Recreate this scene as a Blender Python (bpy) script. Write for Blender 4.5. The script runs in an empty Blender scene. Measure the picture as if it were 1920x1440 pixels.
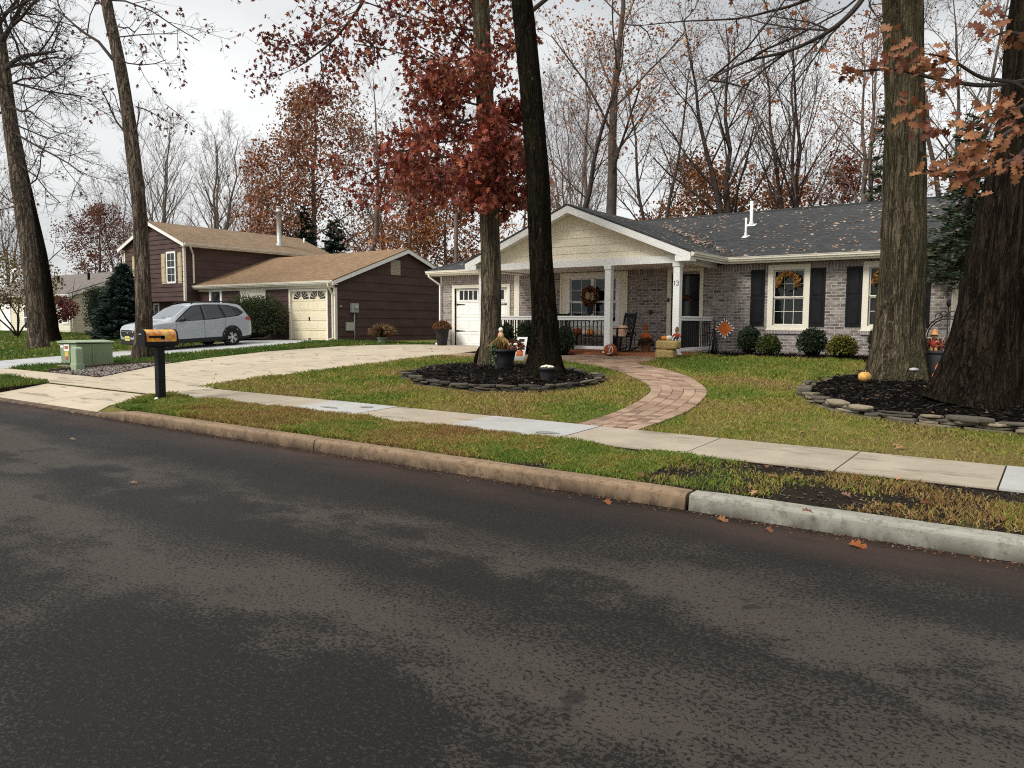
import bpy, bmesh, math, random
import numpy as np
from mathutils import Vector, Matrix, noise

random.seed(7)
RNG = np.random.default_rng(11)
SC = bpy.context.scene
COL = SC.collection
PI = math.pi
R = math.radians

# ------------------------------------------------------------------ camera numbers and terrain
FOC = 1430.0
CAM_H = 1.62
YAW = R(36)
PITCH = math.atan(115.5 / FOC)
ROLL = 0.0064
_f0 = np.array([-math.sin(YAW), math.cos(YAW), 0.0])
_r0 = np.array([math.cos(YAW), math.sin(YAW), 0.0])
_u0 = np.array([0, 0, 1.0])
CFW = _f0 * math.cos(PITCH) - _u0 * math.sin(PITCH)
_up = _u0 * math.cos(PITCH) + _f0 * math.sin(PITCH)
CR = _r0 * math.cos(ROLL) + _up * math.sin(ROLL)
CU = _up * math.cos(ROLL) - _r0 * math.sin(ROLL)
CC = np.array([0, 0, CAM_H])

KN = [(-100, -.06), (6.30, -.06), (6.34, .155), (7.75, .19), (8.95, .225), (19.5, .76), (20.5, .78), (900, .8)]
KY = [k[0] for k in KN]
KZ = [k[1] for k in KN]


def H(y):
    return float(np.interp(y, KY, KZ))


def aty(px, py, Y):
    """world point that the photograph shows at px,py on the upright plane at depth Y"""
    d = CFW + CR * (px - 960) / FOC - CU * (py - 720) / FOC
    return CC + d * (Y / d[1])


def atd(px, py, D):
    d = CFW + CR * (px - 960) / FOC - CU * (py - 720) / FOC
    return CC + d * D


# ------------------------------------------------------------------ objects
def tag(o, label=None, cat=None, group=None, kind=None):
    if label: o['label'] = label
    if cat: o['category'] = cat
    if group: o['group'] = group
    if kind: o['kind'] = kind
    return o


def thing(name, label, cat, loc=(0, 0, 0), rot=(0, 0, 0), group=None):
    o = bpy.data.objects.new(name, None)
    COL.objects.link(o)
    o.location = loc
    o.rotation_euler = rot
    o.empty_display_size = .1
    return tag(o, label, cat, group)


def wloc(o):
    v = Vector((0, 0, 0))
    while o is not None:
        v += o.location
        o = o.parent
    return v


def link_mesh(name, me, mats, parent=None):
    o = bpy.data.objects.new(name, me)
    COL.objects.link(o)
    for m in (mats if isinstance(mats, (list, tuple)) else [mats]):
        me.materials.append(m)
    if parent is not None:
        o.parent = parent
    return o


def dup(root, loc, rot=None, label=None, group=None):
    def rec(o, p):
        c = o.copy()
        COL.objects.link(c)
        c.parent = p
        for ch in list(o.children):
            rec(ch, c)
        return c
    r = rec(root, None)
    r.location = loc
    if rot is not None: r.rotation_euler = rot
    if label: r['label'] = label
    if group: r['group'] = group
    return r


class MB:
    """collects polygons and links them as one mesh object"""
    def __init__(s):
        s.v = []; s.f = []; s.m = []; s.s = []; s.c = []

    def add(s, verts, faces, mat=0, smooth=False, col=None):
        b = len(s.v)
        s.v.extend([tuple(map(float, p)) for p in verts])
        for f in faces:
            s.f.append([i + b for i in f])
            s.m.append(mat); s.s.append(smooth); s.c.append(col)

    def box(s, x0, x1, y0, y1, z0, z1, mat=0, col=None):
        s.add([(x0, y0, z0), (x1, y0, z0), (x1, y1, z0), (x0, y1, z0), (x0, y0, z1), (x1, y0, z1), (x1, y1, z1), (x0, y1, z1)],
              [(0, 3, 2, 1), (4, 5, 6, 7), (0, 1, 5, 4), (1, 2, 6, 5), (2, 3, 7, 6), (3, 0, 4, 7)], mat, False, col)

    def obox(s, c, ax, ay, az, mat=0, col=None):
        c = Vector(c); ax = Vector(ax); ay = Vector(ay); az = Vector(az)
        P = []
        for k in (-1, 1):
            for i, j in ((-1, -1), (1, -1), (1, 1), (-1, 1)):
                P.append(c + ax * i + ay * j + az * k)
        s.add(P, [(0, 3, 2, 1), (4, 5, 6, 7), (0, 1, 5, 4), (1, 2, 6, 5), (2, 3, 7, 6), (3, 0, 4, 7)], mat, False, col)

    def bar(s, p, q, w, h=None, mat=0, up=(0, 0, 1)):
        p = Vector(p); q = Vector(q); h = h or w
        d = (q - p); L = d.length; d = d / L
        u = Vector(up)
        if abs(d.dot(u)) > .98: u = Vector((1, 0, 0))
        a = d.cross(u).normalized(); b = a.cross(d)
        s.obox((p + q) / 2, d * L / 2, a * w / 2, b * h / 2, mat)

    def prism(s, poly, fn, d0, d1, mat=0):
        """polygon (a,b) pairs extruded between d0 and d1; fn(a,b,d)->xyz"""
        n = len(poly)
        s.add([fn(a, b, d0) for a, b in poly] + [fn(a, b, d1) for a, b in poly],
              [list(range(n))[::-1], list(range(n, 2 * n))] + [(i, (i + 1) % n, n + (i + 1) % n, n + i) for i in range(n)], mat)

    def tube(s, pts, rad, n=8, mat=0, cap=True, smooth=True):
        V, F = tube_geo(np.array(pts, float), np.broadcast_to(np.array(rad, float), (len(pts),)), n)
        F = [tuple(f) for f in F]
        k = len(pts)
        if cap:
            F.append(tuple(range(n))[::-1]); F.append(tuple(range((k - 1) * n, k * n)))
        s.add(V, F, mat, smooth)

    def lathe(s, prof, c=(0, 0, 0), n=20, mat=0, axis='z', smooth=True, wob=None, cap=True):
        V = []
        for r, z in prof:
            for i in range(n):
                a = 2 * PI * i / n
                rr = r * (wob(a, z) if wob else 1)
                if axis == 'z': V.append((c[0] + rr * math.cos(a), c[1] + rr * math.sin(a), c[2] + z))
                elif axis == 'y': V.append((c[0] + rr * math.cos(a), c[1] + z, c[2] + rr * math.sin(a)))
                else: V.append((c[0] + z, c[1] + rr * math.cos(a), c[2] + rr * math.sin(a)))
        k = len(prof)
        F = [(j * n + i, j * n + (i + 1) % n, (j + 1) * n + (i + 1) % n, (j + 1) * n + i) for j in range(k - 1) for i in range(n)]
        if cap: F.append(tuple(range(n))[::-1]); F.append(tuple(range((k - 1) * n, k * n)))
        s.add(V, F, mat, smooth)

    def blob(s, c, rx, ry, rz, n=14, mat=0, wob=None, col=None):
        V = []; m = n // 2 + 1
        for j in range(m + 1):
            t = PI * j / m
            for i in range(n):
                a = 2 * PI * i / n
                k = wob(a, t) if wob else 1
                V.append((c[0] + rx * k * math.sin(t) * math.cos(a), c[1] + ry * k * math.sin(t) * math.sin(a), c[2] + rz * k * math.cos(t)))
        F = [(j * n + i, j * n + (i + 1) % n, (j + 1) * n + (i + 1) % n, (j + 1) * n + i) for j in range(m) for i in range(n)]
        s.add(V, F, mat, True, col)

    def build(s, name, mats, parent=None, world=True, origin=None, bevel=0, seg=2, recalc=True):
        me = bpy.data.meshes.new(name)
        off = Vector((0, 0, 0))
        if world:
            off = wloc(parent) if parent is not None else Vector(origin or (0, 0, 0))
        me.from_pydata([(a - off.x, b - off.y, c - off.z) for a, b, c in s.v], [], s.f)
        me.polygons.foreach_set('material_index', s.m)
        me.polygons.foreach_set('use_smooth', s.s)
        if any(c is not None for c in s.c):
            at = me.color_attributes.new('Col', 'FLOAT_COLOR', 'CORNER')
            arr = []
            for f, c in zip(s.f, s.c):
                c = c or (.5, .5, .5)
                arr.extend([c[0], c[1], c[2], 1.0] * len(f))
            at.data.foreach_set('color', arr)
        me.update()
        if recalc:
            bm = bmesh.new(); bm.from_mesh(me)
            bmesh.ops.recalc_face_normals(bm, faces=bm.faces)
            bm.to_mesh(me); bm.free()
        o = link_mesh(name, me, mats, parent)
        if world and parent is None: o.location = off
        if bevel:
            b = o.modifiers.new('bevel', 'BEVEL'); b.width = bevel; b.segments = seg; b.limit_method = 'ANGLE'; b.angle_limit = R(40)
        return o


def tube_geo(P, rad, n):
    k = len(P)
    T = np.empty_like(P)
    T[1:-1] = P[2:] - P[:-2]; T[0] = P[1] - P[0]; T[-1] = P[-1] - P[-2]
    T /= np.linalg.norm(T, axis=1)[:, None] + 1e-12
    a = np.array([0, 0, 1.]) if abs(T[0][2]) < .9 else np.array([1., 0, 0])
    U = np.empty_like(P)
    u = np.cross(T[0], a); u /= np.linalg.norm(u)
    for i in range(k):
        u = u - T[i] * (u @ T[i]); u /= np.linalg.norm(u) + 1e-12
        U[i] = u
    W = np.cross(T, U)
    th = np.arange(n) * 2 * PI / n
    V = P[:, None] + rad[:, None, None] * (np.cos(th)[None, :, None] * U[:, None] + np.sin(th)[None, :, None] * W[:, None])
    i = np.arange(n); j = np.arange(k - 1)[:, None] * n
    F = np.stack([j + i, j + (i + 1) % n, j + n + (i + 1) % n, j + n + i], -1).reshape(-1, 4)
    return V.reshape(-1, 3), F


def fast_mesh(name, V, F, mats, parent=None, origin=(0, 0, 0), mi=None, smooth=False, col=None):
    """V (n,3); F list of (m,k) index arrays"""
    if not isinstance(F, list): F = [F]
    off = np.array(wloc(parent)) if parent is not None else np.array(origin, float)
    V = np.asarray(V, float) - off
    me = bpy.data.meshes.new(name)
    me.vertices.add(len(V)); me.vertices.foreach_set('co', V.astype(np.float32).ravel())
    loops = np.concatenate([f.ravel() for f in F]).astype(np.int32)
    tot = np.concatenate([np.full(len(f), f.shape[1], np.int32) for f in F])
    st = np.concatenate([[0], np.cumsum(tot)[:-1]]).astype(np.int32)
    me.loops.add(len(loops)); me.loops.foreach_set('vertex_index', loops)
    me.polygons.add(len(tot)); me.polygons.foreach_set('loop_start', st)
    if mi is not None: me.polygons.foreach_set('material_index', np.asarray(mi, np.int32))
    me.polygons.foreach_set('use_smooth', np.full(len(tot), smooth, bool))
    if col is not None:
        at = me.color_attributes.new('Col', 'FLOAT_COLOR', 'POINT')
        at.data.foreach_set('color', np.concatenate([col, np.ones((len(col), 1))], 1).astype(np.float32).ravel())
    me.update(calc_edges=True); me.validate()
    o = link_mesh(name, me, mats, parent)
    if parent is None: o.location = off
    return o


# ------------------------------------------------------------------ materials
class NT:
    def __init__(s, name):
        s.mat = bpy.data.materials.new(name); s.mat.use_nodes = True
        s.nt = s.mat.node_tree; s.nt.nodes.clear()
        s.out = s.nt.nodes.new('ShaderNodeOutputMaterial')
        s.b = s.nt.nodes.new('ShaderNodeBsdfPrincipled')
        s.nt.links.new(s.b.outputs[0], s.out.inputs[0])

    def n(s, t, **kw):
        nd = s.nt.nodes.new('ShaderNode' + t)
        for k, v in kw.items():
            if k in nd.inputs.keys() or k.replace('_', ' ') in nd.inputs.keys():
                k2 = k if k in nd.inputs.keys() else k.replace('_', ' ')
                s.set(nd.inputs[k2], v)
            else: setattr(nd, k, v)
        return nd

    def set(s, sock, v):
        if hasattr(v, 'is_linked') or isinstance(v, bpy.types.NodeSocket): s.nt.links.new(v, sock)
        elif isinstance(v, bpy.types.Node): s.nt.links.new(v.outputs[0], sock)
        elif isinstance(v, (tuple, list)):
            n = len(sock.default_value)
            sock.default_value = tuple(v)[:n] + ((1.0,) if n == 4 and len(v) == 3 else ())
        else: sock.default_value = v

    def pos(s, scale=(1, 1, 1), obj=False):
        src = s.n('TexCoord').outputs['Object'] if obj else s.n('NewGeometry').outputs['Position']
        if tuple(scale) == (1, 1, 1): return src
        m = s.n('VectorMath', operation='MULTIPLY')
        s.nt.links.new(src, m.inputs[0]); m.inputs[1].default_value = scale
        return m.outputs[0]

    def noise(s, vec, scale, detail=5, rough=.55, lo=.35, hi=.65, dist=0):
        t = s.n('TexNoise', Scale=scale, Detail=detail, Roughness=rough, Distortion=dist)
        s.nt.links.new(vec, t.inputs['Vector'])
        return s.rng(t.outputs[0], lo, hi)

    def rng(s, v, lo, hi, a=0., b=1.):
        m = s.n('MapRange'); s.nt.links.new(v, m.inputs[0])
        m.inputs[1].default_value = lo; m.inputs[2].default_value = hi; m.inputs[3].default_value = a; m.inputs[4].default_value = b
        return m.outputs[0]

    def mix(s, f, a, b, mode='MIX'):
        m = s.n('Mix', data_type='RGBA', blend_type=mode)
        s.set(m.inputs[0], f); s.set(m.inputs[6], a); s.set(m.inputs[7], b)
        return m.outputs[2]

    def math(s, op, a, b=0.0):
        m = s.n('Math', operation=op); s.set(m.inputs[0], a); s.set(m.inputs[1], b)
        return m.outputs[0]

    def xyz(s, vec):
        x = s.n('SeparateXYZ'); s.nt.links.new(vec, x.inputs[0]); return x.outputs

    def comb(s, x, y, z=0.0):
        c = s.n('CombineXYZ'); s.set(c.inputs[0], x); s.set(c.inputs[1], y); s.set(c.inputs[2], z); return c.outputs[0]

    def bump(s, h, strength=.5, dist=.02):
        b = s.n('Bump', Strength=strength, Distance=dist); s.nt.links.new(h, b.inputs['Height'])
        s.nt.links.new(b.outputs[0], s.b.inputs['Normal'])

    def fin(s, col=None, rough=None, spec=None, metal=None):
        if col is not None: s.set(s.b.inputs['Base Color'], col)
        if rough is not None: s.set(s.b.inputs['Roughness'], rough)
        if spec is not None: s.b.inputs['Specular IOR Level'].default_value = spec
        if metal is not None: s.b.inputs['Metallic'].default_value = metal
        return s.mat


def pm(name, c1, c2=None, scale=6, detail=5, rough=.75, bump=0, bscale=None, bdist=.01, stretch=(1, 1, 1), spec=.16, metal=0, lo=.35, hi=.65, obj=False, dirt=0):
    m = NT(name); v = m.pos(stretch, obj)
    if c2 is None: c2 = tuple(x * .82 for x in c1)
    f = m.noise(v, scale, detail, .6, lo, hi)
    col = m.mix(f, c1, c2)
    if dirt:
        g = m.noise(v, scale * .23, 4, .6, .5, .75)
        col = m.mix(m.math('MULTIPLY', g, dirt), col, (.09, .075, .06))
    if bump:
        m.bump(m.noise(v, bscale or scale * 4, 4, .6, .2, .8), bump, bdist)
    return m.fin(col, rough, spec, metal)


def attr_mat(name, rough=.7, spec=.3, trans=0.0, noise_amt=.25, nscale=30):
    m = NT(name)
    a = m.n('VertexColor', layer_name='Col').outputs[0]
    f = m.noise(m.pos(), nscale, 3, .6, .25, .75)
    col = m.mix(f, a, m.mix(noise_amt, a, (.02, .015, .01)))
    m.fin(col, rough, spec)
    if trans:
        t = m.n('BsdfTranslucent'); m.nt.links.new(col, t.inputs[0])
        x = m.n('MixShader'); x.inputs[0].default_value = trans
        m.nt.links.new(m.b.outputs[0], x.inputs[1]); m.nt.links.new(t.outputs[0], x.inputs[2])
        m.nt.links.new(x.outputs[0], m.out.inputs[0])
    return m.mat


MAT = {}
# painted / plain things
MAT['white'] = pm('white_paint', (.86, .86, .84), (.79, .79, .77), 3, rough=.5, bump=.05)
MAT['cream'] = pm('cream_paint', (.80, .75, .62), (.74, .69, .56), 2, rough=.55, bump=.05)
MAT['creamtrim'] = pm('cream_trim', (.80, .76, .65), (.74, .70, .59), 2, rough=.5)
MAT['creamdoor'] = pm('cream_door', (.78, .70, .52), (.72, .64, .46), 2, rough=.5)
MAT['shakes'] = pm('cream_shakes', (.82, .75, .60), (.77, .70, .55), 3, rough=.7, stretch=(6, 6, .6), bump=.25, bscale=14)
MAT['blackpaint'] = pm('black_paint', (.008, .008, .010), (.013, .013, .015), 5, rough=.5)
MAT['blackmetal'] = pm('black_metal', (.012, .012, .013), (.022, .02, .02), 9, rough=.42)
MAT['blackplastic'] = pm('black_plastic', (.018, .018, .02), (.03, .03, .03), 9, rough=.55)
MAT['brownboard'] = pm('brown_boards', (.070, .043, .038), (.094, .060, .054), 1.1, detail=7, rough=.7, stretch=(1, 1, 3), bump=.15, bscale=30)
MAT['greysiding'] = pm('grey_siding', (.46, .47, .47), (.41, .42, .42), 2, rough=.6)
MAT['creamsiding'] = pm('cream_siding', (.70, .66, .52), (.64, .60, .47), 2, rough=.6)
MAT['tanhouse'] = pm('tan_siding', (.5, .44, .34), (.45, .4, .3), 2, rough=.6)
MAT['grey'] = pm('grey_metal', (.42, .43, .43), (.34, .35, .35), 6, rough=.5)
MAT['galv'] = pm('galvanised', (.50, .50, .48), (.36, .36, .35), 7, rough=.5, metal=.3)
MAT['tanshut'] = pm('tan_shutter', (.55, .46, .30), (.5, .41, .26), 3, rough=.6)
MAT['dark'] = pm('dark_interior', (.012, .012, .012), (.02, .018, .016), 4, rough=.9)
MAT['curtain'] = pm('curtain', (.085, .095, .088), (.05, .058, .052), 5, rough=.9, stretch=(3, 3, .3))
MAT['hay'] = pm('straw', (.52, .39, .17), (.30, .21, .08), 22, rough=.9, bump=.9, bscale=60, stretch=(1, 1, 2.5))
MAT['raffia'] = pm('raffia', (.50, .34, .15), (.34, .16, .07), 14, rough=.9, bump=.3)
MAT['orange'] = pm('orange_paint', (.62, .17, .05), (.5, .11, .03), 6, rough=.6)
MAT['pumpkin'] = pm('pumpkin_skin', (.38, .10, .035), (.28, .065, .025), 7, rough=.5)
MAT['opumpkin'] = pm('orange_pumpkin', (.72, .23, .03), (.58, .16, .02), 7, rough=.5)
MAT['whitepumpkin'] = pm('white_pumpkin', (.74, .70, .58), (.62, .58, .47), 7, rough=.55)
MAT['terracotta'] = pm('terracotta', (.33, .13, .06), (.26, .1, .05), 8, rough=.8)
MAT['burlap'] = pm('burlap', (.50, .36, .20), (.4, .28, .15), 20, rough=.95)
MAT['redcloth'] = pm('red_cloth', (.38, .07, .04), (.26, .04, .03), 9, rough=.9)
MAT['bluecloth'] = pm('dark_cloth', (.03, .035, .06), (.02, .02, .03), 9, rough=.9)
MAT['rust'] = pm('rusty_steel', (.07, .03, .02), (.03, .018, .015), 9, rough=.8, bump=.2)
MAT['wickery'] = pm('golden_wicker', (.66, .42, .12), (.42, .22, .06), 16, rough=.8, bump=.6, bscale=40)
MAT['utility'] = pm('utility_green', (.215, .27, .17), (.19, .24, .15), 2.5, rough=.6, dirt=.25)
MAT['utilitylt'] = pm('utility_green_pale', (.29, .36, .24), (.26, .33, .22), 2.5, rough=.6, dirt=.2)
MAT['pad'] = pm('concrete_pad', (.22, .2, .17), (.15, .135, .11), 6, rough=.9, bump=.3)
MAT['signwhite'] = pm('sign_white', (.75, .75, .72), (.68, .68, .66), 9, rough=.5)
MAT['signyellow'] = pm('sign_yellow', (.6, .43, .09), (.55, .39, .08), 9, rough=.5)
MAT['signred'] = pm('sign_red', (.36, .10, .07), (.32, .09, .06), 9, rough=.5)
MAT['plate'] = pm('plate_yellow', (.72, .66, .18), (.66, .6, .2), 9, rough=.4)
MAT['stone'] = attr_mat('flagstone', .85, .3, 0, .55, 14)
MAT['leafc'] = attr_mat('leaf', .6, .3, .3, .2, 20)
MAT['leafdry'] = attr_mat('dry_leaf', .75, .2, .15, .3, 20)
MAT['evergreen'] = attr_mat('evergreen_leaf', .5, .35, .12, .3, 12)
MAT['grassc'] = attr_mat('grass_blade', .65, .25, .3, .15, 20)
MAT['cloth'] = attr_mat('cloth_colours', .9, .2, 0, .25, 30)
MAT['tyre'] = pm('tyre_rubber', (.012, .012, .012), (.022, .021, .02), 12, rough=.8)
MAT['rim'] = pm('silver_rim', (.62, .62, .63), (.55, .55, .56), 6, rough=.35, metal=.6)
MAT['redlens'] = pm('red_lens', (.42, .015, .02), (.3, .01, .015), 6, rough=.15, spec=.6)
MAT['chrome'] = pm('chrome', (.8, .8, .8), (.7, .7, .7), 6, rough=.12, metal=1)


def _headl():
    m = NT('headlight_lens'); f = m.noise(m.pos(), 9, 3, .5, .4, .6)
    return m.fin(m.mix(f, (.25, .28, .33), (.75, .78, .8)), .1, .7)
MAT['headlight'] = _headl()


def _carpaint():
    m = NT('silver_car_paint'); f = m.noise(m.pos((1, 1, 1), True), 1.2, 3, .5, .3, .7)
    m.b.inputs['Coat Weight'].default_value = .6; m.b.inputs['Coat Roughness'].default_value = .06
    return m.fin(m.mix(f, (.42, .45, .49), (.39, .42, .46)), .36, .5, .15)
MAT['carpaint'] = _carpaint()


def _glass(name, tint, g=.12):
    m = NT(name)
    t = m.n('BsdfTransparent'); t.inputs[0].default_value = (*tint, 1)
    gl = m.n('BsdfGlossy'); gl.inputs['Roughness'].default_value = .02; gl.inputs[0].default_value = (.5, .53, .55, 1)
    fr = m.n('Fresnel', IOR=1.5)
    wob = m.n('Bump', Strength=.04, Distance=.05); m.nt.links.new(m.noise(m.pos(), 2.5, 2, .5, 0, 1), wob.inputs['Height'])
    m.nt.links.new(wob.outputs[0], gl.inputs['Normal'])
    x = m.n('MixShader'); m.nt.links.new(m.math('ADD', fr, g), x.inputs[0])
    m.nt.links.new(t.outputs[0], x.inputs[1]); m.nt.links.new(gl.outputs[0], x.inputs[2])
    m.nt.links.new(x.outputs[0], m.out.inputs[0])
    return m.mat
MAT['glass'] = _glass('window_glass', (.7, .76, .72), .02)
MAT['carglass'] = _glass('car_glass', (.34, .39, .36), .13)
MAT['darkpane'] = pm('dark_window_pane', (.014, .016, .018), (.03, .033, .034), 1.5, rough=.06, spec=.3)


def _brick():
    m = NT('whitewashed_brick')
    p = m.pos(); x = m.xyz(p)
    vec = m.comb(m.math('ADD', x[0], x[1]), x[2])
    wv = m.n('TexNoise', Scale=14.0, Detail=3.0); m.nt.links.new(p, wv.inputs['Vector'])
    sc = m.n('VectorMath', operation='SCALE'); m.nt.links.new(wv.outputs['Color'], sc.inputs[0]); sc.inputs['Scale'].default_value = .012
    ad = m.n('VectorMath', operation='ADD'); m.nt.links.new(vec, ad.inputs[0]); m.nt.links.new(sc.outputs[0], ad.inputs[1])
    b = m.n('TexBrick', Scale=1.0, offset=.5, squash=1.0)
    b.inputs['Brick Width'].default_value = .235; b.inputs['Row Height'].default_value = .083
    b.inputs['Mortar Size'].default_value = .009; b.inputs['Mortar Smooth'].default_value = .25; b.inputs['Bias'].default_value = -.1
    b.inputs['Color1'].default_value = (.275, .24, .215, 1); b.inputs['Color2'].default_value = (.07, .057, .053, 1)
    b.inputs['Mortar'].default_value = (.52, .48, .45, 1)
    m.nt.links.new(ad.outputs[0], b.inputs['Vector'])
    w = m.noise(m.pos((1, 1, 3.0)), 4.0, 6, .75, .46, .66)
    c = m.mix(m.math('MULTIPLY', w, .7), b.outputs['Color'], (.50, .465, .44))
    d = m.noise(m.pos((1, 1, 2.5)), 7, 5, .7, .5, .68)
    c = m.mix(m.math('MULTIPLY', d, .55), c, (.13, .085, .08))
    h = m.math('SUBTRACT', m.noise(p, 60, 3, .6, 0, 1), m.math('MULTIPLY', b.outputs['Fac'], 2.0))
    m.bump(h, .7, .012)
    return m.fin(c, .88, .25)
MAT['brick'] = _brick()


def _soldier():
    m = NT('soldier_brick'); p = m.pos(); x = m.xyz(p)
    b = m.n('TexBrick', Scale=1.0, offset=0.0)
    b.inputs['Brick Width'].default_value = .083; b.inputs['Row Height'].default_value = .235
    b.inputs['Mortar Size'].default_value = .009; b.inputs['Bias'].default_value = -.1
    b.inputs['Color1'].default_value = (.215, .170, .170, 1); b.inputs['Color2'].default_value = (.13, .10, .105, 1)
    b.inputs['Mortar'].default_value = (.46, .42, .40, 1)
    m.nt.links.new(m.comb(m.math('ADD', x[0], x[1]), x[2]), b.inputs['Vector'])
    c = m.mix(m.math('MULTIPLY', m.noise(p, 4, 5, .7, .4, .7), .5), b.outputs['Color'], (.42, .385, .385))
    m.bump(m.math('MULTIPLY', b.outputs['Fac'], -1.0), .6, .012)
    return m.fin(c, .88, .25)
MAT['soldier'] = _soldier()


def _shingle(name, c1, c2, c3, along='x', k=1.0):
    m = NT(name); p = m.pos(); x = m.xyz(p)
    a = x[0] if along == 'x' else x[1]
    vec = m.comb(a, m.math('MULTIPLY', x[2], k * 2.6))
    b = m.n('TexBrick', Scale=1.0, offset=.37)
    b.inputs['Brick Width'].default_value = .17; b.inputs['Row Height'].default_value = .14
    b.inputs['Mortar Size'].default_value = .006; b.inputs['Mortar Smooth'].default_value = .4; b.inputs['Bias'].default_value = 0
    b.inputs['Color1'].default_value = (*c1, 1); b.inputs['Color2'].default_value = (*c2, 1); b.inputs['Mortar'].default_value = (*c3, 1)
    m.nt.links.new(vec, b.inputs['Vector'])
    f = m.noise(p, 1.1, 5, .65, .35, .7)
    g = m.noise(p, 90, 2, .6, .2, .8)
    c = m.mix(m.math('MULTIPLY', f, .55), b.outputs['Color'], c3)
    c = m.mix(m.math('MULTIPLY', m.noise(m.comb(m.math('MULTIPLY', a, .35), m.math('MULTIPLY', x[2], 5.0)), 7, 4, .7, .5, .62), .6), c, tuple(v * 1.5 for v in c1))
    c = m.mix(m.math('MULTIPLY', g, .35), c, tuple(v * 1.7 for v in c1))
    rows = m.math('FRACT', m.math('DIVIDE', m.math('MULTIPLY', x[2], k * 2.6), .14))
    m.bump(m.math('SUBTRACT', m.math('MULTIPLY', rows, -1.0), m.math('MULTIPLY', b.outputs['Fac'], .6)), .8, .012)
    return m.fin(c, .9, .2)
MAT['shdarkx'] = _shingle('charcoal_shingle_x', (.054, .057, .058), (.030, .033, .034), (.012, .013, .014), 'x')
MAT['shdarky'] = _shingle('charcoal_shingle_y', (.054, .057, .058), (.030, .033, .034), (.012, .013, .014), 'y')
MAT['shbrownx'] = _shingle('brown_shingle_x', (.245, .160, .092), (.160, .102, .060), (.075, .048, .03), 'x')
MAT['shbrowny'] = _shingle('brown_shingle_y', (.235, .165, .105), (.155, .108, .070), (.075, .052, .036), 'y')
MAT['shgrey'] = _shingle('taupe_shingle', (.17, .15, .135), (.13, .115, .105), (.06, .05, .045), 'x')


def _concrete(name, c1, c2, cd, streak=0.0):
    m = NT(name); p = m.pos()
    f = m.noise(p, 1.3, 7, .65, .35, .7)
    g = m.noise(p, 40, 4, .7, .3, .75)
    c = m.mix(f, c1, c2)
    c = m.mix(m.math('MULTIPLY', g, .22), c, cd)
    if streak:
        s = m.noise(m.pos((.55, 2.2, 1)), 2.1, 4, .6, .56, .66)
        c = m.mix(m.math('MULTIPLY', s, streak), c, cd)
        c = m.mix(m.math('MULTIPLY', m.noise(p, .7, 6, .7, .42, .7), .4), c, m.mix(.5, c2, cd))
    m.bump(g, .25, .006)
    return m.fin(c, .85, .25)
MAT['conc'] = _concrete('old_concrete', (.43, .375, .295), (.31, .268, .205), (.12, .10, .075), .6)
MAT['concdrive'] = _concrete('driveway_concrete', (.53, .455, .345), (.43, .37, .28), (.20, .165, .12), .85)
MAT['concnew'] = _concrete('new_pale_concrete', (.43, .43, .41), (.36, .36, .345), (.19, .195, .195), .35)
MAT['concgrey'] = _concrete('grey_driveway', (.46, .47, .47), (.38, .39, .39), (.2, .2, .2), .3)


def _kerb(name, c1, c2, cd):
    m = NT(name); p = m.pos(); x = m.xyz(p)
    f = m.noise(m.pos((.7, 1, 1)), 3, 7, .7, .3, .7)
    g = m.noise(p, 13, 6, .8, .50, .60)
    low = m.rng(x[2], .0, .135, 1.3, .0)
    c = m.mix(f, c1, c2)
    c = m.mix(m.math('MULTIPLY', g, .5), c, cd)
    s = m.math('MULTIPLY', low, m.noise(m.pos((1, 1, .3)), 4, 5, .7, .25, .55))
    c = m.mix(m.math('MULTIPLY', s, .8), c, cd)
    m.bump(m.noise(p, 50, 4, .7, .2, .8), .45, .006)
    return m.fin(c, .85, .25)
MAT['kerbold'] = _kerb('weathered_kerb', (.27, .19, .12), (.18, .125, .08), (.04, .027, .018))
MAT['kerbnew'] = _kerb('pale_kerb', (.33, .325, .275), (.23, .225, .19), (.075, .07, .058))


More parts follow.
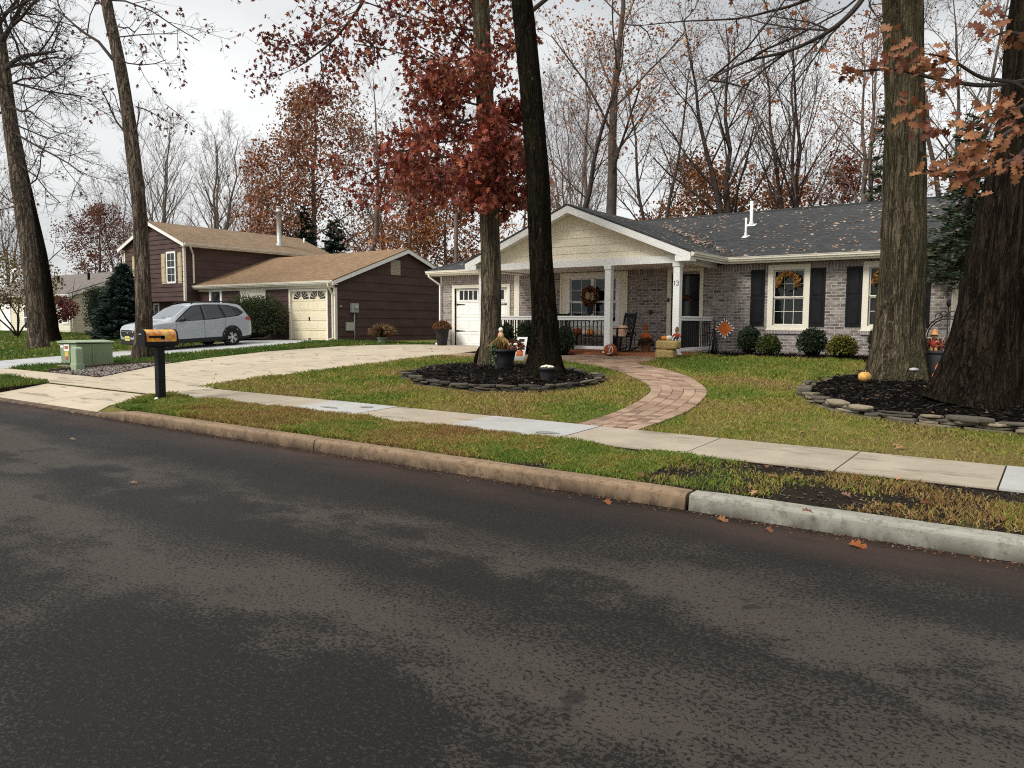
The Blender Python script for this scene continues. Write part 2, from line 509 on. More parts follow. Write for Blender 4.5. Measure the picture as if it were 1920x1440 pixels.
def _asphalt():
    m = NT('asphalt'); p = m.pos(); x = m.xyz(p)
    big = m.noise(m.pos((.5, 1, 1)), .40, 3, .5, .40, .62, .5)
    mid = m.noise(m.pos((.7, 1, 1)), 1.3, 5, .65, .38, .66)
    def lane(c, w): return m.rng(m.math('ABSOLUTE', m.math('SUBTRACT', m.math('ADD', x[1], m.math('MULTIPLY', m.math('SUBTRACT', mid, .5), .7)), c)), 0, w, 1, 0)
    worn = m.math('MAXIMUM', lane(4.15, .75), lane(2.75, .85))
    patch = m.rng(m.math('ADD', m.math('MULTIPLY', worn, .75), m.math('ADD', m.math('MULTIPLY', big, .55), m.math('MULTIPLY', mid, .3))), .44, 1.06)
    spn = m.n('TexNoise', Scale=48.0, Detail=3.0, Roughness=.68, Distortion=.5); m.nt.links.new(m.pos((.85, 1, 1)), spn.inputs['Vector'])
    sp = m.rng(m.math('SUBTRACT', spn.outputs[0], m.math('MULTIPLY', m.math('SUBTRACT', 1.0, patch), .17)), .385, .42)
    fine = m.noise(p, 110, 3, .75, .35, .65)
    lite = m.mix(fine, (.070, .060, .051), (.040, .034, .029))
    base = m.mix(fine, (.019, .0175, .0175), (.009, .0085, .0085))
    c = m.mix(m.rng(patch, 0, 1, .35, 1), base, lite)
    c = m.mix(m.math('MULTIPLY', m.math('SUBTRACT', 1.0, sp), m.rng(patch, 0, 1, .8, .95)), c, m.mix(fine, (.012, .011, .011), (.005, .005, .005)))
    pit = m.noise(m.pos((1, 1.2, 1)), 2.6, 3, .5, .66, .70)
    c = m.mix(m.math('MULTIPLY', pit, .7), c, base)
    gray = m.noise(m.pos((.6, 1, 1)), .8, 4, .6, .5, .75)
    c = m.mix(m.math('MULTIPLY', gray, .2), c, (.028, .025, .026))
    red = m.math('MULTIPLY', m.rng(x[1], 5.3, 6.15, 0, 1), m.noise(m.pos((.35, 1, 1)), 1.2, 6, .7, .32, .7))
    c = m.mix(m.math('MULTIPLY', red, .7), c, (.10, .055, .040))
    gut = m.math('MULTIPLY', m.rng(x[1], 5.93, 6.12, 0, 1), m.noise(m.pos((.5, 1, 1)), 5, 6, .7, .25, .6))
    c = m.mix(m.math('MULTIPLY', gut, .9), c, (.014, .009, .007))
    hgt = m.math('ADD', m.math('MULTIPLY', sp, 1.0), m.math('MULTIPLY', fine, .45))
    m.bump(hgt, .55, .008)
    return m.fin(c, m.rng(big, 0, 1, .50, .70), .13)
MAT['asphalt'] = _asphalt()


def _lawn(name, green, yellow, straw, dirt, dfrac):
    m = NT(name); p = m.pos()
    a = m.noise(p, .55, 5, .6, .38, .66); b = m.noise(p, 2.3, 6, .65, .38, .66); d = m.noise(p, .9, 6, .7, dfrac, dfrac + .1)
    f = m.noise(m.pos((1, 1, .5)), 45, 4, .7, .25, .75)
    c = m.mix(a, green, yellow)
    c = m.mix(m.math('MULTIPLY', b, .55), c, straw)
    c = m.mix(m.math('MULTIPLY', f, .6), c, tuple(v * .35 for v in green))
    c = m.mix(d, c, m.mix(f, dirt, tuple(v * .5 for v in dirt)))
    m.bump(f, .8, .03)
    return m.fin(c, .9, .15)
MAT['lawn'] = _lawn('lawn', (.15, .16, .03), (.27, .24, .06), (.28, .22, .08), (.05, .035, .023), .54)
MAT['verge'] = _lawn('verge_soil', (.085, .105, .022), (.17, .155, .05), (.17, .12, .06), (.028, .019, .013), .36)
MAT['mulch'] = pm('mulch', (.011, .008, .0065), (.004, .0032, .0028), 30, detail=6, spec=.03, rough=.95, bump=1.0, bscale=45, bdist=.05)
MAT['soil'] = pm('soil', (.028, .020, .014), (.012, .009, .007), 12, rough=.95, bump=1, bscale=30, bdist=.04)
MAT['joint'] = pm('paver_joint', (.045, .03, .022), (.03, .02, .015), 20, rough=.95)
MAT['paver'] = attr_mat('paver', .85, .25, 0, .35, 22)


def _bark(name, c1, c2, moss=None, sx=1.0, lichen=.0):
    m = NT(name)
    p = m.pos((1, 1, .11), True)
    def ridge(scale, det):
        t = m.n('TexNoise', Scale=scale * sx, Detail=det, Roughness=.55, Distortion=.35); m.nt.links.new(p, t.inputs['Vector'])
        return m.rng(m.math('ABSOLUTE', m.math('SUBTRACT', t.outputs[0], .5)), .004, .07)
    r1 = ridge(7.5, 4); r2 = ridge(17, 3)
    cr = m.math('MULTIPLY', r1, m.rng(r2, 0, 1, .45, 1))
    n1 = m.noise(m.pos((1, 1, .3), True), 30 * sx, 5, .7, .3, .7)
    n2 = m.noise(m.pos((1, 1, .6), True), 1.6, 5, .65, .42, .64)
    c = m.mix(n1, c1, c2)
    c = m.mix(m.math('MULTIPLY', m.math('SUBTRACT', 1.0, cr), .92), c, tuple(x * .22 for x in c1))
    if moss: c = m.mix(m.math('MULTIPLY', n2, .6), c, moss)
    if lichen:
        l = m.noise(m.pos((1, 1, .6), True), 20, 5, .7, .60, .66)
        c = m.mix(m.math('MULTIPLY', l, lichen), c, (.40, .36, .25))
    m.bump(m.math('ADD', cr, m.math('MULTIPLY', n1, .4)), 1.0, .05)
    return m.fin(c, .95, .04)
MAT['barkgrey'] = _bark('grey_oak_bark', (.10, .08, .06), (.25, .195, .14), (.09, .085, .045), 1.0, .35)
MAT['barkdark'] = _bark('dark_wet_bark', (.008, .006, .005), (.026, .018, .013), (.017, .016, .008), 1.15, .12)
MAT['barkmoss'] = _bark('mossy_bark', (.082, .068, .048), (.185, .148, .10), (.085, .08, .042), 1.0, .35)
MAT['barkred'] = _bark('red_dark_bark', (.013, .010, .008), (.043, .031, .023), (.026, .021, .012), 1.0, .08)
MAT['barkleft'] = _bark('brown_grey_bark', (.10, .08, .064), (.27, .215, .165), None, 1.0, .5)
MAT['twig'] = pm('twig_bark', (.11, .088, .078), (.175, .14, .12), 4, rough=.9)
MAT['twigdark'] = pm('dark_twig_bark', (.030, .023, .021), (.055, .042, .036), 4, rough=.9)
MAT['twiggrey'] = pm('grey_branch_bark', (.105, .088, .075), (.058, .047, .042), 3, rough=.9, stretch=(2, 2, .7))
# ================================================================== GROUND
def clip_band(poly, y0, y1):
    def half(P, c, keep):
        out = []
        n = len(P)
        for i in range(n):
            a, b = P[i], P[(i + 1) % n]
            ka, kb = keep(a[1] - c), keep(b[1] - c)
            if ka: out.append(a)
            if ka != kb:
                t = (c - a[1]) / (b[1] - a[1])
                out.append((a[0] + t * (b[0] - a[0]), c))
        return out
    P = half(poly, y0, lambda d: d >= 0)
    if len(P) < 3: return []
    P = half(P, y1, lambda d: d <= 0)
    return P if len(P) >= 3 else []


def sheet(name, poly, dz, mat, step=.5, hfn=None, skirt=0.0, build=True, mb=None, mi=0):
    hfn = hfn or H
    mb = mb or MB()
    ys = [p[1] for p in poly]
    lo, hi = min(ys), max(ys)
    cuts = sorted(set([lo, hi] + [k for k in KY if lo < k < hi] + [lo + i * step for i in range(1, int((hi - lo) / step) + 1) if lo + i * step < hi]))
    for a, b in zip(cuts[:-1], cuts[1:]):
        if b - a < 1e-4: continue
        P = clip_band(poly, a, b)
        Q = []
        for p in P:
            if not Q or math.dist(p, Q[-1]) > 1e-4: Q.append(p)
        if len(Q) > 2 and math.dist(Q[0], Q[-1]) < 1e-4: Q.pop()
        if len(Q) < 3: continue
        mb.add([(x, y, hfn(y) + dz) for x, y in Q], [tuple(range(len(Q)))], mi)
    if skirt:
        n = len(poly)
        for i in range(n):
            a, b = poly[i], poly[(i + 1) % n]
            k = max(1, int(math.dist(a, b) / .5))
            for j in range(k):
                p = [a[0] + (b[0] - a[0]) * j / k, a[1] + (b[1] - a[1]) * j / k]; q = [a[0] + (b[0] - a[0]) * (j + 1) / k, a[1] + (b[1] - a[1]) * (j + 1) / k]
                zp, zq = hfn(p[1]) + dz, hfn(q[1]) + dz
                mb.add([(p[0], p[1], zp), (q[0], q[1], zq), (q[0], q[1], zq - skirt), (p[0], p[1], zp - skirt)], [(0, 1, 2, 3)], mi)
    if not build: return mb
    o = mb.build(name, mat, recalc=False)
    return tag(o, kind='structure')


def smooth_poly(pts, sub=4, closed=True):
    n = len(pts); out = []
    for i in range(n if closed else n - 1):
        p0 = pts[(i - 1) % n] if closed or i > 0 else pts[i]
        p1 = pts[i]; p2 = pts[(i + 1) % n]
        p3 = pts[(i + 2) % n] if closed or i + 2 < n else pts[i + 1]
        for k in range(sub):
            t = k / sub
            out.append(tuple(.5 * ((2 * b) + (-a + c) * t + (2 * a - 5 * b + 4 * c - d) * t * t + (-a + 3 * b - 3 * c + d) * t ** 3) for a, b, c, d in zip(p0, p1, p2, p3)))
    if not closed: out.append(tuple(pts[-1]))
    return out


def inside(poly, x, y):
    r = False; n = len(poly); j = n - 1
    for i in range(n):
        xi, yi = poly[i]; xj, yj = poly[j]
        if (yi > y) != (yj > y) and x < (xj - xi) * (y - yi) / (yj - yi) + xi: r = not r
        j = i
    return r


def inside_np(poly, X, Y):
    r = np.zeros(len(X), bool); n = len(poly); j = n - 1
    for i in range(n):
        xi, yi = poly[i]; xj, yj = poly[j]
        if yi != yj:
            c = ((yi > Y) != (yj > Y)) & (X < (xj - xi) * (Y - yi) / (yj - yi) + xi)
            r ^= c
        j = i
    return r


# ---- one sheet of lawn out to the horizon, stepped in depth
g = MB()
gy = [-60, 6.34 - .04, 6.34, 7.0, 7.75, 8.95, 10, 11, 12, 13, 14, 15, 16, 17, 18, 19.5, 20.5, 40, 100, 300, 900]
gx = [-900, -300, -100, -60] + list(range(-50, 20, 5)) + [20, 60, 150, 600]
gz = lambda y: -.08 if y < 7.74 else H(y)
V = [(x, y, gz(y)) for y in gy for x in gx]
nx = len(gx)
g.add(V, [(j * nx + i, j * nx + i + 1, (j + 1) * nx + i + 1, (j + 1) * nx + i) for j in range(len(gy) - 1) for i in range(nx - 1)])
tag(g.build('lawn', MAT['lawn'], recalc=False), kind='structure')

# ---- road
g = MB()
rx = [-200, -60, -30, -15, -5, 5, 15, 60, 200]
for a, b in zip(rx[:-1], rx[1:]):
    g.add([(a, -5.5, 0), (b, -5.5, 0), (b, 6.19, 0), (a, 6.19, 0)], [(0, 1, 2, 3)])
tag(g.build('road', MAT['asphalt'], recalc=False), kind='structure')

# ---- kerb: swept profile; low across the driveways
def kerb(name, runs, mat):
    mb = MB()
    for x0, x1, h0, h1 in runs:
        def ring(x, h):
            h = max(h, .02); r = min(.035, h * .5)
            return [(x, 6.175, -.05), (x, 6.19, h - r), (x, 6.20, h - r * .35), (x, 6.225, h - .003), (x, 6.26, h), (x, 6.36, h + .002), (x, 6.36, -.05)]
        k = max(1, int(abs(x1 - x0) / .25)); V = []
        for i in range(k + 1):
            t = i / k
            x = x0 + (x1 - x0) * t
            h = h0 + (h1 - h0) * t
            e = .006 if i in (0, k) else 0
            V += [(a, b + (noise.noise((x * 1.7, 3, 0)) * .006), c - (e if c > 0 else 0) + noise.noise((x * 2.1, 0, 5)) * .004) for a, b, c in ring(x, h)]
        F = [(i * 7 + j, i * 7 + j + 1, i * 7 + 7 + j + 1, i * 7 + 7 + j) for i in range(k) for j in range(6)]
        F += [tuple(range(7)), tuple(range(k * 7, k * 7 + 7))]
        mb.add(V, F, 0, False)
    o = mb.build(name, mat)
    return tag(o, kind='structure')

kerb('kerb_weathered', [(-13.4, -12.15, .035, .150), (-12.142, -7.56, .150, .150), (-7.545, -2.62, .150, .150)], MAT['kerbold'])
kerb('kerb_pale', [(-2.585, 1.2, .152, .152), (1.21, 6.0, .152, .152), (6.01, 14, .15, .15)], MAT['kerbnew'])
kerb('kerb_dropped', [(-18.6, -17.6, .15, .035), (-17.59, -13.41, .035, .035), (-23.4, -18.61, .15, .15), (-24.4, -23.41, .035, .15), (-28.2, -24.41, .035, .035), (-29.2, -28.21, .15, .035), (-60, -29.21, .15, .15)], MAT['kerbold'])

# ---- verge strips of soil and grass between kerb and pavement
def hv(y): return float(np.interp(y, [6.3, 6.36, 7.0, 7.8], [.135, .146, .172, .19]))
VERGE = [(-13.55, 7.78), (-13.45, 6.9), (-13.0, 6.42), (-12.4, 6.355), (16, 6.355), (16, 7.78)]
sheet('verge', VERGE, 0, MAT['verge'], hfn=hv, skirt=.2)
VERGE2 = [(-23.3, 6.355), (-18.2, 6.355), (-18.35, 7.0), (-18.6, 7.78), (-23.6, 7.78)]
VERGE3 = [(-60, 6.355), (-29.0, 6.355), (-28.2, 7.78), (-60, 7.78)]
rm_ = MB(); A1 = [(-13.55, 7.78), (-13.45, 6.9), (-13.0, 6.42), (-12.4, 6.36)]; A2 = [(-14.0, 7.74), (-13.95, 6.8), (-13.5, 6.37), (-12.9, 6.365)]
rm_.add([(x, y, hv(y) + .002) for x, y in A1] + [(x, y, float(np.interp(y, [6.2, 6.36, 7.8], [.03, .04, .186])) - .004) for x, y in A2], [(i, i + 1, 5 + i, 4 + i) for i in range(3)])
tag(rm_.build('verge', MAT['lawn'], recalc=False), kind='structure')
sheet('verge', VERGE2, 0, MAT['verge'], hfn=hv, skirt=.2)
sheet('verge', VERGE3, 0, MAT['verge'], hfn=hv)

# ---- pavement slabs
def slab(name, x0, x1, mat, y0=7.76, y1=8.87, gap=.008):
    poly = [(x0 + gap, y0), (x1 - gap, y0), (x1 - gap, y1), (x0 + gap, y1)]
    return sheet(name, poly, .022, mat, step=3, skirt=.06)
sl = MB()
edges = [-13.95, -12.6, -11.1, -10.25, -8.72, -6.8, -4.98, -3.32, -1.76, -.42, 1.1, 2.6, 4.1, 5.6, 7.1, 8.6]
new = {3, 5, 9}
old_mb, new_mb = MB(), MB()
for i, (a, b) in enumerate(zip(edges[:-1], edges[1:])):
    sheet('', [(a + .008, 7.76), (b - .008, 7.76), (b - .008, 8.87), (a + .008, 8.87)], .022 + (.004 if i in new else 0), None, step=3, skirt=.06, build=False, mb=new_mb if i in new else old_mb)
tag(old_mb.build('pavement_old', MAT['conc'], recalc=False), kind='structure')
tag(new_mb.build('pavement_new', MAT['concnew'], recalc=False), kind='structure')
pl = MB()
e2 = [-60, -45, -36, -30, -28.2]
for a, b in zip(e2[:-1], e2[1:]):
    sheet('', [(a + .01, 7.76), (b - .01, 7.76), (b - .01, 8.9), (a + .01, 8.9)], .022, None, step=3, skirt=.05, build=False, mb=pl)
e2 = [-23.9, -22.2, -20.4, -18.6, -17.0, -15.4, -13.97]
for a, b in zip(e2[:-1], e2[1:]):
    sheet('', [(a + .006, 7.76), (b - .006, 7.76), (b - .006, 8.92), (a + .006, 8.92)], .022, None, step=3, skirt=.05, build=False, mb=pl)
tag(pl.build('pavement_crossing', MAT['concdrive'], recalc=False), kind='structure')

# ---- dark spots patched in the new slabs
sp = MB()
for x, y, rx_, ry_ in [(-9.1, 8.55, .13, .1), (-9.6, 8.2, .2, .07), (-8.95, 7.95, .15, .06), (-5.3, 8.05, .17, .1), (-5.75, 7.85, .16, .05), (-5.15, 7.83, .12, .05), (-6.45, 7.86, .2, .06)]:
    sp.add([(x + rx_ * math.cos(t) * (1 + .2 * math.sin(3 * t + x)), y + ry_ * math.sin(t), H(y) + .0300) for t in np.linspace(0, 2 * PI, 14, False)], [tuple(range(14))])
tag(sp.build('pavement_stain', pm('dark_stain', (.26, .27, .26), (.18, .18, .17), 20, rough=.9), recalc=False), kind='structure')

# ---- driveways
DRIVE = [(-18.35, 20.93), (-15.0, 20.93), (-14.9, 18.3), (-14.82, 15.15), (-14.79, 12.34), (-14.72, 9.87), (-14.0, 8.93), (-18.75, 8.93), (-19.6, 10.1), (-20.7, 11.7), (-21.3, 13.4), (-21.75, 15.8), (-21.2, 18.5), (-19.2, 20.6)]
d_mb = MB()
YJ = [8.93, 11.9, 14.9, 17.9, 20.93]
for a, b in zip(YJ[:-1], YJ[1:]):
    P = clip_band(DRIVE, a + .008, b - .008)
    XM = -17.2
    for side in (0, 1):
        Q = [(y, x) for x, y in P]
        Q = clip_band(Q, -40 if side == 0 else XM + .006, XM - .006 if side == 0 else 0)
        if len(Q) > 2: sheet('', [(x, y) for y, x in Q], .014, None, step=.6, skirt=.04, build=False, mb=d_mb)
tag(d_mb.build('driveway', MAT['concdrive'], recalc=False), kind='structure')
j = MB(); sheet('', DRIVE, .005, None, build=False, mb=j)
sheet('', [(-24, 7.725), (8.6, 7.725), (8.6, 8.93), (-24, 8.93)], .006, None, build=False, mb=j)
tag(j.build('driveway_joint', MAT['joint'], recalc=False), kind='structure')
def hap(y): return float(np.interp(y, [6.2, 6.36, 7.8], [.03, .04, .186]))
ap = MB()
for P in ([(-18.9, 6.35), (-15.72, 6.35), (-15.78, 7.745), (-19.2, 7.745)], [(-15.70, 6.35), (-12.3, 6.35), (-12.6, 7.0), (-13.2, 7.745), (-15.76, 7.745)]):
    sheet('', P, .0, None, hfn=hap, step=.3, build=False, mb=ap)
sheet('', [(-28.3, 6.35), (-24.3, 6.35), (-23.8, 7.745), (-28.3, 7.745)], 0, None, hfn=hap, step=.3, build=False, mb=ap)
tag(ap.build('driveway_apron', MAT['concdrive'], recalc=False), kind='structure')
BDRIVE = [(-28.15, 7.78), (-23.95, 7.78), (-24.1, 9.3), (-24.35, 12), (-23.9, 16.5), (-24.7, 21.3), (-28.4, 21.3), (-27.6, 16), (-27.5, 10.1)]
sheet('driveway_neighbour', BDRIVE, .016, MAT['concgrey'], skirt=.03)

# ---- brick paver path
PL = [(-5.34, 8.88), (-5.33, 9.62), (-5.44, 10.53), (-5.69, 11.63), (-6.05, 12.59), (-6.65, 13.5), (-7.63, 14.6), (-8.6, 15.5)]
PR = [(-4.42, 8.88), (-4.42, 9.7), (-4.46, 10.49), (-4.62, 11.33), (-4.92, 12.43), (-5.3, 13.25), (-6.16, 14.6), (-7.34, 15.9)]
pave = MB()
PC = [(.37, .255, .175), (.32, .205, .14), (.42, .30, .215), (.25, .16, .115), (.36, .24, .17), (.40, .285, .21)]
def pcol():
    c = random.choice(PC); k = random.uniform(.82, 1.12)
    return tuple(v * k for v in c)
def paver(poly, top=.034):
    cx = sum(p[0] for p in poly) / len(poly); cy = sum(p[1] for p in poly) / len(poly)
    q = []
    for x, y in poly:
        d = math.hypot(x - cx, y - cy); k = max(0, 1 - .007 / max(d, 1e-6))
        q.append((cx + (x - cx) * k, cy + (y - cy) * k))
    dz = random.uniform(-.003, .003); n = len(q)
    V = [(x, y, H(y) + top + dz) for x, y in q] + [(x, y, H(y) - .01) for x, y in q]
    pave.add(V, [tuple(range(n))] + [(i, (i + 1) % n, n + (i + 1) % n, n + i) for i in range(n)], 0, False, pcol())
LS = smooth_poly(PL, 12, False); RS = smooth_poly(PR, 12, False)
nst = min(len(LS), len(RS))
def along(Pts, t):
    f = t * (len(Pts) - 1); i = min(int(f), len(Pts) - 2); k = f - i
    return (Pts[i][0] + (Pts[i + 1][0] - Pts[i][0]) * k, Pts[i][1] + (Pts[i + 1][1] - Pts[i][1]) * k)
NC = 5; NR = 38
for c in range(NC):
    for r_ in range(NR):
        def pt(t, s):
            t = min(max(t, 0), 1); a = along(LS, t); b = along(RS, t)
            return (a[0] + (b[0] - a[0]) * s, a[1] + (b[1] - a[1]) * s)
        t0 = (r_ + (.5 if c % 2 else 0)) / NR; t1 = t0 + 1 / NR; s0 = c / NC; s1 = (c + 1) / NC
        if t0 >= 1: continue
        tm = min((t0 + t1) / 2, 1)
        paver([pt(t0, s0), pt(t0, s1), pt(tm, s1), pt(t1, s1), pt(t1, s0), pt(tm, s0)])
        if r_ == 0 and c % 2: paver([pt(0, s0), pt(0, s1), pt(t0, s1), pt(t0, s0)])
PATIO = [(-8.6, 15.5), (-9.82, 16.25), (-10.9, 16.65), (-12.5, 16.85), (-14.75, 16.7), (-14.75, 17.7), (-12.5, 17.9), (-11.4, 17.95), (-10.95, 18.45), (-8.38, 18.45), (-8.42, 16.7), (-7.34, 15.9)]
yy = 15.2; row = 0
while yy < 18.6:
    xx = -15.2 + (.11 if row % 2 else 0)
    while xx < -7:
        P = [(xx, yy), (xx + .22, yy), (xx + .22, yy + .12), (xx, yy + .12)]
        if all(inside(PATIO, *p) for p in P): paver(P)
        elif inside(PATIO, xx + .11, yy + .06):
            Q = clip_band(PATIO, yy, yy + .12); Q = [(b, a) for a, b in Q]; Q = clip_band(Q, xx, xx + .22) if len(Q) > 2 else []
            if len(Q) > 2: paver([(b, a) for a, b in Q])
        xx += .22
    yy += .12; row += 1
tag(pave.build('path', MAT['paver'], recalc=False), kind='structure')
PATHPOLY = PL + PATIO[1:-1] + PR[::-1]
sheet('path_bed', PATHPOLY, .006, MAT['joint'])
# thin border course of kerb pavers along the patio edge
# ---- mulch beds
def mound(name, poly, height, mat, n=7):
    cx = sum(p[0] for p in poly) / len(poly); cy = sum(p[1] for p in poly) / len(poly)
    V = []; m = len(poly)
    for k in range(n + 1):
        s = 1 - k / n
        for x, y in poly:
            X = cx + (x - cx) * s; Y = cy + (y - cy) * s
            V.append((X, Y, H(Y) + .012 + height * (1 - s ** 3) + (noise.noise((X * 4, Y * 4, 0)) * .03 if k else 0)))
    F = [(k * m + i, k * m + (i + 1) % m, (k + 1) * m + (i + 1) % m, (k + 1) * m + i) for k in range(n) for i in range(m)]
    mb = MB(); mb.add(V, F, 0, True)
    return tag(mb.build(name, mat, recalc=False), kind='structure')
RING1 = smooth_poly([(-12.15, 12.75), (-11.5, 12.0), (-10.3, 11.28), (-8.9, 11.0), (-7.75, 11.4), (-7.3, 12.25), (-7.45, 13.2), (-8.3, 14.15), (-9.5, 14.95), (-11.0, 15.3), (-12.2, 15.1), (-12.6, 14.0)], 5)
RING2 = smooth_poly([(-3.62, 13.6), (-3.2, 12.4), (-2.4, 11.5), (-1.6, 11.1), (-.9, 10.98), (0, 10.95), (1.0, 11.3), (1.5, 12.6), (1.0, 14.5), (-.2, 16.2), (-1.8, 17.2), (-3.0, 17.0), (-3.7, 15.6)], 5)
mound('mulch_bed', RING1, .10, MAT['mulch'])
mound('mulch_bed', RING2, .10, MAT['mulch'])
BED1 = [(-8.1, 19.35), (-6.5, 19.25), (-4.5, 19.2), (-2.1, 19.1), (-2.0, 20.95), (-8.1, 20.95)]
BED2 = [(-14.75, 17.75), (-12.5, 17.95), (-11.45, 18.0), (-11.0, 18.45), (-14.75, 18.45)]
BED3 = [(-14.75, 18.46), (-15.0, 20.9), (-14.95, 20.9), (-14.76, 18.46)]
mound('mulch_bed', smooth_poly(BED1, 3), .06, MAT['mulch'])
mound('mulch_bed', BED2, .05, MAT['mulch'])
BED4 = [(-28.9, 20.0), (-28.6, 18.9), (-31.5, 17.9), (-34.5, 18.5), (-35, 20.3), (-31, 21.3), (-28.9, 21.3)]
mound('mulch_bed', smooth_poly(BED4, 3), .05, MAT['mulch'])
BEDC = [(-51.3, 22.9), (-51.5, 21.9), (-62, 21.9), (-62, 22.9)]
mound('mulch_bed', BEDC, .05, MAT['mulch'])

# ---- gravel wedge by the green cabinet
GRAV = [(-21.6, 9.0), (-18.85, 9.0), (-19.7, 10.15), (-20.75, 11.6), (-21.1, 12.3), (-21.65, 11.2), (-21.75, 9.8)]
gm = MB()
sheet('', GRAV, .012, None, build=False, mb=gm)
cnt = 0
GC = [(.30, .26, .22), (.22, .21, .20), (.36, .33, .29), (.2, .14, .1), (.16, .15, .14)]
gst = MB()
while cnt < 900:
    x, y = random.uniform(-21.8, -18.8), random.uniform(9, 12.3)
    if not inside(GRAV, x, y): continue
    r_ = random.uniform(.018, .042)
    gst.blob((x, y, H(y) + .018), r_, r_ * random.uniform(.7, 1.2), r_ * .6, 5, col=random.choice(GC)); cnt += 1
gs = gst.build('gravel', MAT['stone'], recalc=False); tag(gs, kind='stuff')
tag(gm.build('gravel_bed', MAT['soil'], recalc=False), kind='structure')
ed = MB()
for a, b in (((-21.75, 9.75), (-21.68, 11.2)), ((-21.66, 11.2), (-21.1, 12.4)), ((-21.75, 9.75), (-21.6, 9.0))):
    ed.bar((*a, H(a[1]) + .04), (*b, H(b[1]) + .04), .07, .09)
tag(ed.build('timber_edging', pm('old_timber', (.13, .10, .075), (.07, .05, .035), 9, rough=.9), origin=(-21.7, 9.75, H(9.75))), 'weathered timber strip edging the gravel beside the green cabinet', 'edging')

# ---- loose flat stones stacked round both tree beds: each can be lifted away
def stones(poly, a0, a1, rows, label, group, size, tops):
    """poly index fraction range a0..a1 gets stones"""
    P = [Vector((x, y, 0)) for x, y in poly]; n = len(P)
    L = [0]
    for i in range(n): L.append(L[-1] + (P[(i + 1) % n] - P[i]).length)
    tot = L[-1]
    def at(s):
        s %= tot
        for i in range(n):
            if L[i + 1] >= s:
                k = (s - L[i]) / (L[i + 1] - L[i]); p = P[i].lerp(P[(i + 1) % n], k)
                return p, (P[(i + 1) % n] - P[i]).normalized()
    for r_ in range(rows):
        s = a0 * tot + (r_ % 2) * size * .5
        while s < a1 * tot:
            l = random.uniform(size * .6, size * 1.6); h = random.uniform(.020, .042); w = random.uniform(.14, .26)
            if r_ == rows - 1 and random.random() < tops: h *= 1.35; w *= 1.2
            p, t = at(s + l / 2)
            nrm = Vector((t.y, -t.x, 0))
            z = H(p.y) + r_ * .036
            bm = MB()
            k = 8; V = []; skew = random.uniform(-.25, .25); yaw = random.uniform(-.14, .14)
            t2 = (t * math.cos(yaw) + nrm * math.sin(yaw)); n2 = Vector((t2.y, -t2.x, 0))
            jit = [random.uniform(.72, 1.12) for _ in range(k)]; tilt = random.uniform(-.05, .05); tlt = random.uniform(-.06, .06)
            inset = random.uniform(-.025, .025)
            for lev, sc_ in ((0, .95), (.35, 1.0), (.93, 1.0), (1, .96)):
                for i in range(k):
                    a = 2 * PI * (i + .5) / k + .25 * (jit[(i + 3) % k] - .9)
                    ca, sa = math.cos(a), math.sin(a)
                    m_ = max(abs(ca), abs(sa) * 1.02); ca /= m_ ** .8; sa /= m_ ** .8
                    u1 = ca * l * .5 * jit[i] * sc_; v1 = sa * w * .5 * jit[(i * 3) % k] * sc_
                    q = p + t2 * (u1 + skew * v1) + n2 * (v1 + inset) + nrm * (.03 if r_ == 0 else .0)
                    V.append((q.x, q.y, z + lev * h + tilt * u1 + tlt * v1 + noise.noise((q.x * 9, q.y * 9, r_)) * .008))
            F = [(j * k + i, j * k + (i + 1) % k, (j + 1) * k + (i + 1) % k, (j + 1) * k + i) for j in range(3) for i in range(k)]
            F += [tuple(range(k))[::-1], tuple(range(3 * k, 4 * k))]
            c = random.choice([(.07, .065, .052), (.10, .09, .068), (.042, .04, .036), (.14, .12, .09), (.055, .055, .045)] if tops < .5 else [(.25, .21, .15), (.15, .13, .10), (.34, .285, .20), (.11, .10, .08), (.2, .18, .13)])
            kk = random.uniform(.65, 1.15); bm.add(V, F, 0, False, tuple(v * kk for v in c))
            o = bm.build('edging_stone', MAT['stone'], origin=(p.x, p.y, z))
            tag(o, label, 'stone', group)
            s += l + random.uniform(.0, .03)
stones(RING1, 0, .52, 4, 'flat dark grey stone stacked in the low ring around the two-trunk mulch bed', 'stones ringing the two-trunk bed', .36, .2)
stones(RING1, .52, 1, 2, 'flat dark grey stone stacked in the low ring around the two-trunk mulch bed', 'stones ringing the two-trunk bed', .46, .2)
stones(RING2, -.04, .44, 4, 'rough tan flagstone edging the mulch bed under the two big right-hand trunks', 'flagstones edging the right-hand bed', .36, .6)
stones(RING2, .80, .95, 1, 'rough tan flagstone edging the mulch bed under the two big right-hand trunks', 'flagstones edging the right-hand bed', .42, .6)

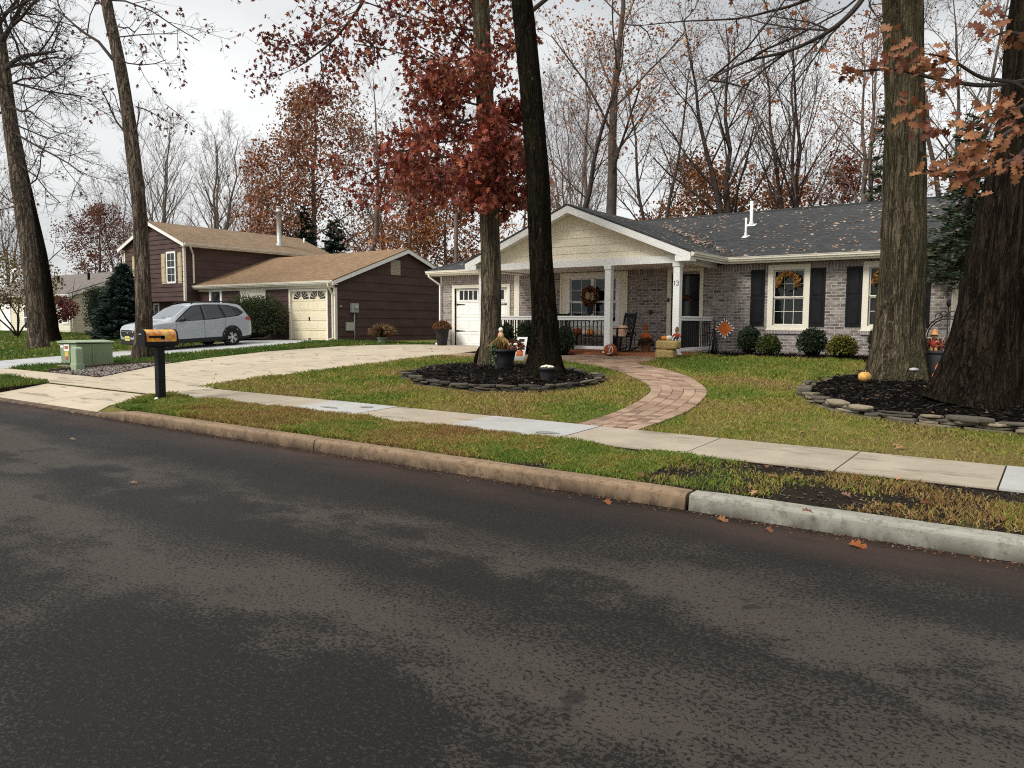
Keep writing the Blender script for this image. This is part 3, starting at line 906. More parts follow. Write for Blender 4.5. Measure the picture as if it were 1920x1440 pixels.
# chips of bark scattered over the mulch, glints put in as paler chips
ch_v = []; ch_f = []; ch_c = []
def chips(poly, n, hgt):
    xs = [p[0] for p in poly]; ys = [p[1] for p in poly]
    cx, cy = sum(xs) / len(xs), sum(ys) / len(ys)
    X = RNG.uniform(min(xs), max(xs), n); Y = RNG.uniform(min(ys), max(ys), n)
    ok = inside_np(poly, X, Y)
    for x, y in zip(X[ok], Y[ok]):
        dx, dy = x - cx, y - cy
        # distance ratio to the rim along this direction
        s = 1.0
        for k in range(1, 12):
            if not inside(poly, cx + dx * (1 + k * .25), cy + dy * (1 + k * .25)):
                s = 1 / (1 + k * .25); break
        z = H(y) + .02 + hgt * (1 - s ** 3) + noise.noise((x * 4, y * 4, 0)) * .03 + random.uniform(0, .02)
        a = random.uniform(0, PI); l = random.uniform(.02, .055); w = random.uniform(.006, .014); t = random.uniform(-.5, .5)
        d = Vector((math.cos(a), math.sin(a), t)).normalized() * l; e = Vector((-math.sin(a), math.cos(a), random.uniform(-.6, .6))).normalized() * w
        b = len(ch_v); p = Vector((x, y, z))
        ch_v.extend([p - d - e, p + d - e, p + d + e, p - d + e]); ch_f.append((b, b + 1, b + 2, b + 3))
        k = random.choice([(.008, .006, .005), (.014, .010, .008), (.06, .046, .038), (.005, .0045, .0045), (.006, .005, .005)])
        ch_c.extend([k] * 4)
chips(RING1, 5200, .10); chips(RING2, 5200, .10); chips(BED1, 1600, .06)
tag(fast_mesh('mulch_chips', np.array(ch_v), np.array(ch_f), MAT['leafdry'], col=np.array(ch_c)), kind='stuff')
# ================================================================== BUILDING HELPERS
class Fr:
    """wall-local frame: a along the wall, d outwards, z up"""
    def __init__(s, kind, c): s.kind = kind; s.c = c
    def __call__(s, a, d, z):
        if s.kind == 'y-': return (a, s.c - d, z)
        if s.kind == 'x+': return (s.c + d, a, z)
        if s.kind == 'x-': return (s.c - d, a, z)
        return (a, s.c + d, z)
    def box(s, mb, a0, a1, d0, d1, z0, z1, mat=0):
        p, q = s(a0, d0, z0), s(a1, d1, z1)
        mb.box(min(p[0], q[0]), max(p[0], q[0]), min(p[1], q[1]), max(p[1], q[1]), z0, z1, mat)


def wall_holes(mb, fr, a0, a1, z0, z1, holes, depth=.16, mat=0):
    A = sorted(set([a0, a1] + [h[0] for h in holes] + [h[1] for h in holes])); Z = sorted(set([z0, z1] + [h[2] for h in holes] + [h[3] for h in holes]))
    for i in range(len(A) - 1):
        for k in range(len(Z) - 1):
            am, zm = (A[i] + A[i + 1]) / 2, (Z[k] + Z[k + 1]) / 2
            if any(h[0] < am < h[1] and h[2] < zm < h[3] for h in holes): continue
            mb.add([fr(A[i], 0, Z[k]), fr(A[i + 1], 0, Z[k]), fr(A[i + 1], 0, Z[k + 1]), fr(A[i], 0, Z[k + 1])], [(0, 1, 2, 3)], mat)
    for h in holes:
        P = [(h[0], h[2]), (h[1], h[2]), (h[1], h[3]), (h[0], h[3])]
        for (pa, pz), (qa, qz) in zip(P, P[1:] + P[:1]):
            mb.add([fr(pa, 0, pz), fr(qa, 0, qz), fr(qa, -depth, qz), fr(pa, -depth, pz)], [(0, 1, 2, 3)], mat)


def lap(mb, fr, ext, z0, z1, step, proj=.014, mat=0):
    """clapboards; ext(z) -> (a0, a1)"""
    z = z0
    while z < z1 - 1e-4:
        t = min(z + step, z1)
        b0, b1 = ext(z); t0, t1 = ext(t - 1e-4)
        if t1 - t0 < 0: t0 = t1 = (t0 + t1) / 2
        mb.add([fr(b0, proj, z), fr(b1, proj, z), fr(t1, .002, t), fr(t0, .002, t)], [(0, 1, 2, 3)], mat)
        mb.add([fr(b0, 0, z), fr(b1, 0, z), fr(b1, proj, z), fr(b0, proj, z)], [(0, 1, 2, 3)], mat)
        z = t


def room(name, parent, fr, a0, a1, z0, z1, d=1.2):
    mb = MB()
    P = [(a0, z0), (a1, z0), (a1, z1), (a0, z1)]
    for (pa, pz), (qa, qz) in zip(P, P[1:] + P[:1]):
        mb.add([fr(pa, -.16, pz), fr(qa, -.16, qz), fr(qa, -d, qz), fr(pa, -d, pz)], [(0, 1, 2, 3)])
    mb.add([fr(a, -d, z) for a, z in P], [(0, 1, 2, 3)])
    return mb.build(name, MAT['dark'], parent)


def window(root, fr, a0, a1, z0, z1, mat, cols=3, rows=2, trim=.10, mid=None, sets=1, curtain=True, sill=True, rec=.05):
    """double hung window in a hole a0..a1, z0..z1"""
    fm = MB()
    t = trim
    fr.box(fm, a0 - t, a0 + .03, -.02, .035, z0 - t * .6, z1 + t)
    fr.box(fm, a1 - .03, a1 + t, -.02, .035, z0 - t * .6, z1 + t)
    fr.box(fm, a0 + .03, a1 - .03, -.02, .033, z1 - .03, z1 + t)
    fr.box(fm, a0 + .03, a1 - .03, -.02, .033, z0 - t * .6, z0 + .03)
    W = (a1 - a0 - .06) / sets
    zm = mid or (z0 + z1) / 2
    gl = MB()
    for s in range(sets):
        b0 = a0 + .03 + W * s; b1 = b0 + W
        if s: fr.box(fm, b0 - .05, b0 + .05, -.02, .031, z0 + .03, z1 - .03)
        e0 = b0 + (.05 if s else 0); e1 = b1 - (.05 if s < sets - 1 else 0)
        for k, (y0, y1, dd) in enumerate(((zm, z1 - .03, -.03), (z0 + .03, zm, -.06))):
            sw = .035
            fr.box(fm, e0, e0 + sw, dd - .02, dd + .012, y0, y1); fr.box(fm, e1 - sw, e1, dd - .02, dd + .012, y0, y1)
            fr.box(fm, e0 + sw, e1 - sw, dd - .02, dd + .011, y0, y0 + sw); fr.box(fm, e0 + sw, e1 - sw, dd - .02, dd + .011, y1 - sw, y1)
            for c in range(1, cols):
                x = e0 + sw + (e1 - e0 - 2 * sw) * c / cols
                fr.box(fm, x - .007, x + .007, dd - .012, dd + .002, y0 + sw, y1 - sw)
            for r_ in range(1, rows):
                z = y0 + sw + (y1 - y0 - 2 * sw) * r_ / rows
                fr.box(fm, e0 + sw, e1 - sw, dd - .011, dd + .001, z - .007, z + .007)
            gl.add([fr(e0 + sw, dd - .006, y0 + sw), fr(e1 - sw, dd - .006, y0 + sw), fr(e1 - sw, dd - .006, y1 - sw), fr(e0 + sw, dd - .006, y1 - sw)], [(0, 1, 2, 3)])
    w = fm.build('window', mat, root, bevel=.004, seg=1)
    gl.build('pane', MAT['glass'], w, recalc=False)
    if curtain:
        cm = MB(); n = 40
        V = []
        for i in range(n + 1):
            a = a0 + .03 + (a1 - a0 - .06) * i / n
            d = -.13 + .025 * math.sin(i * 1.7) + .01 * math.sin(i * .6)
            V += [fr(a, d, z0 + .03), fr(a, d + .004, z1 - .03)]
        cm.add(V, [(2 * i, 2 * i + 2, 2 * i + 3, 2 * i + 1) for i in range(n)], 0, True)
        cm.build('curtain', MAT['curtain'], w, recalc=False)
    if sill:
        sm = MB(); fr.box(sm, a0 - t - .02, a1 + t + .02, -.02, .06, z0 - t * .6 - .045, z0 - t * .6 - .002)
        sm.build('sill', mat, w, bevel=.005, seg=1)
    return w


def shutter(root, fr, a0, a1, z0, z1, mat, panels=((.04, .47), (.53, .96))):
    sm = MB(); w = a1 - a0; h = z1 - z0
    fr.box(sm, a0, a1, .005, .03, z0, z1)
    for p, q in panels:
        fr.box(sm, a0 + w * .2, a1 - w * .2, .031, .042, z0 + h * p + .03, z0 + h * q - .03)
        b = .018
        fr.box(sm, a0 + w * .13, a1 - w * .13, .0305, .037, z0 + h * p, z0 + h * p + b); fr.box(sm, a0 + w * .13, a1 - w * .13, .0305, .037, z0 + h * q - b, z0 + h * q)
        fr.box(sm, a0 + w * .13, a0 + w * .13 + b, .0305, .0365, z0 + h * p + b, z0 + h * q - b); fr.box(sm, a1 - w * .13 - b, a1 - w * .13, .0305, .0365, z0 + h * p + b, z0 + h * q - b)
    return sm.build('shutter', mat, root, bevel=.004, seg=1)


def gutter(root, p, q, out, mat):
    """p,q ends of the top back edge; out = outward unit vector"""
    mb = MB(); p = Vector(p); q = Vector(q); o = Vector(out); u = Vector((0, 0, 1))
    prof = [(0, 0), (0, -.11), (.07, -.115), (.085, -.08), (.105, -.06), (.11, -.005), (.12, 0), (.12, -.012), (.10, -.012), (.09, -.03), (.01, -.03), (.01, 0)]
    n = len(prof)
    V = [e + o * a + u * b for e in (p, q) for a, b in prof]
    mb.add(V, [(i, (i + 1) % n, n + (i + 1) % n, n + i) for i in range(n)] + [tuple(range(n)), tuple(range(n, 2 * n))])
    return mb.build('gutter', mat, root)


def downspout(root, pts, mat, w=.075):
    mb = MB()
    for a, b in zip(pts[:-1], pts[1:]): mb.bar(a, b, w, w * .8)
    return mb.build('downspout', mat, root, bevel=.012, seg=2)


def fx(px, Y=21.0): return float(aty(px, 606, Y)[0])
def fz(px, py, Y=21.0): return float(aty(px, py, Y)[2])


# ================================================================== BRICK HOUSE
FB = Fr('y-', 21.0)
XL, XR_ = fx(829), fx(1782)
bh = thing('brick_house', 'low grey brick house with cream front gable, white porch posts and charcoal roof', 'house', (-10.3, 21, .78))
EZ = 3.26                                                    # underside of the eaves
GD = (fx(853), fx(951), .79, fz(900, 540))                   # garage door opening
DR = (fx(1258), fx(1311), .83, fz(1290, 509))                # entrance
w1 = (fx(1446), fx(1508), fz(1475, 612), fz(1475, 504))
w2 = (fx(1624), fx(1624) + (w1[1] - w1[0]), w1[2], w1[3])
BAY = (fx(1052), fx(1175))
pw = (fx(1067), fx(1156), fz(1110, 606), fz(1110, 520))
wm = MB()
wall_holes(wm, FB, XL, XR_, .62, 3.05, [GD, DR, w1, w2, pw])
wall_holes(wm, Fr('x-', XL), 21.0, 29.2, .62, 3.27, [])
wm.add([(XL, 29.2, .62), (XR_, 29.2, .62), (XR_, 29.2, 3.3), (XL, 29.2, 3.3)], [(0, 1, 2, 3)])
wm.build('wall', MAT['brick'], bh, recalc=False)
sm = MB()
FB.box(sm, XL, XR_, -.16, .006, 3.05, EZ)                     # soldier course below the eaves
for a0, a1, z in ((w1[0] - .12, w1[1] + .12, w1[2] - .2), (w2[0] - .12, w2[1] + .12, w2[2] - .2)): FB.box(sm, a0, a1, .0, .045, z, z + .085)
sm.build('brick_band', MAT['soldier'], bh)
# right-hand gable wall in pale siding and its corner board
gs = MB(); FR_ = Fr('x+', XR_ + .005)
ridgeY, ridgeZ = 25.1, 5.25
def gable_ext(z):
    if z <= 3.27: return (21.12, 29.1)
    k = (z - 3.27) / (ridgeZ - .1 - 3.27); return (20.9 + (ridgeY - 20.9) * k, 29.3 - (29.3 - ridgeY) * k)
lap(gs, FR_, gable_ext, .75, ridgeZ - .1, .115, .012)
gs.build('siding', MAT['greysiding'], bh, recalc=False)
for q in ((XR_, XR_ + .16, -.12, .012, .75, EZ), (XL - .07, XL + .004, -.1, .015, .75, EZ), (fx(964), fx(974), .0, .02, .78, 3.2)):
    cb = MB(); FB.box(cb, *q); cb.build('corner_board', MAT['creamtrim'], bh, bevel=.004, seg=1)

for a0, a1, z0, z1 in (w1, w2): room('room', bh, FB, a0, a1, z0, z1, .8)
room('room', bh, FB, *pw[:2], pw[2], pw[3], 1.5)
# porch window in a broad cream surround
bay = MB(); bz0, bz1 = fz(1110, 627), 3.2
for a0, a1, z0, z1 in ((BAY[0], pw[0] - .1, bz0, bz1), (pw[1] + .1, BAY[1], bz0, bz1), (pw[0] - .1, pw[1] + .1, bz0, pw[2] - .06), (pw[0] - .1, pw[1] + .1, pw[3] + .1, bz1)):
    FB.box(bay, a0, a1, .0, .03, z0, z1)
FB.box(bay, BAY[0] - .03, BAY[0] + .03, .0301, .05, bz0, bz1); FB.box(bay, BAY[1] - .03, BAY[1] + .03, .0301, .05, bz0, bz1)
bay.build('window_surround', MAT['cream'], bh)
window(bh, FB, *pw, MAT['white'], cols=2, rows=2, trim=.099, mid=fz(1110, 566), sets=2, curtain=False)
window(bh, FB, *w1, MAT['creamtrim'], cols=3, rows=2, trim=.115)
window(bh, FB, *w2, MAT['creamtrim'], cols=3, rows=2, trim=.115)
for p, q, z0, z1 in ((1406, 1432, fz(1420, 611), fz(1420, 506)), (1516, 1545, fz(1530, 612), fz(1530, 502)), (1584, 1614, fz(1600, 613), fz(1600, 500))):
    shutter(bh, FB, fx(p), fx(q), fz(1420, 611), fz(1420, 506), MAT['blackpaint'])
sw = fx(1545) - fx(1516)
shutter(bh, FB, w2[1] + .15, w2[1] + .15 + sw, fz(1420, 611), fz(1420, 506), MAT['blackpaint'])

# entrance
dm = MB()
FB.box(dm, DR[0] - .13, DR[0], -.05, .04, DR[2], DR[3] + .1); FB.box(dm, DR[1], DR[1] + .1, -.05, .04, DR[2], DR[3] + .1)
FB.box(dm, DR[0], DR[1], -.05, .039, DR[3], DR[3] + .1)
dmo = dm.build('door_frame', MAT['creamtrim'], bh, bevel=.004, seg=1)
dd = MB(); FB.box(dd, DR[0] + .03, DR[1], -.09, -.05, DR[2], DR[3])
for z0, z1 in ((DR[2] + .12, DR[2] + .75),): FB.box(dd, DR[0] + .14, DR[1] - .11, -.0499, -.04, z0, z1)
door = dd.build('door', MAT['blackpaint'], bh)
dg = MB(); FB.box(dg, DR[0] + .13, DR[1] - .1, -.049, -.043, DR[2] + .85, DR[3] - .12)
dg.build('pane', MAT['darkpane'], door)
hd = MB(); hd.tube([FB(DR[0] + .07, -.05, 1.85), FB(DR[0] + .07, .02, 1.85), FB(DR[0] + .07, .02, 1.72), FB(DR[0] + .07, -.05, 1.72)], .012, 6)
hd.build('handle', MAT['blackmetal'], door)
st = MB(); FB.box(st, DR[0] - .1, DR[1] + .1, .0, .28, .78, .835); st.build('door_step', MAT['conc'], bh, bevel=.01)

# garage door
gdm = MB(); a0, a1, z0, z1 = GD
for e0, e1, y0, y1 in ((a0 - .12, a0, z0, z1 + .12), (a1, a1 + .12, z0, z1 + .12), (a0, a1, z1, z1 + .12)): FB.box(gdm, e0, e1, -.08, .03, y0, y1)
gdm.build('garage_frame', MAT['creamtrim'], bh, bevel=.004, seg=1)
gm = MB(); h = (z1 - z0) / 4
for k in range(4):
    FB.box(gm, a0, a1, -.10, -.06, z0 + h * k + .006, z0 + h * (k + 1) - .006)
    if k < 3:
        n = 4
        for c in range(n):
            p0 = a0 + .09 + (a1 - a0 - .18) * c / n + .04; p1 = a0 + .09 + (a1 - a0 - .18) * (c + 1) / n - .04
            for b in (.008,):
                FB.box(gm, p0, p1, -.0601, -.052, z0 + h * k + .09, z0 + h * k + .105); FB.box(gm, p0, p1, -.0601, -.052, z0 + h * (k + 1) - .105, z0 + h * (k + 1) - .09)
                FB.box(gm, p0, p0 + .014, -.0602, -.0525, z0 + h * k + .105, z0 + h * (k + 1) - .105); FB.box(gm, p1 - .014, p1, -.0602, -.0525, z0 + h * k + .105, z0 + h * (k + 1) - .105)
gdo = gm.build('garage_door', MAT['white'], bh)
for c in range(2):
    half = (a1 - a0) / 2
    wmx = MB(); pmx = MB()
    p0 = a0 + half * c + .16; p1 = a0 + half * (c + 1) - .16
    zz0, zz1 = z0 + h * 3 + .10, z1 - .08
    FB.box(pmx, p0, p1, -.0599, -.055, zz0, zz1)
    for i in range(5):
        x = p0 + (p1 - p0) * i / 4
        FB.box(wmx, x - .018, x + .018, -.0545, -.045, zz0, zz1)
    FB.box(wmx, p0 - .018, p1 + .018, -.0545, -.044, zz0 - .03, zz0); FB.box(wmx, p0 - .018, p1 + .018, -.0545, -.044, zz1, zz1 + .03)
    wo = wmx.build('garage_window', MAT['white'], gdo)
    pmx.build('pane', MAT['darkpane'], gdo)
for k, zz in ((2, z0 + h * 2.78), (0, z0 + h * .98)):
    for s in (0, 1):
        hm = MB()
        e = a0 + .03 if s == 0 else a1 - .03
        sg = 1 if s == 0 else -1
        zq = z1 - h * 1.12 if k else z0 + h * 1.02
        hm.prism([(e, zq - .035), (e + sg * .12, zq - .022), (e + sg * .36, zq - .012), (e + sg * .42, zq), (e + sg * .36, zq + .012), (e + sg * .12, zq + .022), (e, zq + .035)], lambda a, b, d: FB(a, d, b), -.0599, -.048)
        hm.build('strap_hinge', MAT['blackmetal'], gdo)
hm = MB(); hm.tube([FB((a0 + a1) / 2 + .05, -.06, z0 + h * 1.75), FB((a0 + a1) / 2 + .05, -.01, z0 + h * 1.72), FB((a0 + a1) / 2 + .05, -.06, z0 + h * 1.55)], .012, 6)
hm.build('handle', MAT['blackmetal'], gdo)

# roof: front slope, hipped left end, back slope; each slope a slab
EY, EYB = 20.62, 29.6; XE, XG = -18.78, XR_ + .32; RZ = 3.44; HX = -14.4
rm = MB()
A_ = (XE, EY, RZ); B_ = (XG, EY, RZ); Cc_ = (XG, ridgeY, ridgeZ); D_ = (HX, ridgeY, ridgeZ); E_ = (XE, EYB, RZ); F_ = (XG, EYB, RZ)
rm.add([A_, B_, Cc_, D_], [(0, 1, 2, 3)], 0); rm.add([F_, E_, D_, Cc_], [(0, 1, 2, 3)], 0)
rm.add([E_, A_, D_], [(0, 1, 2)], 1)
dn = lambda p: (p[0], p[1], p[2] - .05)
for p, q in ((A_, B_), (B_, Cc_), (Cc_, F_), (F_, E_), (E_, A_)): rm.add([p, q, dn(q), dn(p)], [(0, 1, 2, 3)], 0)
rm.add([dn(A_), dn(B_), dn(F_), dn(E_)], [(0, 1, 2, 3)], 0) if False else None
roof = rm.build('roof', [MAT['shdarkx'], MAT['shdarky']], bh, recalc=False)
cap = MB(); cap.tube([(HX, ridgeY, ridgeZ + .0), (XG, ridgeY, ridgeZ + .0)], .05, 6); cap.tube([D_, A_], .04, 6)
cap.build('ridge_cap', MAT['shdarkx'], roof)
# soffit and fascia
sf = MB()
sf.box(XE + .02, -15.0, EY + .03, 21.0, 3.27, 3.30); sf2 = MB(); sf2.box(-7.85, XG - .02, EY + .03, 21.0, 3.27, 3.30)
sf.box(XE + .02, -15.05, EY + .005, EY + .03, 3.26, RZ - .052); sf2.box(-7.8, XG - .01, EY + .005, EY + .03, 3.26, RZ - .052)
sf.box(XE + .005, XE + .03, EY + .03, EYB, 3.26, RZ - .052); sf.box(XE + .03, XL, 21.0, EYB, 3.27, 3.30)
sf.build('fascia', MAT['creamtrim'], bh); sf2.build('fascia', MAT['creamtrim'], bh)
rk = MB()
for y0, z0_, y1, z1_ in ((EY, RZ - .055, ridgeY, ridgeZ - .055), (EYB, RZ - .055, ridgeY, ridgeZ - .055)):
    rk.add([(XG - .03, y0, z0_), (XG - .03, y1, z1_), (XG - .03, y1, z1_ - .2), (XG - .03, y0, z0_ - .2), (XG + .0, y0, z0_), (XG + .0, y1, z1_), (XG + .0, y1, z1_ - .2), (XG + .0, y0, z0_ - .2)],
           [(0, 1, 2, 3), (4, 5, 6, 7), (0, 1, 5, 4), (3, 2, 6, 7), (0, 3, 7, 4), (1, 2, 6, 5)])
    rk.add([(XG - .03, y0, z0_ - .19), (XG - .03, y1, z1_ - .19), (XR_, y1, z1_ - .19), (XR_, y0, z0_ - .19)], [(0, 1, 2, 3)])
rk.build('rake_board', MAT['white'], bh, recalc=False)
gutter(bh, (XE - .02, EY, 3.43), (-15.12, EY, 3.43), (0, -1, 0), MAT['creamtrim'])
gutter(bh, (-7.75, EY, 3.43), (XG + .02, EY, 3.43), (0, -1, 0), MAT['creamtrim'])
downspout(bh, [(XE + .1, EY - .05, 3.33), (XE + .1, EY - .02, 3.22), (XL - .03, 20.93, 2.95), (XL - .03, 20.93, .9), (XL - .03, 20.7, .82)], MAT['white'])
downspout(bh, [(XG - .05, EY - .05, 3.33), (XG - .05, EY - .02, 3.2), (XR_ + .1, 20.94, 2.95), (XR_ + .1, 20.94, .9)], MAT['creamtrim'])
for px, pyb, pyt, w in ((1408.5, 422.5, 378, .048), (1398, 444, 409, .03)):
    # solve the point on the front slope
    d = CFW + CR * (px - 960) / FOC - CU * (pyb - 720) / FOC
    k = (ridgeZ - RZ) / (ridgeY - EY)
    s = (RZ - k * EY - CAM_H) / (d[2] - k * d[1])
    p = CC + d * s; hgt = (pyb - pyt) / FOC * s
    vm = MB(); vm.lathe([(w * 1.35, -.1), (w * 1.35, .1), (w, .12), (w, hgt), (w * .8, hgt)], p, 12)
    vm.add([(p[0] - w * 3, p[1] - .12, p[2] - .12 * k + .012), (p[0] + w * 3, p[1] - .12, p[2] - .12 * k + .012), (p[0] + w * 3, p[1] + .12, p[2] + .12 * k + .012), (p[0] - w * 3, p[1] + .12, p[2] + .12 * k + .012)], [(0, 1, 2, 3)])
    vm.build('vent_pipe', MAT['white'], bh)
p = aty(1658, 375, 26.5); vm = MB(); vm.lathe([(.09, -1.2), (.09, .75), (.13, .76), (.13, .86), (.05, .9)], p, 12); vm.build('vent_pipe', MAT['galv'], bh)

# porch: gable roof, cream shakes, beam, posts, rails
PX0, PX1, PXM = -15.08, -7.76, -11.42; PZ, PRZ, PY = 3.46, 4.92, 18.25
pr = MB()
pr.add([(PX1, PY, PZ), (PX1, 20.70, PZ), (PXM, 24.28, PRZ), (PXM, PY, PRZ)], [(0, 1, 2, 3)])
pr.add([(PX0, PY, PZ), (PX0, 20.70, PZ), (PXM, 24.28, PRZ), (PXM, PY, PRZ)], [(0, 1, 2, 3)])
for x in (PX0, PX1):
    pr.add([(x, PY, PZ), (PXM, PY, PRZ), (PXM, PY, PRZ - .05), (x, PY, PZ - .05)], [(0, 1, 2, 3)])
    pr.add([(x, PY, PZ), (x, 20.7, PZ), (x, 20.7, PZ - .05), (x, PY, PZ - .05)], [(0, 1, 2, 3)])
pr.build('porch_roof', MAT['shdarky'], bh, recalc=False)
rk = MB()
for x in (PX0, PX1):
    z0_, z1_ = PZ - .053, PRZ - .053
    for y0, y1, dz in ((PY + .012, PY + .045, .20), (18.60, 18.63, .10)):
        rk.add([(x, y0, z0_), (PXM, y0, z1_), (PXM, y0, z1_ - dz), (x, y0, z0_ - dz), (x, y1, z0_), (PXM, y1, z1_), (PXM, y1, z1_ - dz), (x, y1, z0_ - dz)],
               [(0, 1, 2, 3), (4, 5, 6, 7), (0, 1, 5, 4), (3, 2, 6, 7), (0, 3, 7, 4)])
    rk.add([(x, PY + .04, z0_ - .15), (PXM, PY + .04, z1_ - .15), (PXM, 18.62, z1_ - .15), (x, 18.62, z0_ - .15)], [(0, 1, 2, 3)])
    s = 1 if x == PX0 else -1
    rk.box(min(x, x + s * .42), max(x, x + s * .42), PY + .014, 18.6, PZ - .26, PZ - .20)
    rk.prism([(x, PZ - .2), (x + s * .42, PZ - .2), (x + s * .42, PZ - .2 + .08), (x, PZ - .06)], lambda a, b, d: (a, d, b), PY + .016, PY + .044)
    rk.box(min(x, x - s * .0) - .012, x + .012, PY + .02, 20.65, PZ - .2, PZ - .055)
rk.build('rake_board', MAT['white'], bh, recalc=False)
gt = MB(); FG = Fr('y-', 18.64)
def pext(z):
    k = (z - (PZ - .12)) / (PRZ - .12 - (PZ - .12)); k = max(k, 0)
    return (PX0 + .1 + (PXM - PX0 - .1) * k, PX1 - .1 + (PXM - PX1 + .1) * k)
lap(gt, FG, pext, 3.35, PRZ - .14, .215, .016)
gt.build('gable', MAT['shakes'], bh, recalc=False)
bm_ = MB()
bm_.box(-14.75, -8.1, 18.5, 18.7, 3.18, 3.37); bm_.box(-8.3, -8.1, 18.7, 20.98, 3.18, 3.37); bm_.box(-14.75, -14.55, 18.7, 20.98, 3.18, 3.37)
bm_.box(-14.55, -8.3, 18.7, 20.99, 3.23, 3.25)
bm_.box(PX1 - .38, PX1 - .01, 18.7, 20.6, 3.37, 3.40)
bm_.build('porch_beam', MAT['white'], bh)
gutter(bh, (PX1, PY + .02, PZ - .03), (PX1, 20.5, PZ - .03), (1, 0, 0), MAT['creamtrim'])
fl = MB(); fl.box(-14.75, -8.1, 18.45, 20.99, .62, .80); fl.build('porch_floor', MAT['terracotta'], bh)
pxs = (-14.65, fx(1141, 18.6), fx(1269, 18.6))
for x in pxs:
    pm_ = MB(); pm_.box(x - .09, x + .09, 18.51, 18.69, .80, 3.18); pm_.box(x - .12, x + .12, 18.48, 18.72, .80, .84); pm_.box(x - .11, x + .11, 18.49, 18.71, 3.08, 3.179)
    po = pm_.build('porch_post', MAT['white'], bh, bevel=.006, seg=1)
    if x == pxs[2]:
        nm = MB(); zt = 2.66
        yy = 18.508
        nm.tube([(x - .062, yy, zt + .03), (x - .045, yy, zt + .06), (x - .052, yy, zt - .06)], .008, 6)
        pts = [(x + .03 + .028 * math.cos(t), yy, zt + .03 + .028 * math.sin(t)) for t in np.linspace(2.6, -1.57, 9)] + [(x + .03 + .033 * math.cos(t), yy, zt - .03 + .033 * math.sin(t)) for t in np.linspace(1.57, -2.6, 9)]
        nm.tube(pts, .008, 6)
        nm.build('house_number', MAT['blackmetal'], po)
def rail(pts, posts=False):
    p, q = Vector(pts[0]), Vector(pts[1])
    w = MB(); zt, zb = 1.79, .93
    w.bar(p + Vector((0, 0, zt)), q + Vector((0, 0, zt)), .09, .05); w.bar(p + Vector((0, 0, zt - .06)), q + Vector((0, 0, zt - .06)), .05, .07)
    w.bar(p + Vector((0, 0, zb)), q + Vector((0, 0, zb)), .06, .09)
    r_ = w.build('porch_rail', MAT['white'], bh, bevel=.005, seg=1)
    n = int((q - p).length / .125)
    b = MB()
    for i in range(1, n):
        c = p.lerp(q, i / n)
        b.bar(c + Vector((0, 0, zb + .04)), c + Vector((0, 0, zt - .09)), .022, .022)
    b.build('balusters', MAT['blackmetal'], r_)
rail([(pxs[0] + .1, 18.6, 0), (pxs[1] - .1, 18.6, 0)]); rail([(pxs[2], 18.7, 0), (pxs[2], 20.98, 0)]); rail([(pxs[0], 18.7, 0), (pxs[0], 20.98, 0)])
lt = MB(); lt.box(fx(1252), fx(1252) + .05, 20.93, 20.955, 2.25, 2.37); lt.build('doorbell', MAT['blackplastic'], bh)
hb = MB(); hb.tube([FB(fx(1220), 0, 1.95), FB(fx(1220), .03, 1.95)], .07, 8); hb.build('wall_cover', MAT['brownboard'], bh)
# ================================================================== BROWN HOUSE (next door)
br = thing('brown_house', 'dark brown board house with tan shingle roofs and a cream garage door', 'house', (-30, 21.5, .8))
ux0, ux1, uxm = -40.3, -34.7, -37.5            # upper block
uy0, uy1 = 20.75, 29.6
UE, UR = 5.36, 6.56
FU = Fr('y-', uy0)
wl = MB()
def uext(z):
    if z < UE - .1: return (ux0, ux1)
    k = (z - (UE - .1)) / (UR - UE); return (ux0 - .05 + (uxm - ux0 + .05) * k, ux1 + .05 + (uxm - ux1 - .05) * k)
lap(wl, FU, uext, 2.55, UR - .12, .235, .032)
lap(wl, Fr('x+', ux1), lambda z: (uy0, uy1), 2.55, UE - .02, .40, .026)
lap(wl, Fr('x-', ux0), lambda z: (uy0, uy1), 2.55, UE - .02, .40, .026)
wl.add([(ux0, uy1, .6), (ux1, uy1, .6), (ux1, uy1, UE), (uxm, uy1, UR - .1), (ux0, uy1, UE)], [(0, 1, 2, 3, 4)])
wl.add([(ux0, uy0, 2.55), (ux1, uy0, 2.55), (ux1, 21.5, 2.55), (ux0, 21.5, 2.55)], [(0, 1, 2, 3)])
FL = Fr('y-', 21.35)
lap(wl, FL, lambda z: (ux0 + .1, ux1), .6, 2.55, .235, .015)
wl.build('upper_wall', MAT['brownboard'], br, recalc=False)
# garage wing
gx0, gx1 = ux1, float(aty(628, 600, 21.5)[0])
GY0, GY1, GYM = 21.5, 29.9, 25.7
GE, GR = 3.32, 4.96
gw = MB()
gdoor = (float(aty(546, 600, 21.5)[0]), float(aty(613, 600, 21.5)[0]), .80, float(aty(580, 546, 21.5)[2]))
edoor = (float(aty(398, 600, 21.5)[0]), float(aty(415, 600, 21.5)[0]), .85, float(aty(407, 547, 21.5)[2]))
FGf = Fr('y-', GY0)
def seg_lap(a0, a1, z0, z1): lap(gw, FGf, lambda z: (a0, a1), z0, z1, .235, .016)
seg_lap(gx0, edoor[0], .6, 3.2); seg_lap(edoor[1], gdoor[0], .6, 3.2); seg_lap(gdoor[1], gx1, .6, 3.2)
seg_lap(edoor[0], edoor[1], edoor[3], 3.2); seg_lap(gdoor[0], gdoor[1], gdoor[3], 3.2)
FGs = Fr('x+', gx1)
def gext(z):
    if z < GE: return (GY0, GY1)
    k = (z - GE) / (GR - .06 - GE); return (GY0 + (GYM - GY0) * k, GY1 + (GYM - GY1) * k)
lap(gw, FGs, gext, .62, GR - .1, .385, .03)
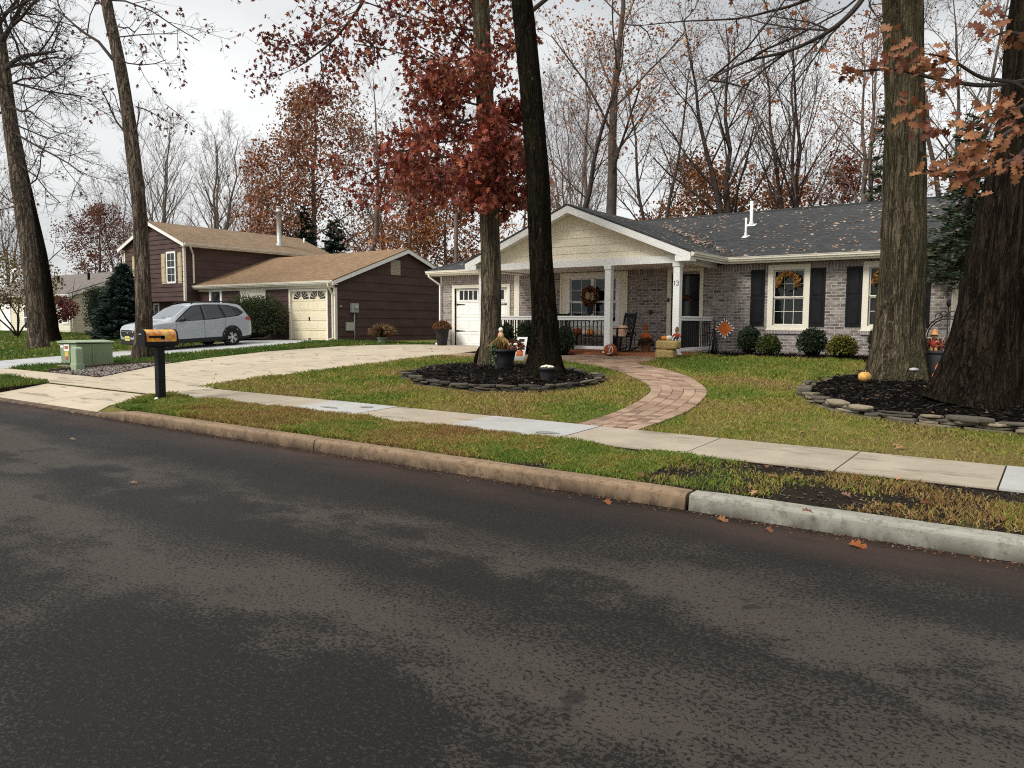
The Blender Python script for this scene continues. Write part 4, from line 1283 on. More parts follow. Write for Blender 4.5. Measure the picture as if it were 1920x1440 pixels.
gw.build('garage_wall', MAT['brownboard'], br, recalc=False)
fd = MB(); fd.box(gx1 - .4, gx1 - .002, GY0 + .05, GY1 - .05, .4, .62); fd.build('foundation', MAT['pad'], br)
# cream frieze below the front eave and the corner boards
def trim(name, fr, *q):
    m_ = MB(); fr.box(m_, *q); m_.build(name, MAT['creamtrim'], br)
trim('frieze_board', FGf, gx0 + .02, gx1 + .02, .02, .045, 3.02, GE - .05)
trim('corner_board', FGf, gx1 - .06, gx1 + .045, -.10, .03, .7, 3.02)
trim('corner_board', FU, ux1 - .07, ux1 + .03, -.08, .03, 2.55, UE - .1)
trim('corner_board', FU, ux0 - .03, ux0 + .10, -.08, .03, 2.55, UE - .1)
trim('cream_panel', FGf, float(aty(452, 600, 21.5)[0]), float(aty(500, 600, 21.5)[0]), .0201, .04, 2.0, 3.02)
# roofs
def slab_roof(name, quads, mat, th=.05):
    mb = MB()
    for q in quads:
        n = len(q)
        mb.add(list(q) + [(x, y, z - th) for x, y, z in q], [tuple(range(n)), tuple(range(n, 2 * n))] + [(i, (i + 1) % n, n + (i + 1) % n, n + i) for i in range(n)])
    return mb.build(name, mat, br, recalc=False)
o = .32
UY0, UY1 = uy0 - .22, uy1 + .3
slab_roof('upper_roof', [[(ux1 + o, UY0, UE), (ux1 + o, UY1, UE), (uxm, UY1, UR), (uxm, UY0, UR)], [(ux0 - o, UY0, UE), (ux0 - o, UY1, UE), (uxm, UY1, UR), (uxm, UY0, UR)]], MAT['shbrowny'])
slab_roof('garage_roof', [[(gx0 + .002, GY0 - .32, GE), (gx1 + .25, GY0 - .32, GE), (gx1 + .25, GYM, GR), (gx0 + .002, GYM, GR)], [(gx0 + .002, GY1 + .32, GE), (gx1 + .25, GY1 + .32, GE), (gx1 + .25, GYM, GR), (gx0 + .002, GYM, GR)]], MAT['shbrownx'])
def rake_x(mb, x0, x1, ya, za, yb, zb, dz):
    mb.add([(x0, ya, za), (x0, yb, zb), (x0, yb, zb - dz), (x0, ya, za - dz), (x1, ya, za), (x1, yb, zb), (x1, yb, zb - dz), (x1, ya, za - dz)], [(0, 1, 2, 3), (4, 5, 6, 7), (0, 1, 5, 4), (3, 2, 6, 7), (0, 3, 7, 4), (1, 2, 6, 5)])
rk = MB(); rake_x(rk, gx1 + .21, gx1 + .245, GY0 - .32, GE - .052, GYM, GR - .052, .17); rake_x(rk, gx1 + .21, gx1 + .245, GY1 + .32, GE - .052, GYM, GR - .052, .17)
rk.build('rake_board', MAT['white'], br, recalc=False); rk = MB()
for xa in (ux0 - o, ux1 + o):
    za, zb = UE - .052, UR - .052; ya, yb = UY0 + .005, UY0 + .04
    rk.add([(xa, ya, za), (uxm, ya, zb), (uxm, ya, zb - .17), (xa, ya, za - .17), (xa, yb, za), (uxm, yb, zb), (uxm, yb, zb - .17), (xa, yb, za - .17)], [(0, 1, 2, 3), (4, 5, 6, 7), (0, 1, 5, 4), (3, 2, 6, 7), (0, 3, 7, 4)])
rk.build('rake_board', MAT['white'], br, recalc=False)
for qs in (((gx0, gx1 + .2, GY0 - .30, GY0, GE - .20, GE - .17), (gx0, gx1 + .2, GY0 - .32, GY0 - .30, GE - .19, GE - .053)), ((ux1, ux1 + o - .02, UY0 + .05, uy1, UE - .2, UE - .17), (ux1 + o - .02, ux1 + o, UY0 + .04, UY1, UE - .19, UE - .053)), ((ux0 - o + .02, ux0, UY0 + .05, uy1, UE - .2, UE - .17),)):
    so = MB()
    for q in qs: so.box(*q)
    so.build('fascia', MAT['creamtrim'], br)
gutter(br, (gx0 + .05, GY0 - .32, GE - .02), (gx1 + .2, GY0 - .32, GE - .02), (0, -1, 0), MAT['creamtrim'])
gutter(br, (ux1 + o, UY0 + .05, UE - .02), (ux1 + o, UY1, UE - .02), (1, 0, 0), MAT['creamtrim'])
downspout(br, [(ux1 + o + .05, uy0 + .1, UE - .12), (ux1 + o + .03, uy0 + .15, UE - .25), (ux1 + .06, uy0 + .45, UE - .55), (ux1 + .06, uy0 + .45, GE + .1)], MAT['creamtrim'])
downspout(br, [(ux0 - o + .05, uy0 - .05, UE - .12), (ux0 - .1, uy0 - .02, UE - .55), (ux0 - .1, uy0 - .05, 2.6)], MAT['creamtrim'])
downspout(br, [(gx1 + .02, GY0 - .38, GE - .1), (gx1 + .02, GY0 - .36, GE - .25), (gx1 - .07, GY0 - .06, GE - .6), (gx1 - .07, GY0 - .06, .9), (gx1 - .1, GY0 - .35, .84)], MAT['creamtrim'])
# garage door with fan lights
a0, a1, z0, z1 = gdoor
gf = MB()
for e0, e1, y0, y1 in ((a0 - .1, a0, z0, z1 + .1), (a1, a1 + .1, z0, z1 + .1), (a0, a1, z1, z1 + .1)): FGf.box(gf, e0, e1, -.1, .045, y0, y1)
gf.build('garage_frame', MAT['creamtrim'], br)
gd = MB(); n = 5; h = (z1 - z0) / n
for k in range(n):
    FGf.box(gd, a0, a1, -.09, -.05, z0 + h * k + .006, z0 + h * (k + 1) - .006)
    if k < n - 1:
        for c in range(4):
            p0 = a0 + .06 + (a1 - a0 - .12) * c / 4 + .05; p1 = a0 + .06 + (a1 - a0 - .12) * (c + 1) / 4 - .05
            FGf.box(gd, p0, p1, -.0501, -.042, z0 + h * k + .08, z0 + h * (k + 1) - .08)
gdo = gd.build('garage_door', MAT['creamdoor'], br, bevel=.006, seg=1)
zc = z0 + h * 4 + .08
pa = MB()
for c in range(4):
    cx0 = a0 + .1 + (a1 - a0 - .2) * c / 4 + .03; cx1 = a0 + .1 + (a1 - a0 - .2) * (c + 1) / 4 - .03
    flip = c % 2 == 0
    cxx = cx1 if flip else cx0; rr = cx1 - cx0
    for k in range(4):
        t0 = PI / 2 * k / 4 + .05; t1 = PI / 2 * (k + 1) / 4 - .05
        pts = [(rr * .25 * math.cos(t0), rr * .25 * math.sin(t0)), (rr * math.cos(t0), rr * .8 * math.sin(t0)), (rr * math.cos(t1), rr * .8 * math.sin(t1)), (rr * .25 * math.cos(t1), rr * .25 * math.sin(t1))]
        pa.prism([(cxx + (-u if flip else u), zc + v) for u, v in pts], lambda a, b, d: FGf(a, d, b), -.0499, -.044)
pa.build('fan_light', MAT['darkpane'], gdo)
hm = MB(); FGf.box(hm, (a0 + a1) / 2 - .03, (a0 + a1) / 2 + .03, -.05, -.02, z0 + .85, z0 + 1.0); FGf.box(hm, (a0 + a1) / 2 - .08, (a0 + a1) / 2 + .08, -.05, -.025, z0 + .04, z0 + .08); hm.build('handle', MAT['blackmetal'], gdo)
# entrance next to the upper block
df = MB(); a0, a1, z0, z1 = edoor
for e0, e1, y0, y1 in ((a0 - .14, a0, z0, z1 + .14), (a1, a1 + .14, z0, z1 + .14), (a0, a1, z1, z1 + .14)): FGf.box(df, e0, e1, -.08, .05, y0, y1)
df.build('door_frame', MAT['white'], br)
dp = MB(); FGf.box(dp, a0, a1, -.07, -.03, z0, z1); dpo = dp.build('door', MAT['brownboard'], br)
dq = MB(); FGf.box(dq, a0 + .1, a1 - .1, -.0299, -.02, z1 - .95, z1 - .1); dq.build('pane', MAT['darkpane'], dpo)
sl_ = MB(); FGf.box(sl_, float(aty(432, 600, 21.5)[0]), float(aty(437, 600, 21.5)[0]), .02, .12, 2.25, 2.55); sl_.build('wall_lantern', MAT['blackmetal'], br)
# windows in the street gable with tan shutters
def flat_window(root, fr, a0, a1, z0, z1, cols, rows, mat, t=.09):
    fm = MB(); pn = MB()
    fr.box(pn, a0, a1, .02, .034, z0, z1)
    for e0, e1, y0, y1 in ((a0 - t, a0, z0 - t, z1 + t), (a1, a1 + t, z0 - t, z1 + t), (a0, a1, z1, z1 + t), (a0, a1, z0 - t, z0), (a0, a1, (z0 + z1) / 2 - .03, (z0 + z1) / 2 + .03)): fr.box(fm, e0, e1, .015, .055, y0, y1)
    for c in range(1, cols): x = a0 + (a1 - a0) * c / cols; fr.box(fm, x - .01, x + .01, .0341, .042, z0, z1)
    for r_ in range(1, rows * 2):
        if r_ == rows: continue
        z = z0 + (z1 - z0) * r_ / (2 * rows); fr.box(fm, a0, a1, .0342, .041, z - .01, z + .01)
    w = fm.build('window', mat, root); pn.build('pane', MAT['darkpane'], w)
    return w
U = lambda px, py: aty(px, py, uy0)
flat_window(br, FU, float(U(316.5, 540)[0]), float(U(330, 540)[0]), float(U(323, 528)[2]), float(U(323, 475)[2]), 2, 2, MAT['white'])
for p, q in ((303.5, 311), (334, 341.5)): shutter(br, FU, float(U(p, 500)[0]), float(U(q, 500)[0]), float(U(320, 532)[2]), float(U(320, 474)[2]), MAT['tanshut'])
flat_window(br, FU, float(U(259, 540)[0]), float(U(270, 540)[0]), float(U(262, 528)[2]), float(U(262, 478)[2]), 2, 2, MAT['white'])
shutter(br, FU, float(U(249, 500)[0]), float(U(256, 500)[0]), float(U(320, 532)[2]), float(U(320, 474)[2]), MAT['tanshut'])
flat_window(br, FL, float(aty(292, 600, 21.35)[0]), float(aty(299, 600, 21.35)[0]), 1.4, 2.4, 1, 1, MAT['white'])
# gable vent, meter, flue
gv = MB(); FGs.box(gv, 24.75, 25.35, .012, .04, 3.72, 4.38)
for k in range(9): FGs.box(gv, 24.8, 25.3, .041, .055, 3.77 + k * .065, 3.80 + k * .065)
gv.build('gable_vent', pm('vent_tan', (.42, .37, .3), (.36, .31, .25), 5), br)
def gs_y(px, py): return aty_x(px, py, gx1)
def aty_x(px, py, X):
    d = CFW + CR * (px - 960) / FOC - CU * (py - 720) / FOC
    return CC + d * (X / d[0])
ma, mb_ = aty_x(656, 586, gx1), aty_x(669, 569, gx1)
mm = MB(); FGs.box(mm, ma[1], mb_[1], .015, .14, ma[2], mb_[2]); cy = (ma[1] + mb_[1]) / 2 + .02; cz = mb_[2] - .17
mo = mm.build('electric_meter', MAT['grey'], br, bevel=.015)
mg = MB(); mg.lathe([(.085, .14), (.085, .19), (.07, .23), (.0, .24)], (gx1, cy, cz), 14, axis='x'); mg.build('meter_dial', MAT['galv'], mo)
mp = MB(); mp.tube([(gx1 + .06, cy - .02, ma[2]), (gx1 + .06, cy - .02, .72)], .028, 8)
mp.build('conduit', MAT['galv'], br)
ba, bb = aty_x(647.5, 620, gx1), aty_x(661.5, 604.5, gx1)
b2 = MB(); FGs.box(b2, ba[1], bb[1], .015, .10, ba[2], bb[2]); b2.build('cable_box', pm('cable_box_paint', (.45, .47, .42), (.4, .42, .37), 5), br, bevel=.012)
b3 = MB(); p = aty_x(638, 574, gx1); FGs.box(b3, p[1] - .04, p[1] + .04, .012, .05, p[2] - .04, p[2] + .04); b3.build('outdoor_socket', MAT['tanshut'], br)
fp = np.array([-35.5, 26.9, 5.72]); fm_ = MB(); fm_.lathe([(.2, -.15), (.2, .12), (.125, .16), (.125, 1.85), (.17, 1.86), (.17, 1.93), (.14, 1.95), (.14, 2.12), (.18, 2.14), (.05, 2.2)], fp, 14)
fm_.build('flue_pipe', MAT['galv'], br)
vp = MB(); vp.lathe([(.05, -.1), (.05, .25)], (-36.5, 29.4, 6.2), 8); vp.build('vent_pipe', MAT['white'], br)

# ================================================================== CREAM HOUSE and TAN HOUSE further along
ch = thing('cream_house', 'small cream clapboard house with taupe roof beyond the dark spruce', 'house', (-56, 23, .79))
cx1, cy0, cy1, cym = -51.4, 23.0, 31.6, 27.3
cw = MB(); FC = Fr('y-', cy0); FCs = Fr('x+', cx1)
lap(cw, FC, lambda z: (-64, cx1), .6, 3.2, .16, .014)
lap(cw, FCs, lambda z: (cy0, cy1) if z < 3.2 else (cy0 + (cym - cy0) * (z - 3.2) / 1.7, cy1 + (cym - cy1) * (z - 3.2) / 1.7), .6, 4.85, .16, .014)
cw.build('wall', MAT['creamsiding'], ch, recalc=False)
rf = MB()
for q in ([(-64.3, cy0 - .35, 3.28), (cx1 + .3, cy0 - .35, 3.28), (cx1 + .3, cym, 4.98), (-64.3, cym, 4.98)], [(-64.3, cy1 + .35, 3.28), (cx1 + .3, cy1 + .35, 3.28), (cx1 + .3, cym, 4.98), (-64.3, cym, 4.98)]):
    rf.add(q + [(x, y, z - .06) for x, y, z in q], [(0, 1, 2, 3), (4, 5, 6, 7)] + [(i, (i + 1) % 4, 4 + (i + 1) % 4, 4 + i) for i in range(4)])
rfo = rf.build('roof', MAT['shgrey'], ch, recalc=False)
for x, y in ((-54.6, 25.6), (-58.2, 25.2)):
    vp = MB(); vp.lathe([(.09, -.15), (.09, .4), (.12, .41), (.12, .48)], (x, y, 3.28 + (y - cy0 + .35) * .366), 8); vp.build('vent_pipe', MAT['blackmetal'], rfo)
rk = MB(); rake_x(rk, cx1 + .26, cx1 + .295, cy0 - .35, 3.22, cym, 4.92, .2); rake_x(rk, cx1 + .26, cx1 + .295, cy1 + .35, 3.22, cym, 4.92, .2)
rk.build('rake_board', MAT['white'], ch, recalc=False); rk = MB(); rk.box(-64.2, cx1 + .27, cy0 - .36, cy0 - .33, 3.04, 3.215); rk.box(-64.2, cx1 + .25, cy0 - .33, cy0, 3.04, 3.06)
rk.build('fascia', MAT['white'], ch, recalc=False)
gutter(ch, (-64, cy0 - .36, 3.22), (cx1 + .25, cy0 - .36, 3.22), (0, -1, 0), MAT['white'])
downspout(ch, [(cx1 - .1, cy0 - .4, 3.1), (cx1 - .1, cy0 - .35, 2.95), (cx1 - .1, cy0 - .08, 2.7), (cx1 - .1, cy0 - .08, .8)], MAT['white'], .1)
for p in (104.5, 123.5):
    X = float(aty(p, 600, cy0)[0]); flat_window(ch, FC, X - .32, X + .32, 1.45, 2.65, 1, 1, MAT['white'], .1)
    for s in (-1, 1): shutter(ch, FC, X + s * .66 - .19, X + s * .66 + .19, 1.4, 2.7, MAT['white'])
X = float(aty(52, 600, cy0)[0]); flat_window(ch, FC, X - .4, X + .4, 1.0, 2.5, 1, 1, MAT['white'], .1)
pd = MB(); FC.box(pd, -62.3, -60.6, .015, .05, .8, 2.9); pd.build('door', MAT['white'], ch)

th = thing('tan_house', 'distant low house showing a grey brown roof with a skylight dome', 'house', (-76, 30, .8))
tw = MB(); tw.box(-90, -63.6, 31.5, 41, .6, 3.6); tw.build('wall', MAT['tanhouse'], th)
tr_ = MB()
for q in ([(-90.5, 31.0, 3.7), (-63.2, 31.0, 3.7), (-63.2, 36.2, 6.1), (-90.5, 36.2, 6.1)], [(-90.5, 41.5, 3.7), (-63.2, 41.5, 3.7), (-63.2, 36.2, 6.1), (-90.5, 36.2, 6.1)]):
    tr_.add(q + [(x, y, z - .08) for x, y, z in q], [(0, 1, 2, 3), (4, 5, 6, 7)] + [(i, (i + 1) % 4, 4 + (i + 1) % 4, 4 + i) for i in range(4)])
tr_.add([(-63.5, 31.5, 3.55), (-63.5, 41, 3.55), (-63.5, 36.2, 5.9)], [(0, 1, 2)])
tro = tr_.build('roof', MAT['shgrey'], th, recalc=False)
tf = MB(); tf.box(-90.4, -63.2, 30.95, 31.0, 3.45, 3.68); tf.build('fascia', MAT['creamtrim'], th)
p = aty(33, 506, 35.0); sk = MB(); sk.blob((p[0], p[1], p[2] - .15), .55, .5, .35, 12); sk.build('skylight', MAT['white'], tro)
# ================================================================== SILVER SUV  (local: +x forward, +y its left side, z up)
cart = thing('parked_car', 'silver suv with yellow number plate parked nose out on the grey driveway', 'car', (-26.98, 16.25, .575), (0, .049, -PI / 2))
ipl = lambda x, pts: float(np.interp(x, [p[0] for p in pts], [p[1] for p in pts]))
TOP = [(-2.30, .98), (-2.27, 1.10), (-2.18, 1.22), (-2.02, 1.42), (-1.88, 1.585), (-1.80, 1.63), (-1.5, 1.665), (-1.0, 1.69), (-.4, 1.70), (0, 1.69), (.30, 1.645), (.52, 1.55), (.9, 1.30), (1.18, 1.115), (1.3, 1.085), (1.7, 1.045), (2.0, .99), (2.15, .945), (2.25, .88), (2.31, .80)]
BELT = [(-2.3, .98), (-2.0, 1.13), (-1.6, 1.13), (0, 1.06), (.9, 1.02), (1.2, 1.01), (1.7, .965), (2.0, .91), (2.2, .83), (2.31, .72)]
BOT = [(-2.30, .42), (-2.2, .30), (-1.9, .24), (1.9, .23), (2.2, .27), (2.31, .36)]
HWT = [(-2.3, .70), (-2.2, .80), (-2.0, .865), (-1.5, .90), (-.8, .905), (.6, .905), (1.3, .90), (1.75, .88), (2.0, .83), (2.15, .755), (2.25, .64), (2.31, .5)]
ROOFW = [(-2.3, .62), (-1.85, .60), (-1, .62), (0, .63), (.4, .64), (1.15, .74), (1.3, .78), (1.9, .74), (2.2, .60), (2.31, .44)]
def side_y(x, z):
    W = ipl(x, HWT); zb, zB, zt = ipl(x, BOT), ipl(x, BELT), ipl(x, TOP)
    zs = min(zB, zt - .03)
    if z <= zs:
        k = (z - zb) / max(zs - zb, .01); zm = .55
        d = (k - zm)
        w = W * (1 - (.16 if d < 0 else .10) * d * d)
        w -= .018 * math.exp(-((k - .42) / .13) ** 2)        # hollow along the doors
        return w
    w0 = W * (1 - .10 * (1 - .55) ** 2)
    k = min((z - zs) / max(zt - zs, .01), 1)
    rw = min(ipl(x, ROOFW), w0 - .01)
    return w0 + (rw - w0) * (k ** 1.15)
def station(x):
    zb, zB, zt = ipl(x, BOT), ipl(x, BELT), ipl(x, TOP)
    zs = min(zB, zt - .03)
    pts = [(0, zb), (side_y(x, zb) * .82, zb)]
    for k in (0.04, .14, .28, .42, .56, .7, .82, .92, 1.0): z = zb + (zs - zb) * k; pts.append((side_y(x, z), z))
    ze = zt - (.055 if zt - zs > .2 else .02)
    for k in (.12, .3, .5, .7, .88, 1.0): z = zs + (ze - zs) * k; pts.append((side_y(x, z), z))
    rw = side_y(x, ze)
    crown = ze
    for k in (.85, .6, .3, 0): pts.append((rw * k, ze + (zt - ze) * (1 - k ** 2.6)))
    return pts
XS = sorted(set([p[0] for p in TOP] + list(np.linspace(-2.3, 2.31, 60))))
mb = MB(); V = []
for x in XS:
    P = station(x); ring = [(x, y, z) for y, z in P] + [(x, -y, z) for y, z in P[-2:0:-1]]
    V += ring
m = len(ring)
F = [(i * m + j, i * m + (j + 1) % m, (i + 1) * m + (j + 1) % m, (i + 1) * m + j) for i in range(len(XS) - 1) for j in range(m)]
F += [tuple(range(m)), tuple(range((len(XS) - 1) * m, len(XS) * m))]
mb.add(V, F, 0, True)
body = mb.build('body', [MAT['carpaint'], MAT['blackplastic']], cart, world=False)
WX = (1.37, -1.30); WR = .345
cutm = MB()
for wx in WX:
    for s in (1, -1):
        cutm.lathe([(WR + .045, -.35), (WR + .045, .35)], (wx, s * .93, WR + .01), 36, axis='y')
cut = cutm.build('cutter', MAT['blackplastic'], None, world=False)
bo = body.modifiers.new('arches', 'BOOLEAN'); bo.operation = 'DIFFERENCE'; bo.object = cut; bo.solver = 'EXACT'
bpy.context.view_layer.update()
dg_ = bpy.context.evaluated_depsgraph_get()
me2 = bpy.data.meshes.new_from_object(body.evaluated_get(dg_))
body.modifiers.clear(); body.data = me2
bpy.data.objects.remove(cut)
me2.polygons.foreach_set('use_smooth', [True] * len(me2.polygons))
me2.set_sharp_from_angle(angle=R(35))
# black lower cladding and inside of the arches by face height
for p in me2.polygons:
    c = p.center
    near = any(math.hypot(c.x - wx, c.z - WR) < WR + .09 for wx in WX)
    if c.z < .33 + (.06 if abs(c.x) > 1.9 else 0) or (near and math.hypot(c.x - min(WX, key=lambda w: abs(w - c.x)), c.z - WR - .01) < WR + .05): p.material_index = 1
# black arch lips
am = MB()
for wx in WX:
    for s in (1, -1):
        ro, ri = WR + .105, WR + .043; n = 20; V = []
        for i in range(n + 1):
            t = R(-12) + (PI + R(24)) * i / n
            for r_ in (ro, ri):
                x = wx + r_ * math.cos(t); z = max(WR + .01 + r_ * math.sin(t), .23)
                V.append((x, s * (side_y(x, min(z, .9)) + .008), z))
        am.add(V, [(2 * i, 2 * i + 1, 2 * i + 3, 2 * i + 2) for i in range(n)], 0, True)
for s in (1, -1):
    for x0, x1 in ((-.86, .93),):
        V = []
        for i in range(13):
            x = x0 + (x1 - x0) * i / 12
            for z in (.24, .40): V.append((x, s * (side_y(x, z) + .008), z))
        am.add(V, [(2 * i, 2 * i + 1, 2 * i + 3, 2 * i + 2) for i in range(12)], 0, True)
am.build('wheel_arch_trim', MAT['blackplastic'], cart, world=False, recalc=False)
def side_patch(name, poly, mat, s, off=.006, parent=cart, n=10):
    """conform a polygon (x,z) to the body side: fan of strips between its upper and lower chains"""
    xs = sorted(p[0] for p in poly); x0, x1 = xs[0], xs[-1]
    def chain(x):
        zs = []
        for a, b in zip(poly, poly[1:] + poly[:1]):
            if min(a[0], b[0]) - 1e-9 <= x <= max(a[0], b[0]) + 1e-9 and a[0] != b[0]: zs.append(a[1] + (b[1] - a[1]) * (x - a[0]) / (b[0] - a[0]))
        return (min(zs), max(zs)) if zs else (0, 0)
    cols = sorted(set([x0 + (x1 - x0) * i / n for i in range(n + 1)] + [p[0] for p in poly]))
    q = MB(); V = []; K = 6
    for x in cols:
        lo, hi = chain(min(max(x, x0 + 1e-4), x1 - 1e-4))
        for k in range(K): z = lo + (hi - lo) * k / (K - 1); V.append((x, s * (side_y(x, z) + off), z))
    q.add(V, [(i * K + k, i * K + k + 1, (i + 1) * K + k + 1, (i + 1) * K + k) for i in range(len(cols) - 1) for k in range(K - 1)], 0, True)
    return q.build(name, mat, parent, world=False, recalc=False)
GH = [[(.80, 1.075), (.62, 1.12), (.40, 1.42), (.16, 1.575), (-.10, 1.595), (-.10, 1.085)],
      [(-.19, 1.09), (-.19, 1.595), (-.85, 1.585), (-.98, 1.125)],
      [(-1.08, 1.14), (-.98, 1.575), (-1.30, 1.555), (-1.62, 1.47), (-1.88, 1.30), (-1.60, 1.19)]]
GH[0] = [(.93, 1.06), (.40, 1.43), (.16, 1.58), (-.10, 1.60), (-.10, 1.075)]
OUT = [(1.02, 1.035), (.45, 1.445), (.18, 1.605), (-.3, 1.632), (-.95, 1.615), (-1.32, 1.585), (-1.68, 1.485), (-1.95, 1.285), (-1.62, 1.155), (-.5, 1.065)]
for s in (1, -1):
    side_patch('window_frame', OUT, MAT['blackplastic'], s, .004, n=26)
    for gp_ in GH: side_patch('side_window', gp_, MAT['carglass'], s, .012)
    # door seams, handles, mirror
    sm = MB()
    for pts in ([(.98, .42), (1.0, .75), (.96, 1.04)], [(-.145, .40), (-.145, 1.07)], [(-.90, .48), (-1.02, .80), (-1.06, 1.12)]):
        P = smooth_poly(pts, 6, False) if len(pts) > 2 else [(pts[0][0], pts[0][1] + (pts[1][1] - pts[0][1]) * i / 8) for i in range(9)]
        V = []
        for x, z in P: V += [(x - .006, s * (side_y(x, z) + .003), z), (x + .006, s * (side_y(x, z) + .003), z)]
        sm.add(V, [(2 * i, 2 * i + 1, 2 * i + 3, 2 * i + 2) for i in range(len(P) - 1)])
    sm.build('door_seam', MAT['blackplastic'], cart, world=False, recalc=False)
    for hx in (.02, -.92):
        h = MB(); y = side_y(hx, .97) + .02; h.tube([(hx + .1, s * (y - .02), .955), (hx + .07, s * y, .965), (hx - .07, s * y, .975), (hx - .1, s * (y - .02), .97)], .016, 8)
        h.build('door_handle', MAT['carpaint'], cart, world=False)
    mr = MB(); y = side_y(.72, 1.05)
    mr.blob((.74, s * (y + .13), 1.115), .085, .12, .082, 14)
    mr.bar((.72, s * (y - .02), 1.05), (.74, s * (y + .06), 1.075), .09, .05)
    mr.build('wing_mirror', MAT['blackplastic'], cart, world=False)
    rr = MB(); rr.tube([(.18, s * .60, 1.655), (.08, s * .60, 1.715), (-.2, s * .60, 1.735), (-.9, s * .59, 1.73), (-1.45, s * .575, 1.70), (-1.6, s * .57, 1.655)], .022, 8)
    rr.build('roof_rail', MAT['blackplastic'], cart, world=False)
    tl = side_patch('tail_light', [(-1.93, 1.02), (-1.98, 1.10), (-2.20, 1.11), (-2.28, 1.03), (-2.25, .94), (-2.1, .97)], MAT['redlens'], s, .012)
    hl = side_patch('headlight', [(1.66, .90), (1.84, .915), (2.0, .875), (2.22, .79), (2.26, .73), (2.12, .71), (1.95, .74), (1.8, .79)], MAT['headlight'], s, .010, n=14)
    fl_ = side_patch('fog_surround', [(2.02, .60), (2.25, .62), (2.27, .44), (2.15, .40), (2.06, .46)], MAT['blackplastic'], s, .010)
# windscreen and rear window conform to the roof curve
def top_patch(name, x0, x1, wf, mat, off=.006):
    q = MB(); V = []; NX, NY = 10, 9
    for i in range(NX + 1):
        x = x0 + (x1 - x0) * i / NX; zt = ipl(x, TOP); ze = zt - .055
        rw = side_y(x, ze)
        for j in range(NY + 1):
            k = -1 + 2 * j / NY
            V.append((x + off * .7, rw * k * wf, ze + (zt - ze) * (1 - abs(k * wf) ** 2.6) + off))
    M_ = NY + 1
    q.add(V, [(i * M_ + j, i * M_ + j + 1, (i + 1) * M_ + j + 1, (i + 1) * M_ + j) for i in range(NX) for j in range(NY)], 0, True)
    return q.build(name, mat, cart, world=False, recalc=False)
top_patch('windscreen', .36, 1.14, .90, MAT['carglass'])
top_patch('rear_window', -1.90, -2.16, .88, MAT['darkpane'])
# inside: dark cabin seen through the glass
ci = MB(); ci.box(-1.4, .0, .3, .32, .9, 1.5) if False else None
for x, y in ((.05, .33), (.05, -.33), (-.85, .33), (-.85, -.33)):
    ci.obox((x - .05, y, 1.12), (.07, 0, .02), (0, .22, 0), (-.05, 0, .26)); ci.obox((x - .12, y, 1.44), (.04, 0, 0), (0, .11, 0), (0, 0, .07))
ci.build('seats', pm('seat_cloth', (.12, .12, .12), (.08, .08, .08), 10), cart, world=False)
st = MB(); st.tube([(.42 + .05 * math.sin(t), .36 + .18 * math.cos(t), 1.06 + .17 * math.sin(t)) for t in np.linspace(0, 2 * PI, 18)], .014, 6, cap=False); st.build('steering_wheel', MAT['blackplastic'], cart, world=False)
# front: grille, badge, bumper, plate
def fxn(y, z):
    """front surface x for lateral offset y at height z"""
    lo, hi = 1.6, 2.31
    for _ in range(24):
        mm_ = (lo + hi) / 2
        if side_y(mm_, z) > abs(y): lo = mm_
        else: hi = mm_
    return lo
def front_patch(name, poly, mat, off=.012, n=12):
    ys = [p[0] for p in poly]; y0, y1 = min(ys), max(ys)
    q = MB(); V = []
    cols = sorted(set([y0 + (y1 - y0) * i / n for i in range(n + 1)] + ys))
    for y in cols:
        yy = min(max(y, y0 + 1e-4), y1 - 1e-4); zs = []
        for a, b in zip(poly, poly[1:] + poly[:1]):
            if min(a[0], b[0]) <= yy <= max(a[0], b[0]) and a[0] != b[0]: zs.append(a[1] + (b[1] - a[1]) * (yy - a[0]) / (b[0] - a[0]))
        lo, hi = min(zs), max(zs)
        for k in range(4): z = lo + (hi - lo) * k / 3; V.append((fxn(y, z) + off, y, z))
    q.add(V, [(i * 4 + k, i * 4 + k + 1, (i + 1) * 4 + k + 1, (i + 1) * 4 + k) for i in range(len(cols) - 1) for k in range(3)], 0, True)
    return q.build(name, mat, cart, world=False, recalc=False)
gr = front_patch('grille', [(-.46, .76), (-.36, .80), (.36, .80), (.46, .76), (.42, .60), (.34, .55), (-.34, .55), (-.42, .60)], MAT['blackplastic'], .014)
cm = MB()
for z in (.735,): cm.tube([(fxn(y, z) + .022, y, z - .0) for y in np.linspace(-.44, .44, 12)], .012, 6)
cm.tube([(fxn(y, .8) + .02, y, .802) for y in np.linspace(-.36, .36, 10)], .011, 6)
cm.lathe([(.001, .012), (.04, .010), (.045, 0)], (2.318, 0, .70), 16, axis='x')
cm.build('grille_trim', MAT['chrome'], gr, world=False)
front_patch('lower_bumper', [(-.62, .44), (-.45, .47), (.45, .47), (.62, .44), (.6, .31), (-.6, .31)], MAT['blackplastic'], .012)
lp = MB(); lp.box(2.325, 2.338, -.155, .155, .43, .58); lpo = lp.build('number_plate', MAT['plate'], cart, world=False)
lt = MB()
for k in range(6):
    y = -.115 + k * .045 + (.012 if k > 2 else 0)
    lt.box(2.3382, 2.340, y - .012, y + .012, .475, .535) if k % 2 else (lt.box(2.3382, 2.340, y - .012, y - .005, .475, .535), lt.box(2.3382, 2.340, y + .005, y + .012, .475, .535), lt.box(2.3382, 2.340, y - .012, y + .012, .475, .483))
lt.build('plate_letters', MAT['blackmetal'], lpo, world=False)
